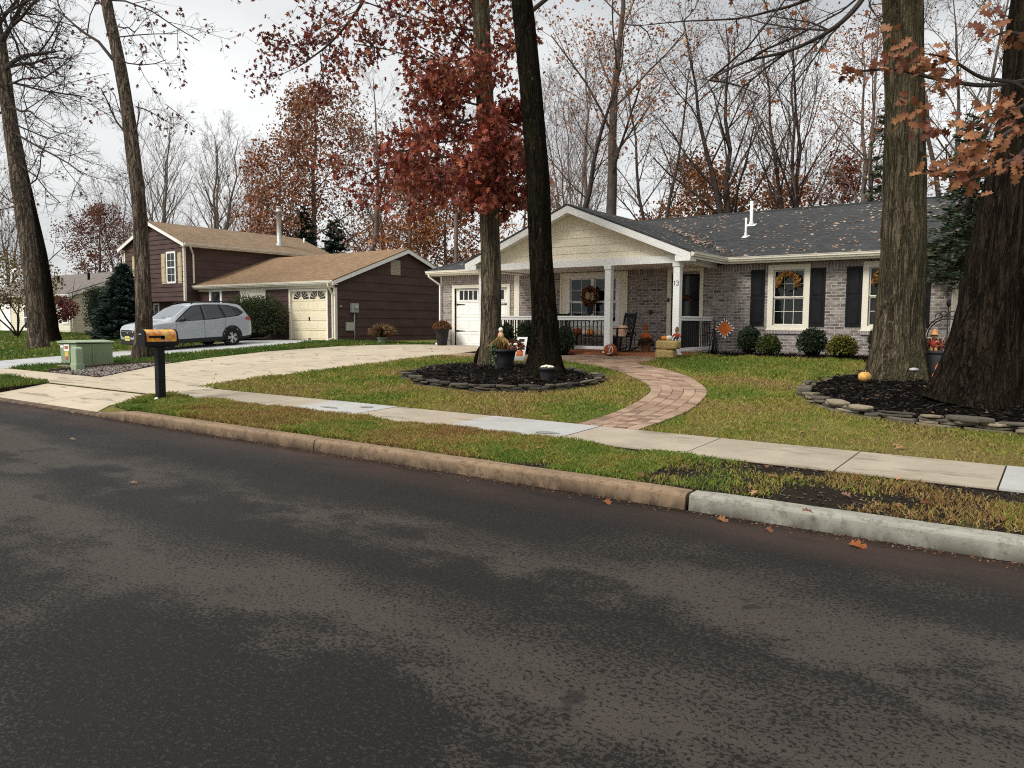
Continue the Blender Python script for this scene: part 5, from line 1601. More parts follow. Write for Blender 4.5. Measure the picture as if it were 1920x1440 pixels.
# wheels
def wheel_master():
    ty = MB(); ty.lathe([(.20, -.10), (.30, -.112), (.335, -.095), (.345, -.05), (.345, .05), (.335, .095), (.30, .112), (.215, .10)], (0, 0, 0), 40, axis='y', cap=False)
    r_ = MB(); r_.lathe([(.215, .098), (.222, .085), (.20, .06), (.19, .03), (.19, .0)], (0, 0, 0), 32, axis='y', cap=False)
    for k in range(5):
        a = 2 * PI * k / 5
        for da in (-.20, .20):
            p = Vector((math.cos(a + da * .35) * .05, .085, math.sin(a + da * .35) * .05)); q = Vector((math.cos(a + da) * .205, .075, math.sin(a + da) * .205))
            r_.bar(p, q, .045, .03, up=(0, 1, 0))
    r_.lathe([(.05, .10), (.055, .08), (.06, .03)], (0, 0, 0), 16, axis='y')
    return ty, r_
for wx in WX:
    for s in (1, -1):
        ty, r_ = wheel_master()
        w = ty.build('wheel', MAT['tyre'], cart, world=False); w.location = (wx, s * .80, WR); w.rotation_euler = (0, 0, 0 if s > 0 else PI)
        rim = r_.build('rim', MAT['rim'], w, world=False)
        dk = MB(); dk.lathe([(.188, .035), (.188, .055)], (0, 0, 0), 20, axis='y'); dk.build('brake_shade_disc', MAT['blackmetal'], w, world=False)  # brake disc widened and blackened, putting shade into the gaps between spokes
# ================================================================== THINGS IN THE YARD
def ground_z(x, y):
    z = H(y)
    return z
def bedz(x, y): return H(y) + .10

# ---- mailbox
mb0 = thing('mailbox', 'black mailbox wrapped in orange autumn leaves on a square post', 'mailbox', (-13.04, 7.28, hv(7.28)))
px, py, pz = -13.04, 7.28, hv(7.28)
pm1 = MB(); pm1.box(px - .065, px + .065, py - .065, py + .065, pz - .1, pz + .98); pm1.build('post', MAT['blackpaint'], mb0, bevel=.006)
pb = MB(); pb.box(px - .09, px + .09, py - .20, py + .22, pz + .96, pz + .985); pb.build('bracket', MAT['blackpaint'], mb0)
def arch(w, h, n=12):
    r_ = w / 2
    return [(-r_, 0), (r_, 0)] + [(r_ * math.cos(t), h - r_ + r_ * math.sin(t)) for t in np.linspace(0, PI, n)]
y0, y1, zb = py - .30, py + .27, pz + .99
bx = MB(); P = arch(.235, .285); bx.prism(P, lambda a, b, d: (px + a, d, zb + b), y0, y1); bo_ = bx.build('box', MAT['blackpaint'], mb0)
P2 = arch(.255, .30); fl = MB(); fl.prism(P2, lambda a, b, d: (px + a, d, zb - .004 + b), y0 - .03, y0 + .002); fl.build('door', MAT['blackpaint'], mb0, bevel=.006)
fl = MB(); fl.prism(P2, lambda a, b, d: (px + a, d, zb - .004 + b), y1 - .002, y1 + .02); fl.build('back_rim', MAT['blackpaint'], mb0)
def _wrap():
    m = NT('autumn_leaf_wrap'); p = m.pos((1, 1, 1), True)
    v = m.n('TexVoronoi', Scale=17.0, feature='F1', Randomness=1.0); m.nt.links.new(p, v.inputs['Vector'])
    f = m.noise(p, 14, 4, .7, .35, .65); a = m.noise(p, 5, 3, .6, .42, .58)
    c = m.mix(a, (.62, .50, .26), (.75, .28, .02))
    c = m.mix(m.math('MULTIPLY', f, .8), c, (.55, .09, .01))
    w = m.noise(p, 9, 2, .5, .5, .56)
    c = m.mix(m.math('MULTIPLY', w, .5), c, (.85, .55, .05))
    e = m.rng(v.outputs['Distance'], .0, .16, 1, 0)
    c = m.mix(m.math('MULTIPLY', e, .6), c, (.18, .03, .01))
    return m.fin(c, .6, .3)
wr = MB(); r_ = .2375 / 2 + .002; hh = .285 + .002
prof = [(r_, .075)] + [(r_ * math.cos(t), hh - r_ + r_ * math.sin(t)) for t in np.linspace(0, PI, 16)] + [(-r_, .075)]
n = len(prof); V = [(px + a, y, zb + b) for y in (y0 + .01, y1 - .01) for a, b in prof]
wr.add(V, [(i, i + 1, n + i + 1, n + i) for i in range(n - 1)], 0, True); wr.build('leaf_cover', _wrap(), mb0, recalc=False)
fg = MB(); fg.box(px + .121, px + .128, y0 + .05, y0 + .33, zb + .14, zb + .18); fg.box(px + .121, px + .128, y0 + .27, y0 + .34, zb + .115, zb + .18); fg.build('flag', MAT['blackpaint'], mb0)
lt = MB(); lt.box(px - .04, px + .04, y0 - .045, y0 - .03, zb + .2, zb + .215); lt.build('latch', MAT['galv'], mb0)
bs = MB(); bs.blob((px + .02, py - .09, pz + .03), .05, .04, .05, 8); tag(bs.build('white_stone', MAT['signwhite'], origin=(px, py - .09, pz)), 'small white stone at the foot of the mailbox post', 'stone')

# ---- green utility cabinet and pedestal
X0, X1, Y0, Y1 = -22.85, -21.85, 9.85, 10.85; z0 = .28
ut = thing('utility_cabinet', 'dull green metal transformer cabinet with warning stickers by the gravel', 'utility box', (-22.5, 10.5, z0))
m1 = MB(); m1.box(X0 - .06, X1 + .08, Y0 - .06, Y1 + .08, z0 - .05, z0 + .07); m1.build('concrete_base', MAT['pad'], ut, bevel=.01)
m2 = MB(); m2.box(X0 + .1, X1 - .02, Y0 + .1, Y1, z0 + .07, z0 + .22); m2.build('plinth', MAT['utility'], ut)
m3 = MB(); m3.prism([(X0, .68), (X1, .68), (X1 - .02, .14), (X0 + .08, .14)], lambda a, b, d: (a, d, z0 + b), Y0, Y1 - .02)
m3.build('cabinet', MAT['utility'], ut, bevel=.012)
m4 = MB(); m4.prism([(X0 - .05, .68), (X1 + .05, .70), (X1 + .05, .735), (X0 + .4, .77), (X0 - .05, .735)], lambda a, b, d: (a, d, z0 + b), Y0 - .05, Y1 + .03); m4.build('lid', MAT['utilitylt'], ut, bevel=.01)
m5 = MB(); m5.box(X1 + .001, X1 + .02, Y0 + .42, Y0 + .46, z0 + .15, z0 + .67); m5.box(X0 + .6, X0 + .63, Y0 - .02, Y0 + .001, z0 + .16, z0 + .67); m5.build('door_seam', MAT['utility'], ut)
for a, b, c, d, mm_ in ((.20, .52, .47, .66, 'signwhite'), (.25, .46, .53, .61, 'signred'), (.25, .46, .32, .46, 'signyellow'), (.31, .42, .23, .32, 'signred'), (.0, .15, .56, .63, 'signwhite'), (.74, .82, .5, .58, 'signwhite')):
    s_ = MB(); off = {'signred': .0065}.get(mm_, .004); s_.box(X0 + .06 + a, X0 + .06 + b, Y0 - off - .002, Y0 - .001, z0 + c, z0 + d); s_.build('warning_sticker', MAT[mm_], ut)
pd = thing('cable_pedestal', 'short rounded green cable pedestal in front of the big green cabinet', 'utility box', (-21.55, 9.72, .27))
PX_, PY_ = -21.55, 9.72
p1 = MB(); P = [(-.17, 0), (.17, 0), (.165, .52)] + [(.165 * math.cos(t), .55 + .07 * math.sin(t)) for t in np.linspace(.2, PI - .2, 8)] + [(-.165, .52)]
p1.prism(P, lambda a, b, d: (PX_ + a * .9, PY_ + d, .27 + b), -.10, .10); p1.build('casing', MAT['utilitylt'], pd, bevel=.03, seg=3)
p2 = MB(); p2.box(PX_ - .17, PX_ + .17, PY_ - .115, PY_ + .115, .25, .44); p2.build('base', MAT['utilitylt'], pd, bevel=.02)

# ---- generic builders
def pumpkin(name, label, loc, r_, mat, squash=.82, stem=True, group=None, parent=None, ribs=10):
    t = thing(name, label, 'pumpkin', loc, group=group)
    b = MB(); b.blob((loc[0], loc[1], loc[2] + r_ * squash), r_, r_, r_ * squash, 30, wob=lambda a, ph: (1 - .07 * abs(math.sin(a * ribs / 2)) ** .5 * math.sin(ph)) * (1 - .12 * math.exp(-(ph / .35) ** 2)))
    b.build('skin', mat, t)
    if stem:
        s = MB(); zt = loc[2] + r_ * squash * 1.75; s.tube([(loc[0], loc[1], zt - .02), (loc[0] + .01, loc[1], zt + r_ * .2), (loc[0] + r_ * .18, loc[1], zt + r_ * .38)], [r_ * .16, r_ * .10, r_ * .11], 7)
        s.build('stem', MAT['raffia'], t)
    return t
LEAF_OAK = np.array([(0, 0), (.10, .12), (.26, .14), (.20, .26), (.12, .30), (.34, .44), (.26, .54), (.13, .56), (.28, .76), (.16, .82), (.06, .82), (0, 1.0),
                     (-.06, .82), (-.16, .82), (-.28, .76), (-.13, .56), (-.26, .54), (-.34, .44), (-.12, .30), (-.20, .26), (-.26, .14), (-.10, .12)])
LEAF_SIMPLE = np.array([(0, 0), (.22, .3), (.26, .55), (0, 1.0), (-.26, .55), (-.22, .3)])
LEAF_LOBE = np.array([(0, 0), (.12, .18), (.34, .30), (.14, .42), (.30, .68), (.09, .70), (0, 1.0), (-.09, .70), (-.30, .68), (-.14, .42), (-.34, .30), (-.12, .18)])
LEAF_QUAD = np.array([(0, 0), (.28, .5), (0, 1.0), (-.28, .5)])
def leaf_geo(P, D, Nn, S, T, curl=.15):
    """P points, D tip directions, Nn approx normals, S sizes, T template -> V (n*k,3), F (n,k)"""
    n = len(P); k = len(T)
    D = D / (np.linalg.norm(D, axis=1)[:, None] + 1e-9)
    B = np.cross(D, Nn); B /= (np.linalg.norm(B, axis=1)[:, None] + 1e-9)
    N2 = np.cross(B, D)
    x = T[:, 0]; y = T[:, 1]
    zc = curl * (np.abs(x) * 1.2) - curl * .8 * y * y
    V = P[:, None] + S[:, None, None] * (x[None, :, None] * B[:, None] + y[None, :, None] * D[:, None] + zc[None, :, None] * N2[:, None])
    F = np.arange(n * k).reshape(n, k)
    return V.reshape(-1, 3), F
def rdir(n):
    v = RNG.normal(size=(n, 3)); return v / np.linalg.norm(v, axis=1)[:, None]
def leaf_cols(n, k, pal, var=.25):
    pal = np.array(pal); c = pal[RNG.integers(0, len(pal), n)] * RNG.uniform(1 - var, 1 + var, (n, 1))
    return np.repeat(c, k, axis=0)
def shrub(name, label, cx, cy, rx_, ry_, rz_, z, pal, n=2600, leaf=.06, group=None, cat='shrub', lump=.18, core=(.010, .018, .007), squash=1, tmpl=LEAF_SIMPLE, boxy=0.0):
    t = thing(name, label, cat, (cx, cy, z), group=group)
    seed = random.uniform(0, 99)
    d = rdir(n); d[:, 2] = np.where(d[:, 2] < -.55, -d[:, 2], d[:, 2])
    if boxy: d = np.sign(d) * np.abs(d) ** (1 - boxy); d /= (np.abs(d) ** (2 + 3 * boxy)).sum(1)[:, None] ** (1 / (2 + 3 * boxy))
    lum = np.array([1 + lump * noise.noise((a * 2.2 + seed, b * 2.2, c * 2.2)) + lump * .6 * noise.noise((a * 5 + seed, b * 5, c * 5)) for a, b, c in d])
    rad = (RNG.uniform(.72, 1.03, n) * lum)[:, None]
    P = np.array([cx, cy, z + rz_ * .98]) + d * rad * np.array([rx_, ry_, rz_])
    P[:, 2] = np.maximum(P[:, 2], z + .02)
    D = d + rdir(n) * .8 + np.array([0, 0, .25]); Nn = d + rdir(n) * .7
    V, F = leaf_geo(P, D, Nn, RNG.uniform(.6, 1.3, n) * leaf, tmpl)
    fo = fast_mesh('foliage', V, F, MAT['evergreen'], t, col=leaf_cols(n, len(tmpl), pal, .35))
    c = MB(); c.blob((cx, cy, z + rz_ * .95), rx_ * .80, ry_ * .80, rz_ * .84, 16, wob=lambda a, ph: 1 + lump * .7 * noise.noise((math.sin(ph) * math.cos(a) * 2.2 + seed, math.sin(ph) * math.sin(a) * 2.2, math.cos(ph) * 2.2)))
    c.build('dark_core', pm('shrub_inside', core, tuple(v * .5 for v in core), 12, rough=.95, bump=1, bscale=20, bdist=.05), t)  # solid dark core behind the leaves, closing the see-through gaps
    return t

# ---- foundation shrubs (pixel left, right, top, bottom measured on the photograph -> depth 19.9)
DKG = [(.018, .034, .014), (.026, .046, .018), (.012, .022, .010), (.04, .062, .026)]
LTG = [(.075, .095, .02), (.05, .075, .018), (.10, .115, .022), (.035, .055, .014)]
YLG = [(.15, .135, .018), (.10, .105, .02), (.06, .075, .015), (.19, .16, .02)]
FB_G = 'shrubs along the brick front'
def front_shrub(l, r_, t, b, pal, label, Y=19.9, n=2600, leaf=.055, name='foundation_shrub'):
    c = aty((l + r_) / 2, (t + b) / 2, Y); w = aty(r_, (t + b) / 2, Y)[0] - aty(l, (t + b) / 2, Y)[0]
    zt = aty((l + r_) / 2, t, Y)[2]; zb = H(Y) + .02
    return shrub(name, label, c[0], Y, w / 2, w / 2 * .9, (zt - zb) / 2, zb, pal, n, leaf, FB_G)
front_shrub(1384, 1426, 614, 662, DKG, 'dark green shrub beside the diamond garden flag, left of the light green one')
front_shrub(1422, 1462, 629, 663, LTG, 'small light green shrub under the left bedroom window', 19.7)
front_shrub(1496, 1549, 617, 665, DKG, 'dark green shrub below the black shutter right of the left bedroom window', 19.9)
front_shrub(1552, 1606, 630, 673, YLG, 'yellow green golden shrub below the brick wall between two black shutters', 19.6)
front_shrub(1628, 1672, 614, 667, DKG, 'dark shrub half hidden behind the mossy trunk', 19.9)
front_shrub(938, 962, 608, 652, DKG, 'dark shrub seen between the raffia scarecrow and the porch rail', 18.1, 1600)
front_shrub(970, 1002, 603, 657, DKG, 'dark shrub before the porch rail just left of the black trunk', 18.1, 2000)
front_shrub(1040, 1075, 613, 662, DKG, 'dark shrub before the porch rail just right of the black trunk', 18.15, 2200)

# ---- neighbours' shrubs
c = aty(478, 590, 20.3); shrub('round_shrub', 'big rounded green shrub behind the silver car', c[0], 20.3, 1.28, 1.2, .98, .74, [(.035, .055, .014), (.05, .07, .018), (.022, .036, .010), (.07, .085, .022)], 7000, .07, boxy=.25)
c = aty(200, 600, 21.0); shrub('clipped_hedge', 'tall dark clipped evergreen behind the spruce', c[0] + .35, 20.6, .85, .9, 1.35, .76, [(.014, .026, .010), (.02, .036, .014), (.010, .018, .008)], 6000, .07, boxy=.3)
def twiggy(name, label, cx, cy, z, h, w, pal, n, leaf, cat, trunks=5):
    t = thing(name, label, cat, (cx, cy, z))
    b = MB()
    tips = []
    for k in range(trunks):
        a = 2 * PI * k / trunks + random.uniform(-.4, .4); p = Vector((cx, cy, z)); d = Vector((math.cos(a) * .5, math.sin(a) * .5, 1)).normalized()
        pts = [p.copy()]; 
        for i in range(6):
            d = (d + Vector((math.cos(a) * .12, math.sin(a) * .12, random.uniform(-.1, .05))) + Vector((random.uniform(-.25, .25), random.uniform(-.25, .25), 0))).normalized(); p = p + d * (h * .13); pts.append(p.copy())
            if i > 1:
                for _ in range(3):
                    e = (d + Vector((random.uniform(-.9, .9), random.uniform(-.9, .9), random.uniform(-.1, .6)))).normalized(); q = p + e * h * random.uniform(.12, .28)
                    b.tube([p, (p + q) / 2 + Vector((0, 0, .03)), q], [.018, .012, .005], 4); tips.append(q)
        b.tube(pts, np.linspace(.05, .02, 7), 5)
    b.build('trunk', MAT['twigdark'], t, recalc=False)
    d = rdir(n); P = np.array([cx, cy, z + h * .66]) + d * (RNG.uniform(.25, 1, n) ** .5)[:, None] * np.array([w, w, h * .36])
    sel = np.array([noise.noise((p[0] * 1.6, p[1] * 1.6, p[2] * 1.6)) > -.22 for p in P]); P = P[sel]; m = len(P)
    V, F = leaf_geo(P, rdir(m) + np.array([0, 0, -.3]), rdir(m), RNG.uniform(.6, 1.3, m) * leaf, LEAF_SIMPLE)
    fast_mesh('crown', V, F, MAT['leafc'], t, col=leaf_cols(m, 6, pal, .35))
    return t
c = aty(33, 640, 17.5); twiggy('ornamental_tree', 'small yellow and bronze leaved tree with curving stems on the far left lawn', c[0], 17.5, H(17.5), 4.6, 2.3, [(.16, .13, .03), (.10, .09, .03), (.13, .05, .025), (.2, .15, .04), (.07, .06, .02)], 5200, .13, 'tree')
c = aty(109, 630, 21.6); twiggy('japanese_maple', 'low dark red maple against the cream clapboard wall', c[0], 21.5, .78, 2.3, 1.35, [(.12, .012, .016), (.16, .025, .02), (.08, .01, .012)], 3600, .13, 'tree', 3)
c = aty(118, 606, 21.9)

# ---- planter with chrysanthemums by the garage
def pot(t, cx, cy, z, r0, r1, h, mat, name='pot', ribs=None):
    b = MB(); b.lathe([(r0 * .95, 0), (r0, .02), (r0 + (r1 - r0) * .5, h * .5), (r1, h - .06), (r1 * 1.07, h - .055), (r1 * 1.07, h), (r1 * .95, h), (r1 * .9, h - .05), (0.01, h - .06)], (cx, cy, z), 28)
    return b.build(name, mat, t)
def mums(t, cx, cy, z, r_, pal, n, leaf, flat=.7, name='flowers', mat='leafdry'):
    d = rdir(n); d[:, 2] = np.abs(d[:, 2]); P = np.array([cx, cy, z]) + d * RNG.uniform(.7, 1.0, n)[:, None] * np.array([r_, r_, r_ * flat])
    V, F = leaf_geo(P, d + rdir(n) * .9, d + rdir(n) * .8, RNG.uniform(.7, 1.3, n) * leaf, LEAF_SIMPLE)
    return fast_mesh(name, V, F, MAT[mat], t, col=leaf_cols(n, 6, pal, .35))
c = aty(829, 648, 20.45); cx, cy = c[0], 20.45; z = .785
t = thing('flower_planter', 'tall black planter of rust coloured chrysanthemums by the white garage door', 'planter', (cx, cy, z))
pot(t, cx, cy, z, .17, .25, .62, MAT['blackplastic']); mums(t, cx, cy, z + .6, .32, [(.20, .075, .03), (.14, .05, .022), (.09, .06, .025), (.25, .11, .04)], 1500, .055, .85)
# ---- dry ornamental grass in a pale green pot by the brown wall
c = aty(717, 648, 20.3); cx, cy = c[0], 20.3; z = .775
t = thing('grass_planter', 'pale green pot of drooping tan grass before the brown garage wall', 'planter', (cx, cy, z))
pot(t, cx, cy, z, .13, .18, .26, pm('pale_green_pot', (.25, .30, .22), (.2, .25, .18), 5))
n = 420; a = RNG.uniform(0, 2 * PI, n); r_ = RNG.uniform(.1, .6, n); hh = RNG.uniform(.2, .62, n) * (1 - .5 * (r_ / .6) ** 2)
B0 = np.stack([cx + .1 * np.cos(a), cy + .1 * np.sin(a), np.full(n, z + .24)], 1); T0 = np.stack([cx + r_ * np.cos(a), cy + r_ * np.sin(a), z + .26 + hh], 1); M0 = (B0 + T0) / 2 + np.array([0, 0, .14])
W = np.stack([-np.sin(a), np.cos(a), 0 * a], 1) * .012
V = np.stack([B0 - W, B0 + W, M0 + W, T0, M0 - W], 1).reshape(-1, 3)
fast_mesh('foliage', V, np.arange(n * 5).reshape(n, 5), MAT['leafdry'], t, col=leaf_cols(n, 5, [(.26, .15, .08), (.30, .2, .1), (.10, .13, .04), (.22, .11, .07)], .3))

# ---- scarecrow helper (stuffed doll, not a person)
def doll(name, label, cx, cy, z, s, shirt, pants, hat, cat='scarecrow', sit=False, hair='raffia'):
    t = thing(name, label, cat, (cx, cy, z))
    b = MB(); b.blob((cx, cy, z + .40 * s), .15 * s, .11 * s, .18 * s, 14)
    for sg in (-1, 1):
        b.tube([(cx + sg * .12 * s, cy, z + .50 * s), (cx + sg * .22 * s, cy - .02 * s, z + .40 * s), (cx + sg * .27 * s, cy - .06 * s, z + .30 * s)], [.05 * s, .045 * s, .05 * s], 8)
    b.build('shirt', shirt, t)
    b = MB()
    for sg in (-1, 1):
        if sit: b.tube([(cx + sg * .07 * s, cy, z + .27 * s), (cx + sg * .09 * s, cy - .16 * s, z + .22 * s), (cx + sg * .10 * s, cy - .18 * s, z)], [.07 * s, .06 * s, .055 * s], 8)
        else: b.tube([(cx + sg * .06 * s, cy, z + .30 * s), (cx + sg * .08 * s, cy - .01 * s, z + .15 * s), (cx + sg * .09 * s, cy - .02 * s, z)], [.07 * s, .06 * s, .06 * s], 8)
    b.build('trousers', pants, t)
    b = MB(); b.blob((cx, cy - .01 * s, z + .67 * s), .105 * s, .10 * s, .115 * s, 14); hd_ = b.build('head', MAT['burlap'], t)
    f = MB()
    for sg in (-1, 1): f.blob((cx + sg * .04 * s, cy - .105 * s, z + .69 * s), .014 * s, .012 * s, .014 * s, 8)
    f.tube([(cx - .045 * s, cy - .10 * s, z + .635 * s), (cx, cy - .108 * s, z + .62 * s), (cx + .045 * s, cy - .10 * s, z + .635 * s)], .006 * s, 5)
    f.build('face_stitching', MAT['blackpaint'], hd_)
    f = MB(); f.blob((cx, cy - .112 * s, z + .665 * s), .018 * s, .014 * s, .018 * s, 8); f.build('nose', MAT['orange'], hd_)
    b = MB(); b.lathe([(.19 * s, .74 * s), (.185 * s, .755 * s), (.11 * s, .76 * s), (.10 * s, .84 * s), (.05 * s, .93 * s), (.01, .95 * s)], (cx, cy, z), 18, wob=lambda a, zz: 1 + .06 * math.sin(3 * a)); b.build('hat', hat, t)
    n = 60; a = RNG.uniform(0, 2 * PI, n); B0 = np.stack([cx + .1 * s * np.cos(a), cy + .1 * s * np.sin(a), np.full(n, z + .73 * s)], 1)
    T0 = B0 + np.stack([np.cos(a) * .05 * s, np.sin(a) * .05 * s, -RNG.uniform(.06, .16, n) * s], 1); W = np.stack([-np.sin(a), np.cos(a), 0 * a], 1) * .008 * s
    fast_mesh('hair', np.stack([B0 - W, B0 + W, T0], 1).reshape(-1, 3), np.arange(n * 3).reshape(n, 3), MAT['leafdry'], t, col=leaf_cols(n, 3, [(.55, .40, .16), (.45, .3, .1)], .2))
    return t

# ---- tree bed one: ivy pot with raffia scarecrow, plank sign, rusty disc, pebble bucket, tiny pumpkins
cx, cy = float(aty(945, 690, 13.9)[0]), 13.9; z = bedz(cx, cy)
t = thing('ivy_planter', 'large black pot trailing ivy in the mulch between the two front trunks', 'planter', (cx, cy, z))
pot(t, cx, cy, z - .02, .19, .27, .46, MAT['blackplastic'])
n = 900; k = RNG.uniform(0, 1, n); ang = RNG.uniform(PI * .75, PI * 1.45, n); dr = RNG.uniform(0, 1, n) ** 1.6
P = np.stack([cx + (.27 + .05 * RNG.uniform(-1, 1, n)) * np.cos(ang) * (1 - .25 * dr), cy + (.27 + .05 * RNG.uniform(-1, 1, n)) * np.sin(ang) * (1 - .25 * dr), z + .50 - .48 * dr + .06 * RNG.uniform(-1, 1, n)], 1)
sel = (dr < .35) | (np.abs(np.sin(ang * 6)) > .72); P = P[sel]; m = len(P)
V, F = leaf_geo(P, rdir(m) + np.array([0, -.4, -.5]), rdir(m) + np.array([-.5, -.8, .3]), RNG.uniform(.7, 1.3, m) * .055, LEAF_SIMPLE)
fast_mesh('ivy', V, F, MAT['evergreen'], t, col=leaf_cols(m, 6, [(.04, .075, .03), (.06, .1, .045), (.025, .05, .02), (.12, .16, .09)], .3))
sx, sy = float(aty(939, 650, 14.05)[0]), 14.05
t = thing('raffia_scarecrow', 'pale headed scarecrow with a spreading raffia skirt above the ivy pot', 'scarecrow', (sx, sy, z + .40))
zz = z + .40
b = MB(); b.tube([(sx, sy, zz - .1), (sx, sy, zz + .42)], .02, 6); b.build('stick', MAT['raffia'], t)
b = MB(); b.blob((sx, sy, zz + .47), .055, .055, .06, 14); hh_ = b.build('head', MAT['whitepumpkin'], t)
b = MB(); b.blob((sx, sy, zz + .33), .075, .06, .10, 12); b.build('body', pm('orange_checks', (.5, .18, .08), (.6, .45, .3), 25), t)
n = 260; a = RNG.uniform(0, 2 * PI, n); rr = RNG.uniform(.05, .36, n)
B0 = np.stack([sx + .05 * np.cos(a), sy + .05 * np.sin(a), zz + RNG.uniform(.22, .34, n)], 1); T0 = np.stack([sx + rr * np.cos(a), sy + rr * np.sin(a), zz + RNG.uniform(-.05, .12, n)], 1)
W = np.stack([-np.sin(a), np.cos(a), 0 * a], 1) * .008; M0 = (B0 + T0) / 2 + np.array([0, 0, .04])
fast_mesh('skirt', np.stack([B0 - W, B0 + W, M0 + W, T0, M0 - W], 1).reshape(-1, 3), np.arange(n * 5).reshape(n, 5), MAT['leafdry'], t, col=leaf_cols(n, 5, [(.55, .38, .15), (.4, .2, .08), (.3, .28, .08), (.62, .5, .28)], .25))
cx2, cy2 = float(aty(962, 655, 14.2)[0]), 14.2
t = thing('berry_garland', 'low clump of dark red brown sprigs beside the raffia scarecrow', 'dried plants', (cx2, cy2, z + .42))
mums(t, cx2, cy2, z + .42, .26, [(.14, .03, .02), (.09, .03, .02), (.2, .08, .04), (.05, .03, .02)], 420, .06, .8, 'sprigs')
for k, (px_, lab) in enumerate(((956, 'tiny white pumpkin on the ivy pot, nearer the scarecrow'), (967, 'tiny white pumpkin on the ivy pot, nearer the plank sign'))):
    p = aty(px_, 647, 14.1); pumpkin('small_pumpkin', lab, (p[0], p[1], p[2] - .03), .05, MAT['whitepumpkin'])
p0, p1_ = aty(973, 676, 14.6), aty(980, 632, 14.75)
t = thing('plank_sign', 'white and orange painted plank leaning upright in the mulch near the ivy pot', 'sign', tuple(p0))
d = Vector(p1_) - Vector(p0)
b = MB(); b.obox((Vector(p0) + Vector(p1_)) / 2, d / 2, Vector((.11, .05, 0)), Vector((.006, -.012, 0))); b.build('plank', MAT['signwhite'], t)
b = MB()
for f0, f1, w in ((.2, .42, .07), (.5, .72, .06)):
    q = Vector(p0) + d * ((f0 + f1) / 2); b.obox(q + Vector((.0, -.016, 0)), d * (f1 - f0) / 2, Vector((w, w * .45, 0)), Vector((.002, -.004, 0)))
b.build('painted_patch', MAT['orange'], t)
b = MB(); q = Vector(p0) + d * .86; b.obox(q + Vector((0, -.016, 0)), d * .06, Vector((.06, .027, 0)), Vector((.002, -.004, 0))); b.build('painted_bird', MAT['blackpaint'], t)
p = aty(896, 668, 15.0); b = MB()
n_ = Vector((-.9, -.35, .25)).normalized(); u_ = n_.cross(Vector((0, 0, 1))).normalized(); v_ = u_.cross(n_); cc = Vector(p)
ring = [cc + u_ * .27 * math.cos(a) + v_ * .27 * math.sin(a) for a in np.linspace(0, 2 * PI, 28, False)]
b.add([r_ + n_ * .008 for r_ in ring] + [r_ - n_ * .008 for r_ in ring], [tuple(range(28)), tuple(range(28, 56))[::-1]] + [(i, (i + 1) % 28, 28 + (i + 1) % 28, 28 + i) for i in range(28)])
tag(b.build('rusty_disc', MAT['rust'], origin=(cc.x, cc.y, cc.z - .27)), 'round rusty metal disc leaning on the red leaved tree', 'disc')
cx, cy = float(aty(1026, 718, 12.55)[0]), 12.55; z = bedz(cx, cy) - .03
t = thing('pebble_bucket', 'small black bucket heaped with white stones at the dark trunk', 'bucket', (cx, cy, z))
pot(t, cx, cy, z, .13, .155, .27, MAT['blackplastic'])
b = MB()
for k in range(26): a = random.uniform(0, 2 * PI); q = .125 * math.sqrt(random.random()); b.blob((cx + q * math.cos(a), cy + q * math.sin(a), z + .265 + .035 * (1 - q / .13)), .035, .028, .022, 8)
b.build('white_stones', MAT['whitepumpkin'], t)
# ivy and weeds at the foot of the dark trunk
# ---- porch: rocking chairs, table, pumpkin with initial, straw bales
def rocker(label, cx, cy, z, rz):
    t = thing('rocking_chair', label, 'chair', (cx, cy, z), (0, 0, rz), 'rocking chairs on the porch')
    mt = MAT['blackpaint']
    b = MB(); b.obox((0, -.02, .42), (.26, 0, 0), (0, .25, .02), (0, -.002, .015)); b.build('seat', mt, t, world=False)
    b = MB(); tilt = .28
    for i in range(7):
        x = -.20 + .4 * i / 6; b.bar((x, .22, .44), (x, .22 + tilt * .62, 1.03), .035, .012, up=(0, 1, 0))
    b.bar((-.27, .40, 1.05), (.27, .40, 1.05), .03, .10); b.build('backrest', mt, t, world=False)
    for s in (-1, 1):
        b = MB(); b.bar((s * .26, .20, .06), (s * .26, .22 + tilt * .68, 1.12), .045, .045); b.build('back_post', mt, t, world=False)
        b = MB(); b.bar((s * .28, -.24, .06), (s * .28, -.24, .66), .045, .045); b.build('leg', mt, t, world=False)
        b = MB(); b.bar((s * .28, -.30, .67), (s * .28, .30, .66), .09, .025); b.build('arm', mt, t, world=False)
        b = MB(); b.tube([(s * .27, y_, .025 + .10 * (y_ / .45) ** 2 * .9) for y_ in np.linspace(-.42, .50, 10)], .022, 6); b.build('rocker', mt, t, world=False)
    return t
r1 = rocker('black rocking chair with plaid cushion right of the white porch post', float(aty(1160, 640, 19.5)[0]), 19.5, .80, R(-28))
b = MB(); b.obox((0, .1, .58), (.19, 0, 0), (0, .05, .17), (0, -.07, .02)); 
cu = b.build('cushion', pm('plaid_cushion', (.55, .25, .14), (.65, .5, .38), 12, rough=.95), None, world=False, bevel=.05, seg=3); cu.location = r1.location; cu.rotation_euler = r1.rotation_euler; tag(cu, 'orange plaid cushion propped on the right-hand rocking chair', 'cushion')
r2 = rocker('black rocking chair behind the dark trunk at the left of the porch window', float(aty(1052, 640, 20.2)[0]), 20.2, .80, R(35))
tb = thing('side_table', 'small black wire side table against the porch brick', 'table', (float(aty(1182, 650, 20.4)[0]), 20.4, .80)); lx, ly, _ = tb.location
b = MB(); b.lathe([(.2, .50), (.2, .52)], (lx, ly, .8), 20); b.build('tabletop', MAT['blackmetal'], tb)
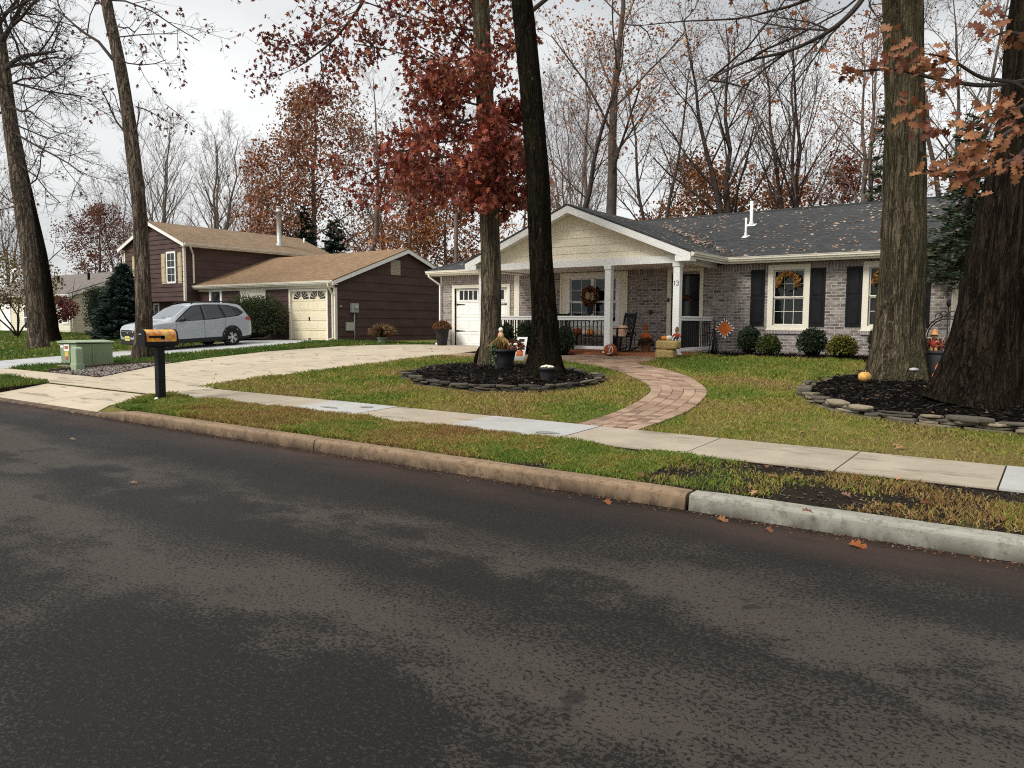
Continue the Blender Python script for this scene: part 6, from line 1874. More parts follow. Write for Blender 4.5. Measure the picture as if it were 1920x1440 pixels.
for k in range(3): a = 2 * PI * k / 3; b = MB(); b.tube([(lx + .16 * math.cos(a), ly + .16 * math.sin(a), 1.3), (lx + .12 * math.cos(a), ly + .12 * math.sin(a), 1.05), (lx + .19 * math.cos(a), ly + .19 * math.sin(a), .8)], .011, 6); b.build('leg', MAT['blackmetal'], tb)
pumpkin('small_pumpkin', 'small white pumpkin standing on the black side table', (lx - .04, ly, 1.32), .075, MAT['whitepumpkin']); pumpkin('small_pumpkin', 'small terracotta pumpkin on the black side table', (lx + .11, ly - .02, 1.32), .055, MAT['pumpkin'])
bx_ = float(aty(1100, 640, 20.6)[0])
bt = thing('porch_bench', 'low black slatted bench below the porch window', 'bench', (bx_ + .3, 20.6, .80))
b = MB()
for k in range(4): b.box(bx_ - .5, bx_ + .95, 20.40 + k * .11, 20.49 + k * .11, 1.20, 1.225)
b.build('seat', MAT['blackpaint'], bt)
for xx in (bx_ - .45, bx_ + .9):
    for yy in (20.43, 20.75): b = MB(); b.box(xx - .03, xx + .03, yy - .03, yy + .03, .80, 1.2); b.build('leg', MAT['blackpaint'], bt)
for q, (px_, mat, lab, r_) in enumerate(((1083, 'pumpkin', 'rusty orange pumpkin at the left on the porch bench', .14), (1098, 'whitepumpkin', 'cream pumpkin in the middle of the porch bench', .11), (1108, 'opumpkin', 'bright orange pumpkin at the right on the porch bench', .12))):
    pumpkin('pumpkin', lab, (float(aty(px_, 620, 20.55)[0]), 20.55, 1.226), r_, MAT[mat])
p = aty(1056, 612, 20.1); pumpkin('pumpkin', 'orange pumpkin on the seat of the left-hand rocking chair', (p[0], 19.97, 1.24), .13, MAT['opumpkin'])
cx, cy = float(aty(1144, 655, 18.25)[0]), 18.27; z = H(18.27) + .036
pk = pumpkin('monogram_pumpkin', 'dark orange pumpkin painted with a white letter at the porch post', (cx, cy, z), .185, MAT['pumpkin'], .88)
b = MB(); fy = cy - .19
def dpt(u, v):
    a = u / .185
    return (cx + .185 * 1.02 * math.sin(a) * math.cos(v / .17 * .9) + .02, cy - .185 * 1.02 * math.cos(a) * math.cos(v / .17 * .9), z + .163 + v)
rot = .35
def dq(u, v):
    return dpt(u * math.cos(rot) + .05 , v)
D1 = [(-.015 + .3 * (v / 1), v) for v in ()]
b.tube([dpt(.075, .085), dpt(.055, .02), dpt(.035, -.05), dpt(.02, -.09)], .010, 6)
b.tube([dpt(u, v) for u, v in smooth_poly([(.0, .07), (.05, .105), (.11, .085), (.135, .02), (.115, -.05), (.06, -.095), (.0, -.10), (-.03, -.085)], 4, False)], .010, 6)
b.build('painted_letter', MAT['signwhite'], pk)
def bale(label, cx, cy, z, l, w, h, rz):
    b = MB(); nx_, ny_, nz_ = 14, 8, 6
    c_, s_ = math.cos(rz), math.sin(rz)
    bm = bmesh.new(); bmesh.ops.create_cube(bm, size=1); bmesh.ops.subdivide_edges(bm, edges=bm.edges, cuts=7, use_grid_fill=True)
    V = []
    for v in bm.verts:
        x, y, zc = v.co
        k = (abs(2 * x) ** 6 + abs(2 * y) ** 6 + abs(2 * zc) ** 6) ** (1 / 6) if (x or y or zc) else 1
        x, y, zc = x / k, y / k, zc / k
        n1 = noise.noise((x * 6 + cx, y * 6, zc * 6 + z * 9)) * .05; waist = 1 - .06 * math.exp(-((abs(x) - .22) / .04) ** 2)
        X, Y, Z = x * l * (1 + n1), y * w * (1 + n1) * waist, (zc + .5) * h * (waist if zc > 0 else 1) * (1 + n1 * .5)
        V.append((cx + X * c_ - Y * s_, cy + X * s_ + Y * c_, z + Z))
    F = [tuple(v.index for v in f.verts) for f in bm.faces]; bm.free()
    b.add(V, F, 0, True); o = b.build('straw_bale', MAT['hay'], origin=(cx, cy, z)); tag(o, label, 'straw bale', 'straw bales by the entrance'); return o
bx0 = float(aty(1248, 668, 18.1)[0]); bz = H(18.1) + .036
bale('small straw bale lying on the pavers under the other bale', bx0, 18.12, bz, .50, .34, .24, .05)
bale('small straw bale stacked on top and carrying the pumpkins', bx0 + .06, 18.12, bz + .235, .60, .34, .23, -.05)
pumpkin('small_pumpkin', 'little orange pumpkin on the straw bales', (bx0 - .04, 18.06, bz + .455), .075, MAT['opumpkin']); pumpkin('small_pumpkin', 'little white pumpkin on the straw bales', (bx0 + .10, 18.08, bz + .455), .085, MAT['whitepumpkin'])
doll('scarecrow', 'seated fabric scarecrow in a brown hat on the straw bales', bx0 + .25, 18.2, bz + .42, .42, MAT['redcloth'], MAT['bluecloth'], pm('brown_felt', (.22, .1, .05), (.15, .07, .04), 9), sit=True)
c = aty(1211, 655, 20.2); cx, cy = c[0], 20.2
t = thing('flower_planter', 'terracotta pot of dark flowers below the orange scarecrow on the porch', 'planter', (cx, cy, .80))
pot(t, cx, cy, .80, .09, .13, .18, MAT['terracotta']); mums(t, cx, cy, .97, .24, [(.05, .05, .02), (.09, .04, .02), (.03, .04, .02), (.16, .07, .03)], 700, .05, 1.0)
doll('scarecrow', 'burlap faced scarecrow in an orange shirt standing against the porch brick', cx - .01, cy - .02, 1.0, .62, MAT['orange'], MAT['bluecloth'], MAT['pumpkin'])

# ---- wreaths
def wreath(label, cx, cy, cz, r_, pal, leafn, leaf, top_only=False, centre=None, rz=0.0):
    t = thing('wreath', label, 'wreath', (cx, cy, cz - r_))
    b = MB(); ring = [(cx + r_ * math.cos(a), cy, cz + r_ * math.sin(a)) for a in np.linspace(0, 2 * PI, 26)]
    b.tube(ring, .022, 6, cap=False); b.tube([(x + .01, y - .015, z_ + .012 * math.sin(i)) for i, (x, y, z_) in enumerate(ring)], .012, 5, cap=False); b.build('ring', MAT['twigdark'], t, recalc=False)
    a = RNG.uniform(-.35, PI + .35, leafn) if top_only else RNG.uniform(0, 2 * PI, leafn)
    k = RNG.uniform(-1, 1, leafn)
    P = np.stack([cx + (r_ + .06 * k) * np.cos(a), cy - RNG.uniform(.0, .07, leafn), cz + (r_ + .06 * k) * np.sin(a)], 1)
    D = np.stack([np.cos(a + k), RNG.uniform(-.8, .2, leafn), np.sin(a + k)], 1) + rdir(leafn) * .4
    V, F = leaf_geo(P, D, rdir(leafn) + np.array([0, -1, 0]), RNG.uniform(.6, 1.3, leafn) * leaf, LEAF_SIMPLE)
    fast_mesh('leaves', V, F, MAT['leafdry'], t, col=leaf_cols(leafn, 6, pal, .3))
    return t
AUT = [(.34, .17, .04), (.42, .24, .06), (.26, .10, .03), (.18, .08, .03)]
zc = fz(1475, 531); xc = (w1[0] + w1[1]) / 2
wreath('golden twig wreath hung on the fully visible bedroom window', xc, 20.93, zc, .215, AUT, 420, .085, True)
wreath('golden twig wreath on the bedroom window half hidden by the mossy trunk', (w2[0] + w2[1]) / 2, 20.93, zc, .215, AUT, 420, .085, True)
p = aty(1107, 556, 20.9)
t = wreath('bronze leaf wreath with a straw face on the porch window', p[0], 20.9, p[2], .19, [(.14, .05, .02), (.2, .08, .03), (.09, .035, .02), (.26, .12, .04)], 420, .11)
b = MB(); b.blob((p[0] - .06, 20.86, p[2] + .03), .10, .05, .13, 14); b.build('straw_face', MAT['burlap'], t)
b = MB(); b.blob((p[0] + .02, 20.86, p[2] - .40), .12, .06, .18, 12); b.build('dark_bow', MAT['bluecloth'], t)
p = aty(1282, 560, 20.9); t = thing('door_swag', 'rusty red swag of leaves on the black front door', 'wreath', (p[0], 20.93, p[2] - .12)); mums(t, p[0], 20.93, p[2] - .05, .17, [(.16, .04, .02), (.10, .03, .02), (.22, .08, .03)], 200, .08, .6, 'leaves')

# ---- diamond flag, black plant stand
p = aty(1359, 616, 20.2); cx, cy, cz = p[0], 20.2, p[2]
t = thing('garden_flag', 'diamond shaped orange pumpkin flag with a black and white checked edge', 'flag', (cx, cy, H(cy)))
b = MB(); hs = .29
b.prism([(0, -hs), (hs, 0), (0, hs), (-hs, 0)], lambda a, q, d: (cx + a, cy + d, cz + q), -.003, .003); b.build('border', MAT['signwhite'], t)
b = MB(); h2 = hs * .76; b.prism([(0, -h2), (h2, 0), (0, h2), (-h2, 0)], lambda a, q, d: (cx + a, cy + d, cz + q), -.006, -.0031); b.build('panel', MAT['orange'], t)
b = MB(); PQ = [(0, -hs), (hs, 0), (0, hs), (-hs, 0)]
for e in range(4):
    a0, a1 = PQ[e], PQ[(e + 1) % 4]
    for k in range(1, 8, 2):
        q = [(a0[0] + (a1[0] - a0[0]) * f, a0[1] + (a1[1] - a0[1]) * f) for f in (k / 8, (k + 1) / 8)]
        q = [(x * .99, y * .99) for x, y in q] + [(x * .78, y * .78) for x, y in q[::-1]]
        b.prism(q, lambda a, w, d: (cx + a, cy + d, cz + w), -.0055, -.0031)
b.build('black_checks', MAT['blackpaint'], t)
b = MB(); b.tube([(cx + .075 * math.sin(a) * (1 + .2 * math.sin(a)), cy - .008, cz + .02 + .085 * math.cos(a)) for a in np.linspace(-2.6, 2.6, 16)] + [(cx + .02, cy - .008, cz - .12)], .010, 5); b.build('pumpkin_outline', MAT['opumpkin'], t)
b = MB(); b.tube([(cx - .30, cy + .01, H(cy)), (cx - .30, cy + .01, cz + .3), (cx + .0, cy + .01, cz + .3), (cx, cy + .01, cz + .25)], .008, 5); b.build('pole', MAT['blackmetal'], t)
cx, cy = float(aty(1338, 655, 19.9)[0]), 19.9; z = H(cy)
t = thing('plant_stand', 'slim black pointed garden obelisk against the brick by the porch rail', 'obelisk', (cx, cy, z))
b = MB()
for k in range(4): a = PI / 4 + PI / 2 * k; b.tube([(cx + .16 * math.cos(a), cy + .16 * math.sin(a), z), (cx + .03 * math.cos(a), cy + .03 * math.sin(a), z + .66)], .012, 5)
for q in (.15, .35, .52): r_ = .16 - .13 * q / .66; b.tube([(cx + r_ * math.cos(a), cy + r_ * math.sin(a), z + q) for a in np.linspace(PI / 4, PI / 4 + 2 * PI, 5)], .009, 5)
b.blob((cx, cy, z + .70), .03, .03, .04, 8); b.build('frame', MAT['blackmetal'], t)
b = MB()
for sg in (-1, 1): b.tube([(cx + sg * .05, cy + .05, z + .02), (cx + sg * .02, cy + .03, z + .5)], .03, 5)
b.build('dark_stems', MAT['evergreen'], t)
# ---- bed two: window-box planter with trellis, scarecrow, orange plank, wicker pumpkin, solar lamp
cx, cy = float(aty(1760, 690, 15.9)[0]), 15.9; z = bedz(cx, cy)
t = thing('trough_planter', 'dark grey planter trough of flowers between the two big right-hand trunks', 'planter', (cx, cy, z))
b = MB(); b.prism([(-.42, .5), (.42, .5), (.36, 0), (-.36, 0)], lambda a, q, d: (cx + a, cy + d, z - .03 + q), -.2, .2); b.box(cx - .45, cx + .45, cy - .23, cy + .23, z + .43, z + .48); b.build('trough', pm('dark_trough', (.035, .036, .04), (.05, .05, .052), 6, rough=.6), t, bevel=.01)
n = 900; P = np.stack([cx + RNG.uniform(-.4, .4, n), cy + RNG.uniform(-.2, .2, n), z + .5 + RNG.uniform(-.05, .18, n)], 1)
V, F = leaf_geo(P, rdir(n) + np.array([0, -.2, .5]), rdir(n), RNG.uniform(.6, 1.3, n) * .06, LEAF_SIMPLE); fast_mesh('flowers', V, F, MAT['leafdry'], t, col=leaf_cols(n, 6, [(.16, .03, .05), (.3, .1, .09), (.08, .10, .03), (.4, .33, .28), (.25, .08, .03)], .3))
t = thing('trellis', 'black arched iron trellis with scrolls against the corner of the brick', 'trellis', (cx + .08, cy + .25, z + .3)); tx, ty = cx + .08, cy + .25
b = MB(); zb = z + .35
for rr in (.37, .33): b.tube([(tx + rr * math.cos(a), ty, zb + .35 + rr * 1.1 * math.sin(a)) for a in np.linspace(0, PI, 20)], .011, 5)
for xx in (-.37, -.33, .33, .37): b.tube([(tx + xx, ty, zb - .35), (tx + xx, ty, zb + .35)], .011, 5)
b.tube([(tx, ty, zb - .35), (tx, ty, zb + .95)], .012, 5); b.blob((tx, ty, zb + 1.0), .04, .04, .08, 10)
for sg in (-1, 1):
    for q, (dx, dz, rr) in enumerate(((.07, .80, .05), (.15, .76, .055))):
        b.tube([(tx + sg * (dx + rr * math.cos(a)), ty, zb + dz + rr * math.sin(a)) for a in np.linspace(-.5, 4.2, 12)], .008, 5)
b.build('iron_frame', MAT['blackmetal'], t)
n = 420; P = np.stack([tx + .36 + RNG.normal(0, .07, n), ty + RNG.normal(0, .05, n), zb + RNG.uniform(-.05, .55, n)], 1); V, F = leaf_geo(P, rdir(n), rdir(n), RNG.uniform(.6, 1.2, n) * .06, LEAF_SIMPLE)
o = fast_mesh('climbing_plant', V, F, MAT['evergreen'], None, (tx + .36, ty, zb), col=leaf_cols(n, 6, [(.10, .12, .05), (.25, .26, .16), (.05, .07, .03)], .3)); tag(o, 'pale green climber on the right side of the iron trellis', 'plant')
doll('scarecrow', 'blond scarecrow in a red orange shirt in the planter trough', float(aty(1751, 650, 15.75)[0]), 15.75, z + .40, .50, MAT['redcloth'], MAT['raffia'], pm('straw_hat', (.6, .3, .12), (.5, .24, .1), 14))
p0, p1_ = aty(1751, 712, 14.6), aty(1776, 664, 14.85)
t = thing('orange_plank', 'orange pumpkin cut-out board leaning on the huge dark trunk', 'sign', tuple(p0)); d = Vector(p1_) - Vector(p0)
b = MB(); ax = Vector((d.z, 0, -d.x)).normalized()
for f, r_ in ((.16, .07), (.48, .085), (.82, .065)):
    q = Vector(p0) + d * f; ring = [q + ax * r_ * .8 * math.cos(a) + d.normalized() * r_ * 1.35 * math.sin(a) for a in np.linspace(0, 2 * PI, 20, False)]
    b.add([v + Vector((0, -.012, 0)) for v in ring] + [v + Vector((0, .012, 0)) for v in ring], [tuple(range(20)), tuple(range(20, 40))[::-1]] + [(i, (i + 1) % 20, 20 + (i + 1) % 20, 20 + i) for i in range(20)])
b.obox(Vector(p0) + d * .5, d * .5, ax * .03, Vector((0, .01, 0))); b.build('board', MAT['orange'], t)
b = MB()
for f in (.5, .84):
    q = Vector(p0) + d * f + Vector((0, -.016, 0)); b.tube([q + ax * .03 * math.cos(a) + d.normalized() * .03 * math.sin(a) for a in np.linspace(0, 2 * PI, 10)], .006, 4)
b.build('painted_face', MAT['pumpkin'], t)
p = aty(1621, 716, 14.75); pumpkin('wicker_pumpkin', 'golden woven pumpkin leaning at the left foot of the mossy trunk', (p[0], 14.75, bedz(0, 14.75) - .03), .115, MAT['wickery'], .85, ribs=12)
p = aty(1712, 722, 14.1); zz = bedz(0, 14.1)
t = thing('solar_light', 'small solar stake light in front of the mossy trunk', 'lamp', (p[0], 14.1, zz))
b = MB(); b.tube([(p[0], 14.1, zz), (p[0], 14.1, zz + .30)], .008, 6); b.build('stake', MAT['blackmetal'], t)
b = MB(); b.lathe([(.03, .26), (.075, .29), (.075, .31), (.02, .33)], (p[0], 14.1, zz), 16); b.build('cap', MAT['galv'], t)
# small solar lamp near left trunks? dark stump on the left lawn
# ================================================================== TREES
class Tubes:
    def __init__(s): s.V = []; s.F = []; s.n = 0
    def add(s, P, rad, n):
        V, F = tube_geo(np.asarray(P, float), np.asarray(rad, float), n)
        s.V.append(V); s.F.append(F + s.n); s.n += len(V)
    def get(s):
        if not s.V: return np.zeros((0, 3)), np.zeros((0, 4), int)
        return np.concatenate(s.V), np.concatenate(s.F)


def grow(tub, tips, p, d, L, r, lvl, cfg, rnd, thick=None):
    """one branch and its children; cfg: per-level lists n, ang, len; wig, up"""
    k = 5 if lvl < 2 else (4 if lvl == 2 else 3)
    P = [np.array(p, float)]; d = np.array(d, float); step = L / (k - 1); D = [d]
    wig = cfg['wig'][min(lvl, len(cfg['wig']) - 1)]; up = cfg['up'][min(lvl, len(cfg['up']) - 1)]
    for i in range(k - 1):
        d = d + rnd.normal(0, wig, 3); d[2] += up; d /= math.sqrt(d @ d)
        P.append(P[-1] + d * step); D.append(d)
    last = lvl >= cfg['depth']
    rad = np.linspace(r, max(r * (.25 if last else .45), .002), k)
    (thick if (thick is not None and lvl <= cfg.get('tlvl', 0)) else tub).add(P, rad, 7 if lvl == 0 else (5 if lvl == 1 else 3))
    if last:
        tips.append((P[-1], d)); tips.append((P[1], D[1])); return
    if lvl >= cfg['depth'] - 1: tips.append((P[-1], d))
    n = cfg['n'][lvl]
    az = rnd.uniform(0, 2 * PI)
    for j in range(n):
        t = cfg.get('from', .25) + (1 - cfg.get('from', .25)) * (j + rnd.uniform(.1, .9)) / n
        f = t * (k - 1); i = min(int(f), k - 2); q = P[i] + (P[i + 1] - P[i]) * (f - i); dd = D[i + 1]
        az += 2.4 + rnd.uniform(-.5, .5)
        a = cfg['ang'][lvl] * rnd.uniform(.7, 1.3)
        u = np.cross(dd, [0, 0, 1.]); nu = math.sqrt(u @ u)
        u = u / nu if nu > .1 else np.array([1., 0, 0]); w = np.cross(u, dd)
        e = dd * math.cos(a) + (u * math.cos(az) + w * math.sin(az)) * math.sin(a)
        ll = L * cfg['len'][lvl] * rnd.uniform(.65, 1.2) * (1.15 - .55 * t)
        rr = max(r * cfg.get('rk', .55) * (1.1 - .55 * t), cfg.get('rmin', .006))
        grow(tub, tips, q, e, ll, rr, lvl + 1, cfg, rnd, thick)


def leaves_at(tips, n, size, pal, tmpl, spread, rnd, droop=.5, sel=None, var=.25):
    if not tips or n == 0: return None
    T = np.array([t[0] for t in tips]); 
    if sel is not None: T = T[sel(T)]
    if len(T) == 0: return None
    idx = rnd.integers(0, len(T), n)
    P = T[idx] + rnd.normal(0, spread, (n, 3))
    D = rdir(n) + np.array([0, 0, -droop]); V, F = leaf_geo(P, D, rdir(n) + np.array([0, 0, .3]), rnd.uniform(.65, 1.25, n) * size, tmpl, .25)
    return V, F, leaf_cols(n, len(tmpl), pal, var)


def trunk_mesh(name, path, radii, mat, parent, sides=40, rings=None, flare=1.35, ridge=.05, knots=(), seed=0, roots=5, flat=None):
    """gnarled trunk along a smooth path with buttress flare and furrowed bark"""
    P = np.array(smooth_poly([tuple(p) for p in path], 12, False)); m = len(P)
    rad = np.interp(np.linspace(0, 1, m), np.linspace(0, 1, len(radii)), radii)
    V, F = tube_geo(P, rad, sides)
    V = V.reshape(m, sides, 3); base = P[0]
    out = np.empty_like(V)
    L = np.concatenate([[0], np.cumsum(np.linalg.norm(P[1:] - P[:-1], axis=1))])
    for i in range(m):
        h = L[i]
        fl = (flare - 1) * math.exp(-h / .42)
        for j in range(sides):
            a = 2 * PI * j / sides
            q = V[i, j] - P[i]
            rr = rad[i]
            lobes = .5 + .5 * math.cos(roots * a + 1.3 * seed + .6 * math.sin(a * 2 + seed))
            k = 1 + fl * (.55 + .75 * lobes)
            k += ridge * noise.noise((math.cos(a) * 5.5, math.sin(a) * 5.5, h * .9 + seed * 7)) + ridge * .7 * noise.noise((math.cos(a) * 11, math.sin(a) * 11, h * 1.6 + seed * 3))
            k += .05 * noise.noise((math.cos(a) * 1.2, math.sin(a) * 1.2, h * .7 + seed))
            for kh, ka, kr, ks in knots:
                da = (a - ka + PI) % (2 * PI) - PI
                k += ks * math.exp(-((h - kh) / kr) ** 2 - (da / .8) ** 2)
            out[i, j] = P[i] + q * k
    return fast_mesh(name, out.reshape(-1, 3), F, mat, parent, smooth=True)


def tree_thing(name, label, base, group=None):
    return thing(name, label, 'tree', tuple(base), group=group)


def finish_crown(t, tub, lv, barkmat, leafmat='leafc', name='crown'):
    V, F = tub.get()
    Fs = []; mi = []; Vs = []; col = []
    if len(V): Vs.append(V); Fs.append(F); mi += [0] * len(F); col.append(np.full((len(V), 3), .05))
    off = len(V)
    for l in lv:
        if l is None: continue
        v, f, c = l
        Vs.append(v); Fs.append(f + off); mi += [1] * len(f); col.append(c); off += len(v)
    return fast_mesh(name, np.concatenate(Vs), Fs, [barkmat, MAT[leafmat]], t, mi=mi, col=np.concatenate(col))


def gz(p): return np.array([p[0], p[1], H(p[1])])
RED = [(.18, .031, .022), (.25, .05, .03), (.12, .022, .017), (.33, .085, .042), (.22, .065, .038)]
RUST = [(.32, .125, .06), (.26, .09, .042), (.40, .175, .085), (.19, .065, .034)]
ORG = [(.46, .20, .075), (.38, .15, .058), (.54, .27, .11), (.30, .12, .05)]
BRZ = [(.26, .13, .075), (.32, .165, .095), (.20, .095, .055), (.38, .20, .11)]

# ------------------------------------------------ front trees
def path_px(pts, Y, lean=0.0):
    return [aty(px, py, Y + lean * i) for i, (px, py) in enumerate(pts)]

# tree A: red leaved oak
rnd = np.random.default_rng(3)
bA = aty(921, 690, 14.75); bA[2] = H(14.75) + .06
tA = tree_thing('red_oak', 'oak with dark red leaves growing round its grey trunk in the stone ringed bed', bA)
pA = [bA, aty(921, 600, 14.75), aty(920, 500, 14.75), aty(916, 360, 14.75), aty(912, 240, 14.75), aty(905, 100, 14.75), aty(902, 0, 14.75), aty(898, -180, 14.8), aty(890, -420, 14.9)]
trA = trunk_mesh('trunk', pA, [.27, .245, .24, .235, .215, .20, .19, .17, .12], MAT['barkgrey'], tA, 48, seed=1.3, flare=1.25, ridge=.07)
tubA = Tubes(); lvA = []
tipsA = []
cfg = dict(depth=3, n=[7, 6, 5], ang=[.75, .8, .8], len=[.55, .55, .5], wig=[.10, .14, .18, .2], up=[.03, .02, 0, 0], rk=.5, rmin=.005)
def limb(tub, tips, p, q, r, cfg, rnd, L=None):
    d = np.array(q) - np.array(p); L = L or np.linalg.norm(d); d /= np.linalg.norm(d)
    grow(tub, tips, p, d, L, r, 1, cfg, rnd)
# dense low leaf masses: several short drooping limbs round the trunk between image heights 180 and 420
n0 = len(tipsA)
for hgt, px, py, dy in ((265, 745, 285, -1.0), (245, 780, 225, .6), (300, 840, 350, -1.3), (215, 715, 262, 1.4), (305, 775, 345, .4), (270, 990, 270, -1.0), (250, 985, 340, -.4), (210, 980, 190, .6), (290, 930, 320, -1.6), (180, 800, 180, -1.0), (290, 712, 290, -.2), (270, 865, 300, -1.8), (200, 900, 250, -1.6), (300, 960, 380, .8)):
    p = aty(914, hgt, 14.75); q = aty(px, py, 14.75 + dy)
    grow(tubA, tipsA, p, (q - p) / np.linalg.norm(q - p), np.linalg.norm(q - p) * .95, .035, 1, dict(cfg, depth=3, n=[0, 7, 5], len=[.5, .42, .5], up=[0, -.03, -.06, -.08]), rnd)
low = list(tipsA)
lvA.append(leaves_at(low, 3000, .205, RED, LEAF_OAK, .13, rnd, .7))
lvA.append(leaves_at(low, 1500, .19, RUST[:2] + RED, LEAF_LOBE, .17, rnd, .7))
tipsB = []
for hgt, px, py, dy in ((120, 690, 60, -.6), (90, 720, 20, .6), (60, 660, -10, -.3), (180, 760, 90, -.8), (150, 820, 40, .8), (120, 780, -20, -1.2), (190, 850, 130, -1.4), (100, 860, 20, 1.2), (130, 990, 60, .6), (60, 820, -60, -.5), (200, 830, 160, 1), (170, 960, 150, -.8)):
    p = aty(908, hgt, 14.75); q = aty(px, py, 14.75 + dy)
    grow(tubA, tipsB, p, (q - p) / np.linalg.norm(q - p), np.linalg.norm(q - p), .03, 1, dict(cfg, n=[0, 7, 4], len=[.5, .45, .5], up=[0, .0, -.03, -.05]), rnd)
lvA.append(leaves_at(tipsB, 3300, .185, RED + RED + RUST, LEAF_LOBE, .17, rnd, .5))
# long limb reaching to the upper left with finer red leaves
tipsC = []
pts = [aty(898, -150, 14.8), aty(800, -110, 14.3), aty(700, -30, 13.9), aty(670, 20, 13.8), aty(620, 80, 13.7), aty(560, 125, 13.6)]
tubA.add(np.array(smooth_poly([tuple(p) for p in pts], 4, False)), np.linspace(.075, .015, 21), 6)
for (ax, ay), (qx, qy) in (((700, -30), (560, -60)), ((690, -10), (500, 20)), ((670, 20), (530, 60)), ((650, 45), (480, 90)), ((620, 80), (545, 150)), ((600, 100), (590, 170)), ((670, 20), (700, 110)), ((560, 125), (480, 140)), ((580, 110), (520, 40)), ((700, -30), (600, 10)), ((720, -50), (740, 60)), ((650, 45), (640, 130)), ((620, 80), (560, 30)), ((680, 0), (600, 60))):
    p = aty(ax, ay, 13.85); q = aty(qx, qy, 13.85 + rnd.uniform(-.8, .8))
    grow(tubA, tipsC, p, (q - p) / np.linalg.norm(q - p), np.linalg.norm(q - p), .016, 2, dict(cfg, depth=3, n=[0, 0, 9], len=[.5, .5, .42], ang=[.7, .8, .7], up=[0, 0, -.02, -.03], rmin=.004), rnd)
lvA.append(leaves_at(tipsC, 1500, .145, [(.13, .022, .02), (.17, .04, .03), (.10, .02, .018), (.2, .06, .03)], LEAF_LOBE, .09, rnd, .6))
# crown above the picture
tipsD = []
for k in range(9):
    a = k * 2.4; p = np.array(pA[-2]) + (np.array(pA[-1]) - np.array(pA[-2])) * (k / 9)
    d = np.array([math.cos(a), math.sin(a), .5 + .08 * k]); d /= np.linalg.norm(d)
    grow(tubA, tipsD, p, d, 3.4, .07, 1, dict(cfg, n=[0, 5, 4], len=[.5, .5, .5]), rnd)
lvA.append(leaves_at(tipsD, 500, .15, RED, LEAF_LOBE, .2, rnd))
finish_crown(tA, tubA, lvA, MAT['twigdark'])

# tree B: black wet trunk
bB = aty(1022, 712, 13.35); bB[2] = H(13.35) + .06
tB = tree_thing('dark_oak', 'tall bare oak with a straight black trunk standing before the porch', bB)
pB = [bB, aty(1021, 610, 13.35), aty(1014, 480, 13.35), aty(1008, 330, 13.35), aty(1000, 220, 13.35), aty(990, 110, 13.35), aty(979, 0, 13.35), aty(965, -180, 13.35), aty(950, -420, 13.4)]
trunk_mesh('trunk', pB, [.31, .262, .245, .235, .228, .225, .215, .19, .13], MAT['barkdark'], tB, 64, seed=2.1, flare=1.58, ridge=.075, knots=((3.9, 4.0, .3, .10), (4.3, 4.3, .25, .06)))
tub = Tubes(); tips = []
for (sx, sy), (qx, qy), r_ in (((985, 30), (1120, -60), .05), ((975, -40), (1060, -160), .07), ((972, -120), (840, -260), .07), ((968, -150), (1100, -300), .07), ((960, -300), (1060, -480), .06), ((960, -330), (860, -520), .06)):
    p = aty(sx, sy, 13.35); q = aty(qx, qy, 13.3 + rnd.uniform(-1.5, 1.5)); grow(tub, tips, p, (q - p) / np.linalg.norm(q - p), np.linalg.norm(q - p) * 1.5, r_, 0, dict(cfg, n=[5, 5, 4], len=[.6, .55, .5]), rnd)
finish_crown(tB, tub, [leaves_at(tips, 60, .14, RUST, LEAF_LOBE, .1, rnd)], MAT['twigdark'])

# tree C: mossy trunk right of centre
bC = aty(1682, 716, 15.55); bC[2] = H(15.55) + .07
tC = tree_thing('mossy_oak', 'thick straight oak with mossy bark and a knot before the bedroom windows', bC)
pC = [bC, aty(1686, 620, 15.55), aty(1693, 500, 15.55), aty(1696, 360, 15.55), aty(1696, 240, 15.55), aty(1695, 120, 15.55), aty(1693, 0, 15.55), aty(1690, -200, 15.6), aty(1690, -480, 15.7)]
trunk_mesh('trunk', pC, [.47, .42, .375, .335, .325, .325, .325, .29, .2], MAT['barkmoss'], tC, 84, seed=3.7, flare=1.27, ridge=.075, knots=((3.85, 5.5, .22, .13), (3.5, 5.7, .16, .08), (4.2, 2.0, .3, .05)))
tub = Tubes(); tips = []
limb_pts = [aty(1690, -60, 15.5), aty(1640, -30, 14.6), aty(1600, 20, 14.0), aty(1555, 58, 13.6), aty(1480, 95, 13.2), aty(1400, 115, 12.9), aty(1330, 150, 12.7)]
tub.add(np.array(smooth_poly([tuple(p) for p in limb_pts], 4, False)), np.linspace(.06, .012, 25), 7)
for i, (px_, py_) in enumerate(((1640, 60), (1560, 130), (1500, 160), (1440, 190), (1460, 60), (1380, 60), (1350, 200), (1300, 150), (1260, 190), (1520, 40), (1580, -20), (1420, 160))):
    p = limb_pts[min(1 + i // 2, 6)]; q = aty(px_, py_, 13.4 + rnd.uniform(-.8, .8)); grow(tub, tips, p, (q - p) / np.linalg.norm(q - p), np.linalg.norm(q - p), .022, 2, dict(cfg, n=[0, 0, 9], len=[.5, .5, .5], ang=[.7, .7, .7], up=[0, 0, 0, .02], rmin=.004), rnd)
l2 = [aty(1692, -120, 15.5), aty(1600, -40, 15.0), aty(1500, 5, 14.6), aty(1440, 22, 14.4), aty(1380, 35, 14.2), aty(1280, 40, 14.0), aty(1200, 48, 13.9)]
tub.add(np.array(smooth_poly([tuple(p) for p in l2], 4, False)), np.linspace(.04, .008, 25), 6)
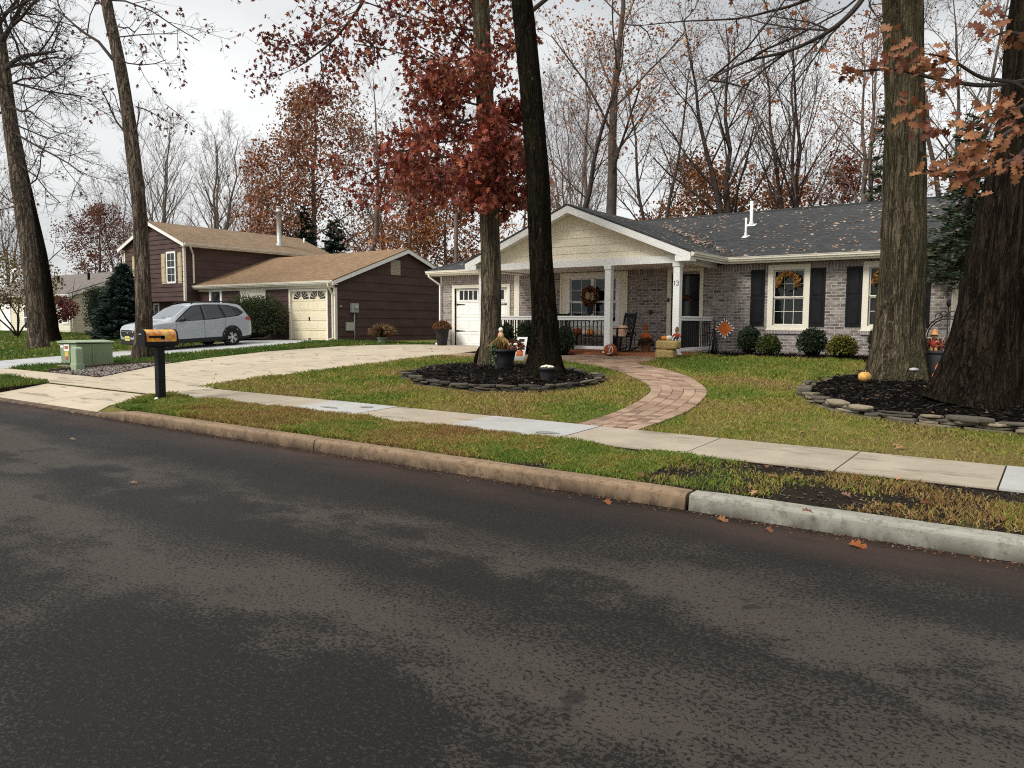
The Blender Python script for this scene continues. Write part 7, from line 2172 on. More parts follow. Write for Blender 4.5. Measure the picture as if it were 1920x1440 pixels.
for i, (px_, py_) in enumerate(((1500, -40), (1420, -20), (1380, 80), (1300, 0), (1240, 80), (1180, 30))):
    p = l2[min(2 + i, 6)]; q = aty(px_, py_, 14.3 + rnd.uniform(-.6, .6)); grow(tub, tips, p, (q - p) / np.linalg.norm(q - p), np.linalg.norm(q - p), .016, 2, dict(cfg, n=[0, 0, 8], len=[.5, .5, .5], ang=[.7, .7, .7], up=[0, 0, 0, .02], rmin=.004), rnd)
for k in range(9):
    a = k * 2.4; p = np.array(pC[-2]) + (np.array(pC[-1]) - np.array(pC[-2])) * (k / 9) * .9
    d = np.array([math.cos(a), math.sin(a), .6]); d /= np.linalg.norm(d); grow(tub, tips, p, d, 4, .09, 1, dict(cfg, n=[0, 5, 4], len=[.5, .5, .5]), rnd)
finish_crown(tC, tub, [leaves_at(tips, 120, .14, RUST, LEAF_LOBE, .1, rnd)], MAT['twigdark'])

# tree D: huge dark trunk at the right edge with hanging copper leaves
bD = aty(1838, 758, 12.9); bD[2] = H(12.9) + .06
tD = tree_thing('copper_oak', 'huge dark flaring oak trunk at the right edge with big copper leaves', bD)
pD = [bD, aty(1858, 660, 12.9), aty(1876, 560, 12.9), aty(1894, 440, 12.9), aty(1915, 320, 12.9), aty(1938, 190, 12.9), aty(1952, 60, 12.9), aty(1965, -120, 12.9), aty(1975, -420, 13)]
trunk_mesh('trunk', pD, [.62, .53, .48, .45, .42, .40, .39, .35, .25], MAT['barkred'], tD, 96, seed=5.1, flare=1.2, ridge=.10, roots=4)
tub = Tubes(); lv = []; big = []; tips = []
# leafy sprays hanging on the near side
for pts in ([(1930, 150, 12.4), (1850, 160, 10.2), (1760, 148, 8.6), (1680, 130, 7.8), (1600, 135, 7.4), (1575, 140, 7.3)],
            [(1935, 180, 12.2), (1900, 155, 10), (1840, 145, 8.2), (1780, 110, 7.6), (1730, 100, 7.3)],
            [(1925, 260, 12.2), (1910, 240, 9.5), (1880, 255, 8.0), (1820, 290, 7.2), (1760, 320, 6.9), (1735, 318, 6.8)],
            [(1925, 240, 12.2), (1930, 200, 9.2), (1900, 205, 7.6), (1850, 215, 7.0)],
            [(1940, 90, 12.2), (1930, 70, 9.2), (1890, 60, 7.6), (1860, 70, 7.2)],
            [(1940, 240, 11), (1930, 270, 8.4), (1900, 300, 7.2), (1840, 320, 6.8), (1810, 350, 6.7)]):
    W = [aty(a, b, c) for a, b, c in pts]; S = np.array(smooth_poly([tuple(w) for w in W], 5, False)); tub.add(S, np.linspace(.03, .004, len(S)), 5)
    for q in S[len(S) // 3:]: tips.append((q, np.array([0, 0, 1.])))
def cluster(px, py, Y, n, spread, size=.105):
    n = int(n * 1.7)
    P = np.array([aty(px, py, Y)] * n) + RNG.normal(0, 1, (n, 3)) * np.array(spread)
    D = rdir(n) * .8 + np.array([-.45, -.2, -.25]); V, F = leaf_geo(P, D, rdir(n) * .6 + np.array([0, -.8, .5]), RNG.uniform(.7, 1.2, n) * size, LEAF_OAK, .22)
    lv.append((V, F, leaf_cols(n, len(LEAF_OAK), [(.24, .095, .042), (.30, .13, .058), (.19, .066, .028), (.13, .036, .016), (.33, .15, .065)], .2)))
for a in ((1590, 138, 7.35, 6, (.05, .08, .035)), (1625, 128, 7.45, 7, (.07, .1, .03)), (1670, 115, 7.6, 9, (.08, .1, .05)), (1710, 100, 7.4, 9, (.07, .1, .04)), (1740, 130, 7.6, 11, (.08, .1, .05)), (1770, 150, 7.7, 9, (.07, .1, .04)), (1770, 105, 7.6, 8, (.07, .1, .04)), (1720, 190, 7.4, 7, (.05, .1, .07)), (1705, 225, 7.3, 5, (.04, .1, .06)), (1760, 240, 7.2, 6, (.05, .1, .04)), (1780, 235, 7.2, 5, (.05, .1, .04)), (1680, 62, 7.4, 3, (.05, .1, .02)), (1870, 20, 7.4, 4, (.05, .1, .02)), (1850, 65, 7.2, 5, (.06, .1, .04)), (1890, 65, 7.4, 6, (.06, .1, .04)), (1640, 80, 7.6, 3, (.05, .1, .05)),
          (1750, 315, 6.85, 9, (.07, .1, .04)), (1800, 320, 6.9, 12, (.09, .1, .05)), (1835, 315, 6.9, 13, (.09, .1, .06)), (1830, 345, 6.8, 7, (.05, .1, .05)), (1850, 270, 7.1, 12, (.08, .1, .06)), (1890, 245, 7.2, 12, (.09, .1, .06)), (1860, 205, 7.2, 9, (.08, .1, .04)), (1900, 215, 7.3, 8, (.07, .1, .05)), (1905, 300, 7.1, 7, (.05, .1, .05)), (1825, 285, 7.0, 8, (.06, .1, .05)), (1900, 190, 7.3, 4, (.04, .1, .03))):
    cluster(*a)
tp2 = []
for k in range(9):
    a = k * 2.4; p = np.array(pD[-2]) + (np.array(pD[-1]) - np.array(pD[-2])) * (k / 9) * .9
    d = np.array([math.cos(a), math.sin(a), .6]); d /= np.linalg.norm(d); grow(tub, tp2, p, d, 4, .1, 1, dict(cfg, n=[0, 5, 4], len=[.5, .5, .5]), rnd)
lv.append(leaves_at(tp2, 250, .14, RUST, LEAF_LOBE, .2, rnd))
finish_crown(tD, tub, lv, MAT['twigdark'])

# trees E, F, G on the left
cfgL = dict(depth=3, n=[6, 7, 6], ang=[.8, .75, .7], len=[.6, .55, .5], wig=[.12, .16, .2, .22], up=[.02, .0, -.01, -.01], rk=.5, rmin=.006)
PUR = [(.10, .028, .03), (.08, .025, .025), (.14, .045, .03), (.06, .02, .02)]
def left_tree(name, label, path, radii, Y, limbs, leafn, size, seed, flare=1.3, mat='barkleft', pal=PUR, scfg=None):
    b = aty(*path[0], Y); b[2] = H(Y) + .01
    t = tree_thing(name, label, b); P = [b] + [aty(x, y, Y) for x, y in path[1:]]
    trunk_mesh('trunk', P, radii, MAT[mat], t, 36, seed=seed, flare=flare, ridge=.07)
    tub = Tubes(); tips = []
    for (sx, sy), (qx, qy), dy, r_, lv_ in limbs:
        p = aty(sx, sy, Y); q = aty(qx, qy, Y + dy); grow(tub, tips, p, (q - p) / np.linalg.norm(q - p), np.linalg.norm(q - p), r_, lv_, scfg or cfgL, rnd)
    finish_crown(t, tub, [leaves_at(tips, leafn, size, pal, LEAF_LOBE, .10, rnd, .8)], MAT['twigdark'])
    return t
left_tree('leaning_oak', 'nearer leaning oak of the pair on the far left lawn, grey brown bark', [(72, 655), (68, 600), (58, 500), (44, 400), (28, 290), (14, 190), (4, 110), (-12, 20), (-40, -150)], [.34, .31, .30, .30, .28, .26, .24, .20, .12], 13.6,
          [((10, 130), (60, 70), -.5, .10, 0), ((20, 125), (100, 105), .5, .06, 0), ((8, 150), (120, 130), .3, .05, 0), ((12, 160), (90, 160), -.8, .05, 1), ((20, 200), (140, 260), .4, .05, 0), ((28, 250), (120, 330), -.4, .045, 0), ((0, 90), (30, -40), .3, .1, 0), ((-2, 80), (90, 10), -.5, .08, 0), ((-5, 50), (60, -60), .8, .08, 0), ((24, 230), (110, 220), .9, .04, 1), ((30, 300), (100, 380), .2, .035, 1), ((-10, 30), (130, -30), .5, .07, 0), ((10, 140), (-60, 60), 0, .08, 0), ((20, 200), (-40, 260), 0, .05, 0), ((14, 170), (150, 200), -.5, .04, 1)], 260, .17, 7.7,
          scfg=dict(cfgL, n=[7, 8, 8], rmin=.007))
left_tree('darker_oak', 'darker oak just behind the leaning one on the far left lawn', [(97, 642), (90, 580), (80, 500), (64, 420), (45, 330), (26, 230), (8, 130), (-15, 0)], [.36, .30, .27, .24, .2, .17, .14, .1], 16.0,
          [((80, 500), (98, 440), -.5, .03, 2), ((60, 400), (10, 330), .5, .05, 1), ((50, 350), (120, 300), .6, .04, 1)], 90, .17, 8.8, 1.35, 'barkdark')  # same dark bark as the black trunk before the porch
left_tree('slender_oak', 'slim oak with peeling grey brown bark behind the mailbox', [(267, 673), (270, 600), (267, 500), (260, 380), (247, 270), (238, 200), (222, 110), (207, 40), (199, 0), (188, -60), (170, -200)], [.29, .235, .215, .205, .20, .185, .175, .165, .16, .15, .1], 12.45,
          [((212, 112), (130, 66), .3, .055, 1), ((232, 245), (170, 205), -.3, .035, 1), ((252, 250), (262, 195), .2, .03, 2), ((224, 110), (300, 170), .3, .025, 1), ((213, 48), (290, 60), -.2, .025, 1), ((208, 70), (330, 100), .3, .025, 1), ((196, 0), (340, -10), .3, .03, 1), ((255, 200), (310, 195), .1, .022, 1), ((246, 240), (275, 270), .1, .015, 2), ((230, 220), (195, 160), .3, .02, 2), ((200, 20), (150, -60), .3, .03, 1), ((196, -20), (260, -90), .3, .04, 1), ((310, 195), (345, 240), .1, .012, 2)], 330, .15, 9.9, 1.2, scfg=dict(cfgL, n=[5, 6, 5]))

# ------------------------------------------------ background trees
def bg_tree(name, label, px, Y, pyb, pyt, r0, cfg, leafn, size, pal, seed, group, lean=0, trunk='twig', forks=1, start=.25, tmpl=LEAF_QUAD, spread=.35, crown=1.0, cone=False):
    rn = np.random.default_rng(seed)
    b = aty(px, pyb, Y); b[2] = .79; top = aty(px + lean, pyt, Y)
    r0 *= 1.08; t = tree_thing(name, label, b, group)
    thick = Tubes(); tub = Tubes(); tips = []
    Ht = top[2] - b[2]
    for f in range(forks):
        a = 2 * PI * f / max(forks, 1) + rn.uniform(0, 2)
        fz_ = Ht * (rn.uniform(.16, .3) if forks > 1 else 0)
        spreadv = np.array([math.cos(a), math.sin(a) * .6, 0]) * (Ht * .14 if forks > 1 else 0)
        P = [b.copy()]
        m = 10
        for i in range(1, m + 1):
            s = i / m; ax = b + (top - b) * s
            k = max(0, (s * Ht - fz_) / (Ht - fz_ + 1e-6)) if forks > 1 else 0
            P.append(ax + spreadv * k ** .8 + rn.normal(0, .005 * Ht * (.3 + s), 3) * np.array([1, 1, .2]))
        P = np.array(P); R_ = r0 * (1 - .88 * np.linspace(0, 1, m + 1) ** 1.1) * (1 if forks == 1 else np.where(np.linspace(0, 1, m + 1) * Ht < fz_, 1, .72))
        thick.add(P, R_, 8)
        n = cfg['n'][0]
        az = rn.uniform(0, 6)
        for j in range(n):
            s = start + (1 - start) * (j + rn.uniform(.2, .8)) / n; i = min(int(s * m), m - 1); q = P[i] + (P[i + 1] - P[i]) * (s * m - i)
            if forks > 1 and s * Ht < fz_: continue
            az += 2.4 + rn.uniform(-.4, .4); a2 = cfg['ang'][0] * rn.uniform(.75, 1.2)
            d = np.array([math.sin(a2) * math.cos(az), math.sin(a2) * math.sin(az), math.cos(a2)])
            L = Ht * cfg['len'][0] * crown * ((1.0 - s) ** .5 * .9 + .25) * rn.uniform(.75, 1.15)
            grow(tub, tips, q, d, L, max(r0 * .30 * (1.15 - s), .02), 1, cfg, rn, thick)
    V, F = thick.get(); fast_mesh('trunk', V, F, MAT[trunk], t, smooth=True)
    finish_crown(t, tub, [leaves_at(tips, leafn, size, pal, tmpl, spread, rn, .4, var=.3)], MAT['twig'], 'leafdry')
    return t
BARE = dict(depth=4, n=[12, 6, 5, 4], ang=[.8, .65, .65, .6], len=[.30, .55, .52, .5], wig=[.05, .08, .11, .14, .15], up=[.05, .06, .04, .03, .02], rk=.5, rmin=.007, tlvl=1)
BARE2 = dict(BARE, n=[15, 6, 5, 4], ang=[.6, .5, .5, .5], up=[.08, .07, .05, .03, .02])
LEAFY = dict(depth=3, n=[16, 7, 5], ang=[.95, .8, .8], len=[.34, .55, .5], wig=[.08, .12, .15, .15], up=[.03, .02, 0, 0], rk=.5, rmin=.012, tlvl=1)
GB = 'bare trees behind the houses'; GO = 'russet trees behind the houses'
BR_ = [(.13, .07, .045), (.17, .09, .05), (.10, .05, .035)]
# (name,label,px,Y,base y,top y,r0,cfg,leaves,...)
bg_tree('bare_tree', 'bare many-stemmed tree rising over the left end of the brown roof', 296, 38, 560, 228, .26, BARE2, 360, 0.109, BR_, 101, GB, forks=3)
bg_tree('bare_tree', 'bare fine-twigged tree over the middle of the brown upper roof', 402, 40, 560, 262, .28, BARE2, 480, 0.109, ORG, 102, GB, forks=3, lean=10)
bg_tree('bare_tree', 'small bare tree beside the rust coloured crown at left', 222, 48, 560, 330, .22, BARE2, 180, 0.122, BR_, 103, GB, forks=2, lean=-15)
bg_tree('rust_tree', 'broad rust brown tree left of the brown gable, above the cream house', 186, 42, 600, 405, .22, LEAFY, 6500, .25, [(.15, .05, .03), (.12, .042, .028), (.19, .07, .04)], 104, GO, tmpl=LEAF_QUAD, spread=.35, start=.2, crown=1.15)
bg_tree('bronze_oak', 'tall bronze leaved oak behind the flue pipe of the brown house', 590, 36, 560, 195, .24, dict(LEAFY, n=[22, 8, 5]), 11000, .235, BRZ + RUST[:2], 105, GO, spread=.38, start=.2, crown=1.05)
bg_tree('bronze_oak', 'shorter rust leaved oak right behind the brown chimney pipe', 525, 34, 560, 290, .18, LEAFY, 5500, .23, RUST, 106, GO, spread=.32, start=.25, crown=.95)
bg_tree('bare_tree', 'pale bare tree between the bronze oak and the red oak', 722, 40, 560, 150, .20, BARE, 270, 0.102, ORG, 107, GB, lean=-20)
bg_tree('bare_tree', 'leaning bare trunk beside the orange trees, right of the spruces', 668, 33, 560, 235, .24, BARE, 660, 0.116, RUST, 108, GB, lean=70, start=.35)
bg_tree('orange_tree', 'light orange leaved tree over the brown garage gable', 768, 36, 560, 325, .17, LEAFY, 6000, .22, ORG + RUST, 109, GO, spread=.3, start=.2, crown=1.0)
bg_tree('orange_tree', 'light orange leaved tree just left of the red oak trunk', 836, 38, 560, 335, .17, LEAFY, 5200, .22, ORG + RUST, 110, GO, spread=.3, start=.25, crown=.9)
bg_tree('bare_tree', 'thin dark trunk between the brown garage and the brick house', 855, 33, 560, 130, .15, BARE, 360, 0.109, RED, 111, GB, start=.5)
bg_tree('grey_oak', 'grey barked oak with orange leaves rising behind the porch gable', 1138, 32, 560, -150, .31, BARE, 2800, .17, ORG + RUST, 112, GO, lean=30, trunk='twiggrey', start=.38, tmpl=LEAF_LOBE)
bg_tree('bare_tree', 'dark leaning tree close to the right side of the black trunk', 1042, 30, 560, 60, .17, BARE, 660, 0.136, RUST, 113, GB, lean=130, start=.45, trunk='twigdark', crown=.7)
bg_tree('bare_tree', 'slim straight dark tree left of the grey barked oak', 1100, 36, 560, 110, .17, BARE2, 1326, 0.102, RUST, 114, GB, trunk='twig')
bg_tree('bare_tree', 'bare thicket of upright stems behind the porch gable', 1078, 42, 560, 170, .14, BARE2, 600, 0.102, ORG, 115, GB, forks=4, start=.2)
bg_tree('forked_tree', 'pale forked bare tree between the grey oak and the double-trunked tree', 1231, 34, 560, 95, .17, BARE, 1938, 0.088, RUST, 116, GB, forks=2, trunk='twiggrey', start=.3, crown=.85)
bg_tree('double_trunk_tree', 'large dark double-trunked bare tree above the white vent pipes', 1368, 34, 560, 25, .26, BARE, 3570, 0.082, RUST, 118, GB, forks=2, trunk='twigdark', start=.28, crown=1.05)
bg_tree('bare_tree', 'dark bare tree with many upright forks left of the mossy trunk', 1498, 36, 560, 40, .19, BARE2, 2142, 0.088, RUST, 119, GB, forks=3, trunk='twigdark', start=.3)
bg_tree('v_tree', 'leaning V shaped tree with russet leaves beside the mossy trunk', 1622, 32, 560, 60, .19, BARE, 2550, 0.116, RUST, 120, GB, forks=2, start=.3, crown=.9)
bg_tree('orange_tree', 'low orange tree showing above the roof ridge left of the double-trunked tree', 1322, 40, 560, 335, .15, LEAFY, 5600, .22, [(.32, .13, .045), (.27, .10, .035), (.38, .17, .06)], 121, GO, spread=.3, start=.2, crown=1.4)
bg_tree('orange_tree', 'low orange tree showing above the roof ridge near the dark forked tree', 1455, 42, 560, 368, .14, LEAFY, 4600, .22, [(.30, .12, .04), (.25, .09, .035)], 122, GO, spread=.3, start=.2, crown=1.5)
bg_tree('red_tree', 'low dark red tree over the ridge just left of the mossy trunk', 1604, 38, 560, 325, .13, LEAFY, 3400, .21, [(.16, .035, .025), (.12, .025, .02), (.2, .06, .035)], 123, GO, spread=.28, start=.2, crown=1.2)
bg_tree('bare_tree', 'bare grey tree behind the hemlock between the two big right trunks', 1790, 36, 560, -20, .2, BARE, 600, 0.102, BR_, 124, GB, forks=3, trunk='twiggrey')
bg_tree('bare_tree', 'tall bare tree at the far right behind the huge trunk', 1905, 34, 560, -40, .2, BARE, 600, 0.102, BR_, 125, GB)
bg_tree('bare_tree', 'bare tree over the orange tree, nearest to the red oak on its left', 800, 46, 560, 215, .16, BARE2, 240, 0.102, BR_, 126, GB)
bg_tree('bare_tree', 'hazy bare tree at the far left beyond the tan house', 20, 46, 590, 330, .2, BARE2, 300, 0.136, BR_, 127, GB, forks=2)
bg_tree('bare_tree', 'hazy bare tree above the tan roof skylight', -50, 44, 590, 250, .22, BARE2, 300, 0.136, BR_, 128, GB, forks=2)
bg_tree('rust_tree', 'small purple brown tree behind the leaning oak at far left', 15, 40, 590, 380, .15, LEAFY, 1500, .25, [(.11, .045, .04), (.09, .035, .03), (.14, .06, .045)], 129, GO, spread=.4, start=.2)
bg_tree('bare_tree', 'bare twiggy tree behind the brown roof near the spruces', 470, 50, 560, 290, .2, BARE2, 600, 0.122, ORG, 131, GB, forks=3)
bg_tree('orange_tree', 'orange leaved tree seen low between the red oak and black trunks', 985, 46, 560, 300, .15, LEAFY, 3000, .22, ORG, 136, GO, spread=.3, start=.2)

# conifers
def conifer(name, label, cx, cy, z, h, w, pal, whorls, per, n_needle, group=None, droop=.18, size=.16, bare=.04, seed=0, sparse=1.0):
    rn = np.random.default_rng(seed); t = tree_thing(name, label, (cx, cy, z), group)
    tr = Tubes(); tr.add([(cx, cy, z), (cx, cy, z + h * .5), (cx, cy, z + h)], [.09 + .012 * h, .05 + .006 * h, .012], 8)
    V, F = tr.get(); fast_mesh('trunk', V, F, MAT['twigdark'], t)
    br_ = Tubes(); Ps = []; Ds = []; Ss = []
    for i in range(whorls):
        s = bare + (1 - bare) * i / whorls; zz = z + h * s; zq = zz; L0 = w * (1 - s) ** .8 + .05
        for j in range(per):
            zz = zq + rn.uniform(-.8, .8) * h / whorls; a = 2 * PI * (j + .5 * (i % 2)) / per + rn.uniform(-.5, .5); L = L0 * rn.uniform(.72, 1.12)
            e = np.array([math.cos(a), math.sin(a), 0.])
            K = 5; pts = [np.array([cx, cy, zz]) + e * L * k / (K - 1) + np.array([0, 0, -droop * L * math.sin(PI * .5 * k / (K - 1)) + .10 * L * (k / (K - 1)) ** 3 + (.08 * L * k / (K - 1) if s > .7 else 0)]) for k in range(K)]
            br_.add(pts, np.linspace(.02, .005, K), 3)
            m = max(6, int(n_needle * 3.2 * (L / w) ** 1.2 * sparse))
            u = rn.uniform(.12, 1, m); side = rn.choice([-1, 1], m); f = u * (K - 1); ii = np.minimum(f.astype(int), K - 2)
            PP = np.array(pts); q = PP[ii] + (PP[ii + 1] - PP[ii]) * (f - ii)[:, None]
            prp = np.array([-math.sin(a), math.cos(a), 0.])
            Ps.append(q + rn.normal(0, .05 * min(1, w / 1.7), (m, 3))); Ds.append(e * rn.uniform(.4, 1, m)[:, None] + prp * (side * rn.uniform(.3, .9, m))[:, None] + np.array([0, 0, -.12]) + rn.normal(0, .12, (m, 3)))
            Ss.append(rn.uniform(.6, 1.25, m) * size * (1.15 - .45 * u))
    P = np.concatenate(Ps); D = np.concatenate(Ds); S = np.concatenate(Ss); n = len(P)
    T = np.array([(0, 0), (.2, .3), (.16, .75), (0, 1), (-.16, .75), (-.2, .3)])
    V, F = leaf_geo(P, D, np.tile([0, -.25, .8], (n, 1)) + rdir(n) * .9, S, T, -.25)
    finish_crown(t, br_, [(V, F, leaf_cols(n, 6, pal, .35))], MAT['twigdark'], 'evergreen')
    return t
SPR = [(.030, .056, .046), (.040, .072, .058), (.020, .040, .034), (.055, .09, .072)]
c = aty(235, 640, 18.6)
conifer('spruce', 'dense dark blue green spruce beside the silver car, before the cream house', c[0], 18.6, H(18.6), 3.55, 1.6, SPR, 30, 15, 60, seed=1, size=.20, droop=.12)
c = aty(570, 386, 33.5); conifer('spruce', 'small dark spruce top behind the brown roof, nearer the chimney pipe', c[0], 33.5, .79, c[2] - .79, 1.9, SPR, 22, 10, 40, 'spruces behind the brown house', seed=2, size=.34)
c = aty(626, 408, 34.5); conifer('spruce', 'small dark spruce top behind the brown roof, farther from the chimney pipe', c[0], 34.5, .79, c[2] - .79, 2.1, SPR, 20, 10, 40, 'spruces behind the brown house', seed=3, size=.34)
HEM = [(.042, .068, .036), (.058, .088, .045), (.03, .05, .028), (.08, .11, .055)]
c = aty(1826, 215, 20.2); conifer('hemlock', 'loose dark hemlock drooping between the mossy trunk and the huge trunk', c[0], 20.2, .78, c[2] - .78, 1.9, HEM, 20, 8, 40, seed=4, size=.19, droop=.36, bare=.40, sparse=.45)
c = aty(1668, 190, 31.5); conifer('hemlock', 'thin hemlock boughs behind the roof, left of the mossy trunk', c[0], 31.5, .79, c[2] - .79, 2.3, HEM, 15, 5, 34, seed=5, size=.28, droop=.34, bare=.45, sparse=.4)
# far-off wood: one dim mass of small trees along the left horizon
tubw = Tubes(); tp = []
rn = np.random.default_rng(77)
for k in range(82):
    x = (-150 + k * 2.6 if k < 46 else -25 + (k - 46) * 3.0) + rn.uniform(-1, 1); y = rn.uniform(62, 85); b = np.array([x, y, .8])
    tubw.add([b, b + np.array([0, 0, 5]), b + np.array([rn.normal(0, .5), 0, 9])], [.18, .12, .04], 4)
    for j in range(26):
        q = b + np.array([rn.normal(0, 1.6), rn.normal(0, 1.6), rn.uniform(2.0, 9.0)]); tp.append((q, None))
n = 16000; l = leaves_at(tp, n, .55, [(.045, .05, .035), (.06, .055, .04), (.08, .055, .045), (.035, .045, .032)], LEAF_QUAD, .7, rn)
V, F = tubw.get(); fo = fast_mesh('far_wood', np.concatenate([V, l[0]]), [F, l[1] + len(V)], [MAT['twig'], MAT['leafdry']], None, (-100, 70, .8), mi=[0] * len(F) + [1] * len(l[1]), col=np.concatenate([np.full((len(V), 3), .05), l[2]]))
tag(fo, kind='stuff')
# ================================================================== GRASS BLADES, FALLEN LEAVES
def field(X, Y, s, ox):
    return np.array([noise.noise((x * s + ox, y * s, ox * .3)) for x, y in zip(X, Y)])
LAWN_R = [(-14.7, 8.93), (8, 8.93), (8, 19.2), (-2.0, 19.2), (-8.1, 19.4), (-8.4, 16.6), (-14.8, 16.6)]
LAWN_ISLE = [(-23.85, 8.95), (-21.6, 9.0), (-21.75, 9.8), (-21.6, 11.2), (-20.9, 12.3), (-21.4, 13.4), (-21.8, 15.8), (-21.3, 18.5), (-19.3, 20.55), (-18.4, 20.9), (-19, 21.2), (-24.6, 21.4), (-23.8, 16.5), (-24.3, 12), (-24.0, 9.3)]
LAWN_L = [(-28.3, 8.95), (-27.55, 10.1), (-27.7, 16), (-28.4, 18.6), (-34.8, 18.4), (-36, 22.5), (-51, 22.5), (-60, 21.8), (-60, 8.95)]
HOLES = [PATHPOLY, RING1, RING2]
gv, gf, gc = [], [], []
cnt = 0
def blades(poly, n, hfun, size, palette, holes=(), dirt=.30, hmin=.02, lean=.6, soft=.38):
    global cnt
    xs = [p[0] for p in poly]; ys = [p[1] for p in poly]
    # only where the frame can look, with a margin
    X = RNG.uniform(min(xs), max(xs), n); Y = RNG.uniform(min(ys), max(ys), n)
    v = np.stack([X, Y, np.zeros(n)], 1) - CC; dz = v @ CFW; u = v @ CR / dz * FOC
    ok = (dz > 0) & (np.abs(u) < 1180) & inside_np(poly, X, Y)
    for h_ in holes: ok &= ~inside_np(h_, X, Y)
    X, Y, dz = X[ok], Y[ok], dz[ok]
    keep = RNG.uniform(0, 1, len(X)) < np.clip(13.0 / dz, .12, 1); X, Y, dz = X[keep], Y[keep], dz[keep]
    f1 = field(X, Y, 1.1, 3.3) + .6 * field(X, Y, 3.1, 9.1)
    keep = RNG.uniform(-soft, soft, len(X)) + f1 > -dirt * 1.4; X, Y, dz, f1 = X[keep], Y[keep], dz[keep], f1[keep]
    f2 = field(X, Y, .55, 21.0) + .5 * field(X, Y, 2.4, 5.0)
    m = len(X)
    Z = np.array([hfun(y) for y in Y])
    sc = size * np.clip(dz / 9.0, .8, 2.2)
    h_ = sc * RNG.uniform(.5, 1.25, m) * (1 + .5 * f1); h_ = np.maximum(h_, hmin); w = .0045 * np.clip(dz / 7, 1, 4.0) * RNG.uniform(.7, 1.4, m)
    a = RNG.uniform(0, 2 * PI, m); l = RNG.uniform(.2, 1, m) * lean * h_ * 1.3; b = RNG.uniform(0, 2 * PI, m)
    B = np.stack([X, Y, Z - .004], 1); S = np.stack([np.cos(a), np.sin(a), 0 * a], 1) * w[:, None]
    T = B + np.stack([np.cos(b) * l, np.sin(b) * l, h_], 1); M = B + np.stack([np.cos(b) * l * .3, np.sin(b) * l * .3, h_ * .62], 1)
    V = np.stack([B - S, B + S, M + S * .7, T, M - S * .7], 1).reshape(-1, 3)
    gv.append(V); gf.append(np.arange(m * 5).reshape(m, 5) + cnt); cnt += m * 5
    P = np.array(palette); k = np.clip((f2 + RNG.normal(0, .28, m) + .55) / 1.1, 0, .999) * len(P)
    gc.append(np.repeat(P[k.astype(int)] * RNG.uniform(.7, 1.25, (m, 1)), 5, 0))
PG = [(.145, .215, .035), (.19, .245, .04), (.24, .265, .046), (.31, .295, .06), (.36, .305, .08), (.34, .245, .10)]
PV = [(.14, .22, .035), (.19, .245, .04), (.26, .265, .05), (.33, .28, .065), (.38, .28, .09), (.30, .18, .07)]
PGR = [(.07, .15, .022), (.09, .17, .028), (.12, .185, .032), (.17, .20, .04)]
VG = [(-13.5, 7.74), (-13.4, 6.9), (-12.95, 6.45), (-12.4, 6.38), (6, 6.38), (6, 7.74)]
blades([p for p in VG[:4]] + [(-3.2, 6.38), (-3.2, 7.74)], 130000, hv, .055, PV, dirt=.26, lean=.9)
blades([(-3.2, 6.38), (6, 6.38), (6, 7.74), (-3.2, 7.74)], 52000, hv, .05, PV, dirt=-.13, lean=1.0, soft=.6)
blades(VERGE2, 12000, hv, .05, PGR, dirt=.5)
blades(VERGE3, 6000, hv, .05, PGR, dirt=.5)
blades(LAWN_R, 330000, H, .038, PG, HOLES, dirt=.42, lean=1.0)
blades(LAWN_ISLE, 60000, H, .045, PGR, (), dirt=.5)
blades(LAWN_L, 90000, H, .045, PGR, (), dirt=.5)
tag(fast_mesh('grass', np.concatenate(gv), np.concatenate(gf), MAT['grassc'], None, (-8, 12, .3), col=np.concatenate(gc)), kind='stuff')

# fallen leaves: a scatter nobody could count on lawns, roofs and drive
fv, ff, fc = [], [], []; fcnt = 0
DRY = [(.42, .28, .15), (.34, .20, .10), (.50, .36, .22), (.26, .13, .06), (.38, .18, .07)]
def litter(P, Nrm, size, pal, tmpl=LEAF_LOBE, curl=.25):
    global fcnt
    n = len(P)
    if n == 0: return
    D = np.cross(Nrm, rdir(n)); V, F = leaf_geo(P, D, Nrm + rdir(n) * .25, RNG.uniform(.7, 1.3, n) * size, tmpl, curl)
    fv.append(V); ff.append(F + fcnt); fcnt += len(V); fc.append(leaf_cols(n, len(tmpl), pal, .25))
def on_roof(corner, ux, uy, n, accept=None, size=.17, pal=DRY):
    a = RNG.uniform(0, 1, n); b = RNG.uniform(0, 1, n) ** .9
    keep = np.array([noise.noise((x * 9, y * 5, 2.2)) for x, y in zip(a, b)]) > RNG.uniform(-.5, .45, n); a, b = a[keep], b[keep]
    P = np.array(corner) + a[:, None] * np.array(ux) + b[:, None] * np.array(uy)
    nn = np.cross(ux, uy); nn = nn / np.linalg.norm(nn); nn = nn if nn[2] > 0 else -nn
    if accept is not None:
        k = accept(P); P = P[k]
    litter(P + nn * .015, np.tile(nn, (len(P), 1)), size, pal, LEAF_LOBE, .12)
DRYR = [(.46, .33, .25), (.40, .26, .19), (.54, .43, .36), (.30, .19, .13), (.46, .29, .2)]
on_roof((-7.7, EY, RZ), (5.7, 0, 0), (0, ridgeY - EY, ridgeZ - RZ), 560, None, .115, DRYR)
on_roof((-11.4, EY, RZ), (3.7, 0, 0), (0, ridgeY - EY, ridgeZ - RZ), 330, lambda P: P[:, 2] > PZ + (PRZ - PZ) * (PX1 - P[:, 0]) / (PX1 - PXM) + .03, .115, DRYR)
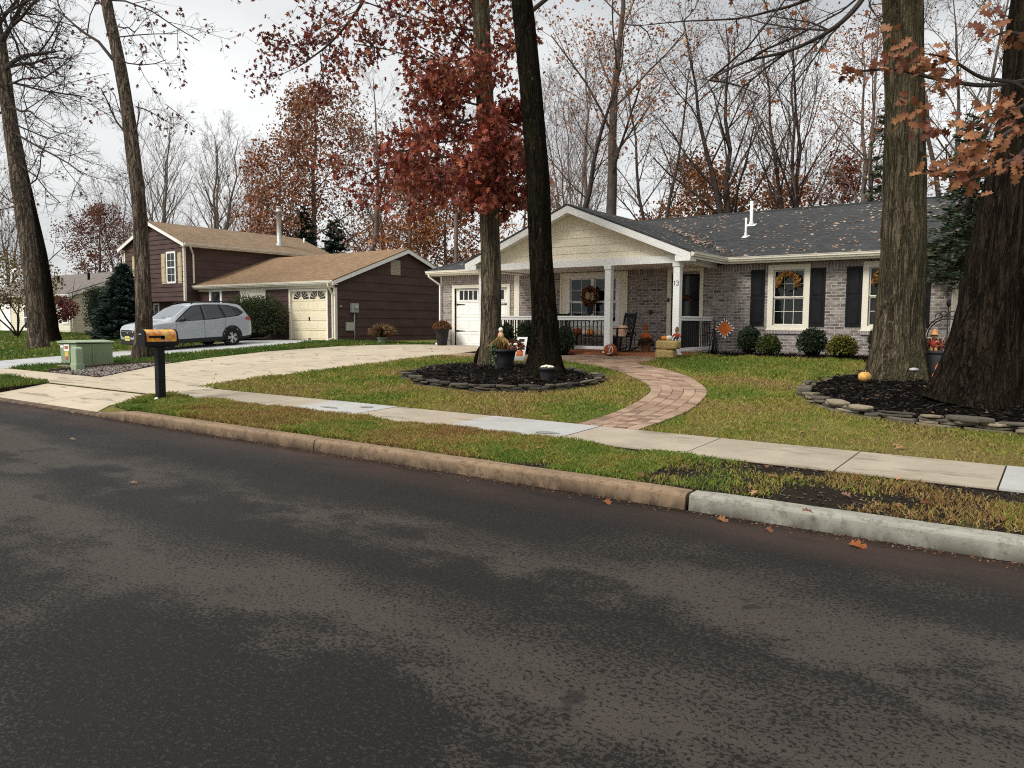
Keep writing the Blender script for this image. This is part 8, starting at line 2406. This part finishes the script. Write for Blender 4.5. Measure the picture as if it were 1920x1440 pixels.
# leaves gathered in the valley
n = 150; s = RNG.uniform(0, 1, n); P = np.array([PX1, 20.7, PZ]) + s[:, None] * (np.array([PXM, 24.28, PRZ]) - np.array([PX1, 20.7, PZ])) + np.stack([RNG.normal(.08, .12, n), RNG.normal(0, .1, n), np.full(n, .07)], 1)
litter(P, np.tile([0, -.3, .9], (n, 1)), .115, DRYR)
on_roof((PX1, PY, PZ), (PXM - PX1, 0, PRZ - PZ), (0, 3.5, 0), 160, None, .11, DRYR)
on_roof((XE, EY, RZ), (3.4, 0, 0), (0, 3.0, 3.0 * (ridgeZ - RZ) / (ridgeY - EY)), 110, lambda P: P[:, 0] - XE > (P[:, 1] - EY) * .98, .115, DRYR)
def on_ground(poly, n, size, pal, holes=(), lift=.03, hfun=H, bias=None):
    xs = [p[0] for p in poly]; ys = [p[1] for p in poly]
    X = RNG.uniform(min(xs), max(xs), n); Y = RNG.uniform(min(ys), max(ys), n); ok = inside_np(poly, X, Y)
    for h_ in holes: ok &= ~inside_np(h_, X, Y)
    X, Y = X[ok], Y[ok]
    if bias: k = np.array([noise.noise((x * bias, y * bias, 4.0)) for x, y in zip(X, Y)]) > RNG.uniform(-.4, .5, len(X)); X, Y = X[k], Y[k]
    P = np.stack([X, Y, np.array([hfun(y) for y in Y]) + lift], 1); litter(P, np.tile([0, 0, 1.], (len(P), 1)), size, pal)
PALE = [(.50, .42, .20), (.42, .33, .15), (.58, .48, .28), (.36, .22, .09)]
on_ground(LAWN_ISLE, 900, .11, PALE, lift=.05, bias=.9); on_ground(LAWN_L, 1300, .12, PALE, lift=.05)
on_ground(LAWN_R, 260, .10, [(.30, .16, .08), (.22, .11, .05), (.36, .22, .12)], HOLES, .035)
on_ground(RING1, 60, .11, [(.30, .2, .12), (.22, .12, .06)], (), .12); on_ground(RING2, 50, .11, [(.26, .17, .1), (.2, .11, .06)], (), .12)
on_ground(DRIVE, 50, .09, [(.16, .09, .045), (.26, .16, .08)], lift=.03)
on_ground(VG, 60, .10, [(.30, .14, .06), (.22, .1, .05), (.4, .22, .12)], (), .045, hv)
# crumbs of soil, straw and dead grass on the bare verge
n = 2600; X = RNG.uniform(-4.5, 1.5, n); Y = RNG.uniform(6.4, 7.72, n); litter(np.stack([X, Y, np.array([hv(y) for y in Y]) + .012], 1), np.tile([0, 0, 1.], (n, 1)), .035, [(.05, .035, .025), (.025, .018, .013), (.10, .075, .05), (.22, .17, .10)], LEAF_QUAD)
# grit and leaf crumbs in the gutter of the road
n = 1500; X = RNG.uniform(-14, 1.5, n); Y = 6.17 - np.abs(RNG.normal(0, .07, n)); litter(np.stack([X, Y, np.full(n, .006)], 1), np.tile([0, -.2, 1.], (n, 1)), .022, [(.10, .05, .03), (.16, .08, .045), (.05, .03, .02), (.22, .13, .08)], LEAF_QUAD)
tag(fast_mesh('fallen_leaves', np.concatenate(fv), [np.concatenate([f for f in ff if f.shape[1] == k]) for k in sorted(set(f.shape[1] for f in ff))], MAT['leafdry'], None, (-8, 12, .3), col=np.concatenate(fc)), kind='stuff')

# single leaves one can point at: on the road and along the kerb
for px_, py_, size, col, lab in ((1133, 939, .15, (.46, .16, .06), 'orange oak leaf in the gutter left of the kerb joint'), (1345, 972, .15, (.50, .22, .10), 'pale orange oak leaf standing against the start of the pale kerb'), (1436, 991, .11, (.34, .13, .06), 'small brown leaf against the pale kerb'),
                                 (1590, 1020, .20, (.50, .16, .05), 'largest orange oak leaf lying on the road below the pale kerb'), (131, 823, .10, (.5, .36, .24), 'pale curled leaf alone on the far left of the road'), (244, 905, .10, (.46, .3, .2), 'curled brown leaf alone on the left of the road, nearer the camera'),
                                 (1503, 958, .13, (.40, .18, .10), 'brown leaf on top of the pale kerb'), (1576, 926, .12, (.46, .24, .16), 'dry leaf on the bare soil of the verge'), (1727, 943, .14, (.30, .11, .06), 'dark reddish leaf on the bare soil beyond the pale kerb')):
    z = .012 if py_ not in (958, 926, 943) else (.165 if py_ == 958 else .20)
    d = CFW + CR * (px_ - 960) / FOC - CU * (py_ - 720) / FOC; p = CC + d * ((z - CAM_H) / d[2])
    V, F = leaf_geo(np.array([p]), np.array([[random.uniform(.4, 1), random.uniform(-.5, .5), .1]]), np.array([[random.uniform(-.4, .4), -.25, .8]]), np.array([size * .74]), LEAF_OAK, random.uniform(.4, .8))
    col = tuple(v * .52 for v in col)
    o = fast_mesh('fallen_leaf', V, F, MAT['leafdry'], None, tuple(p), col=np.repeat([col], len(LEAF_OAK), 0)); tag(o, lab, 'leaf', 'single leaves on road and kerb')
# ================================================================== SKY, SUN, CAMERA
w = bpy.data.worlds.new('World'); SC.world = w; w.use_nodes = True
nt = w.node_tree; nt.nodes.clear()
def wn(t, **k):
    n = nt.nodes.new('ShaderNode' + t)
    for a, b in k.items(): setattr(n, a, b)
    return n
SUN_EL, SUN_AZ = R(46), R(200)          # azimuth measured clockwise from +Y (behind the camera, slightly left)
sky = wn('TexSky', sky_type='NISHITA', sun_disc=False); sky.sun_elevation = SUN_EL; sky.sun_rotation = SUN_AZ; sky.air_density = 1.0; sky.dust_density = 3.0
bg1 = wn('Background'); bg1.inputs[1].default_value = .06; nt.links.new(sky.outputs[0], bg1.inputs[0])
tc = wn('TexCoord')
sep = wn('SeparateXYZ'); nt.links.new(tc.outputs['Generated'], sep.inputs[0])
# flat cloud deck: project the view direction on a plane overhead
zz = wn('Math', operation='MAXIMUM'); nt.links.new(sep.outputs[2], zz.inputs[0]); zz.inputs[1].default_value = .0
za = wn('Math', operation='ADD'); nt.links.new(zz.outputs[0], za.inputs[0]); za.inputs[1].default_value = .16
dv = wn('VectorMath', operation='DIVIDE'); cb_ = wn('CombineXYZ')
for i in range(3): nt.links.new(za.outputs[0], cb_.inputs[i])
nt.links.new(tc.outputs['Generated'], dv.inputs[0]); nt.links.new(cb_.outputs[0], dv.inputs[1])
mp = wn('Mapping'); mp.inputs['Location'].default_value = (1.3, .4, 0); mp.inputs['Scale'].default_value = (.62, .8, 0); nt.links.new(dv.outputs[0], mp.inputs[0])
no = wn('TexNoise'); no.inputs['Scale'].default_value = .95; no.inputs['Detail'].default_value = 6; no.inputs['Roughness'].default_value = .5; no.inputs['Distortion'].default_value = .3
nt.links.new(mp.outputs[0], no.inputs['Vector'])
rp = wn('ValToRGB'); rp.color_ramp.elements[0].position = .36; rp.color_ramp.elements[0].color = (.225, .233, .238, 1); rp.color_ramp.elements[1].position = .60; rp.color_ramp.elements[1].color = (.40, .404, .40, 1)
e = rp.color_ramp.elements.new(.47); e.color = (.33, .334, .333, 1)
nt.links.new(no.outputs[0], rp.inputs[0])
bg2 = wn('Background'); bg2.inputs[1].default_value = 1.0; nt.links.new(rp.outputs[0], bg2.inputs[0])
mx = wn('MixShader'); mx.inputs[0].default_value = .93; nt.links.new(bg1.outputs[0], mx.inputs[1]); nt.links.new(bg2.outputs[0], mx.inputs[2])
out = wn('OutputWorld'); nt.links.new(mx.outputs[0], out.inputs[0])
sl = bpy.data.lights.new('sun', 'SUN'); sl.energy = 1.5; sl.angle = R(22); sl.color = (1, .95, .87)
so_ = bpy.data.objects.new('sun', sl); COL.objects.link(so_)
dirv = Vector((math.sin(SUN_AZ) * math.cos(SUN_EL), math.cos(SUN_AZ) * math.cos(SUN_EL), math.sin(SUN_EL)))
so_.rotation_euler = dirv.to_track_quat('Z', 'Y').to_euler(); so_.location = dirv * 60
cam = bpy.data.cameras.new('camera'); co = bpy.data.objects.new('camera', cam); COL.objects.link(co)
cam.sensor_fit = 'HORIZONTAL'; cam.sensor_width = 36; cam.lens = 36 * FOC / 1920; cam.clip_start = .05; cam.clip_end = 3000
M = Matrix(((CR[0], CU[0], -CFW[0], 0), (CR[1], CU[1], -CFW[1], 0), (CR[2], CU[2], -CFW[2], CAM_H), (0, 0, 0, 1)))
co.matrix_world = M
SC.camera = co
SC.view_settings.view_transform = 'Standard'; SC.view_settings.look = 'None'; SC.view_settings.gamma = 1; SC.view_settings.exposure = 1.4
SC.cycles.max_bounces = 6; SC.cycles.diffuse_bounces = 3; SC.cycles.transparent_max_bounces = 8; SC.cycles.use_denoising = False; SC.cycles.filter_width = 1.1; SC.cycles.use_adaptive_sampling = False
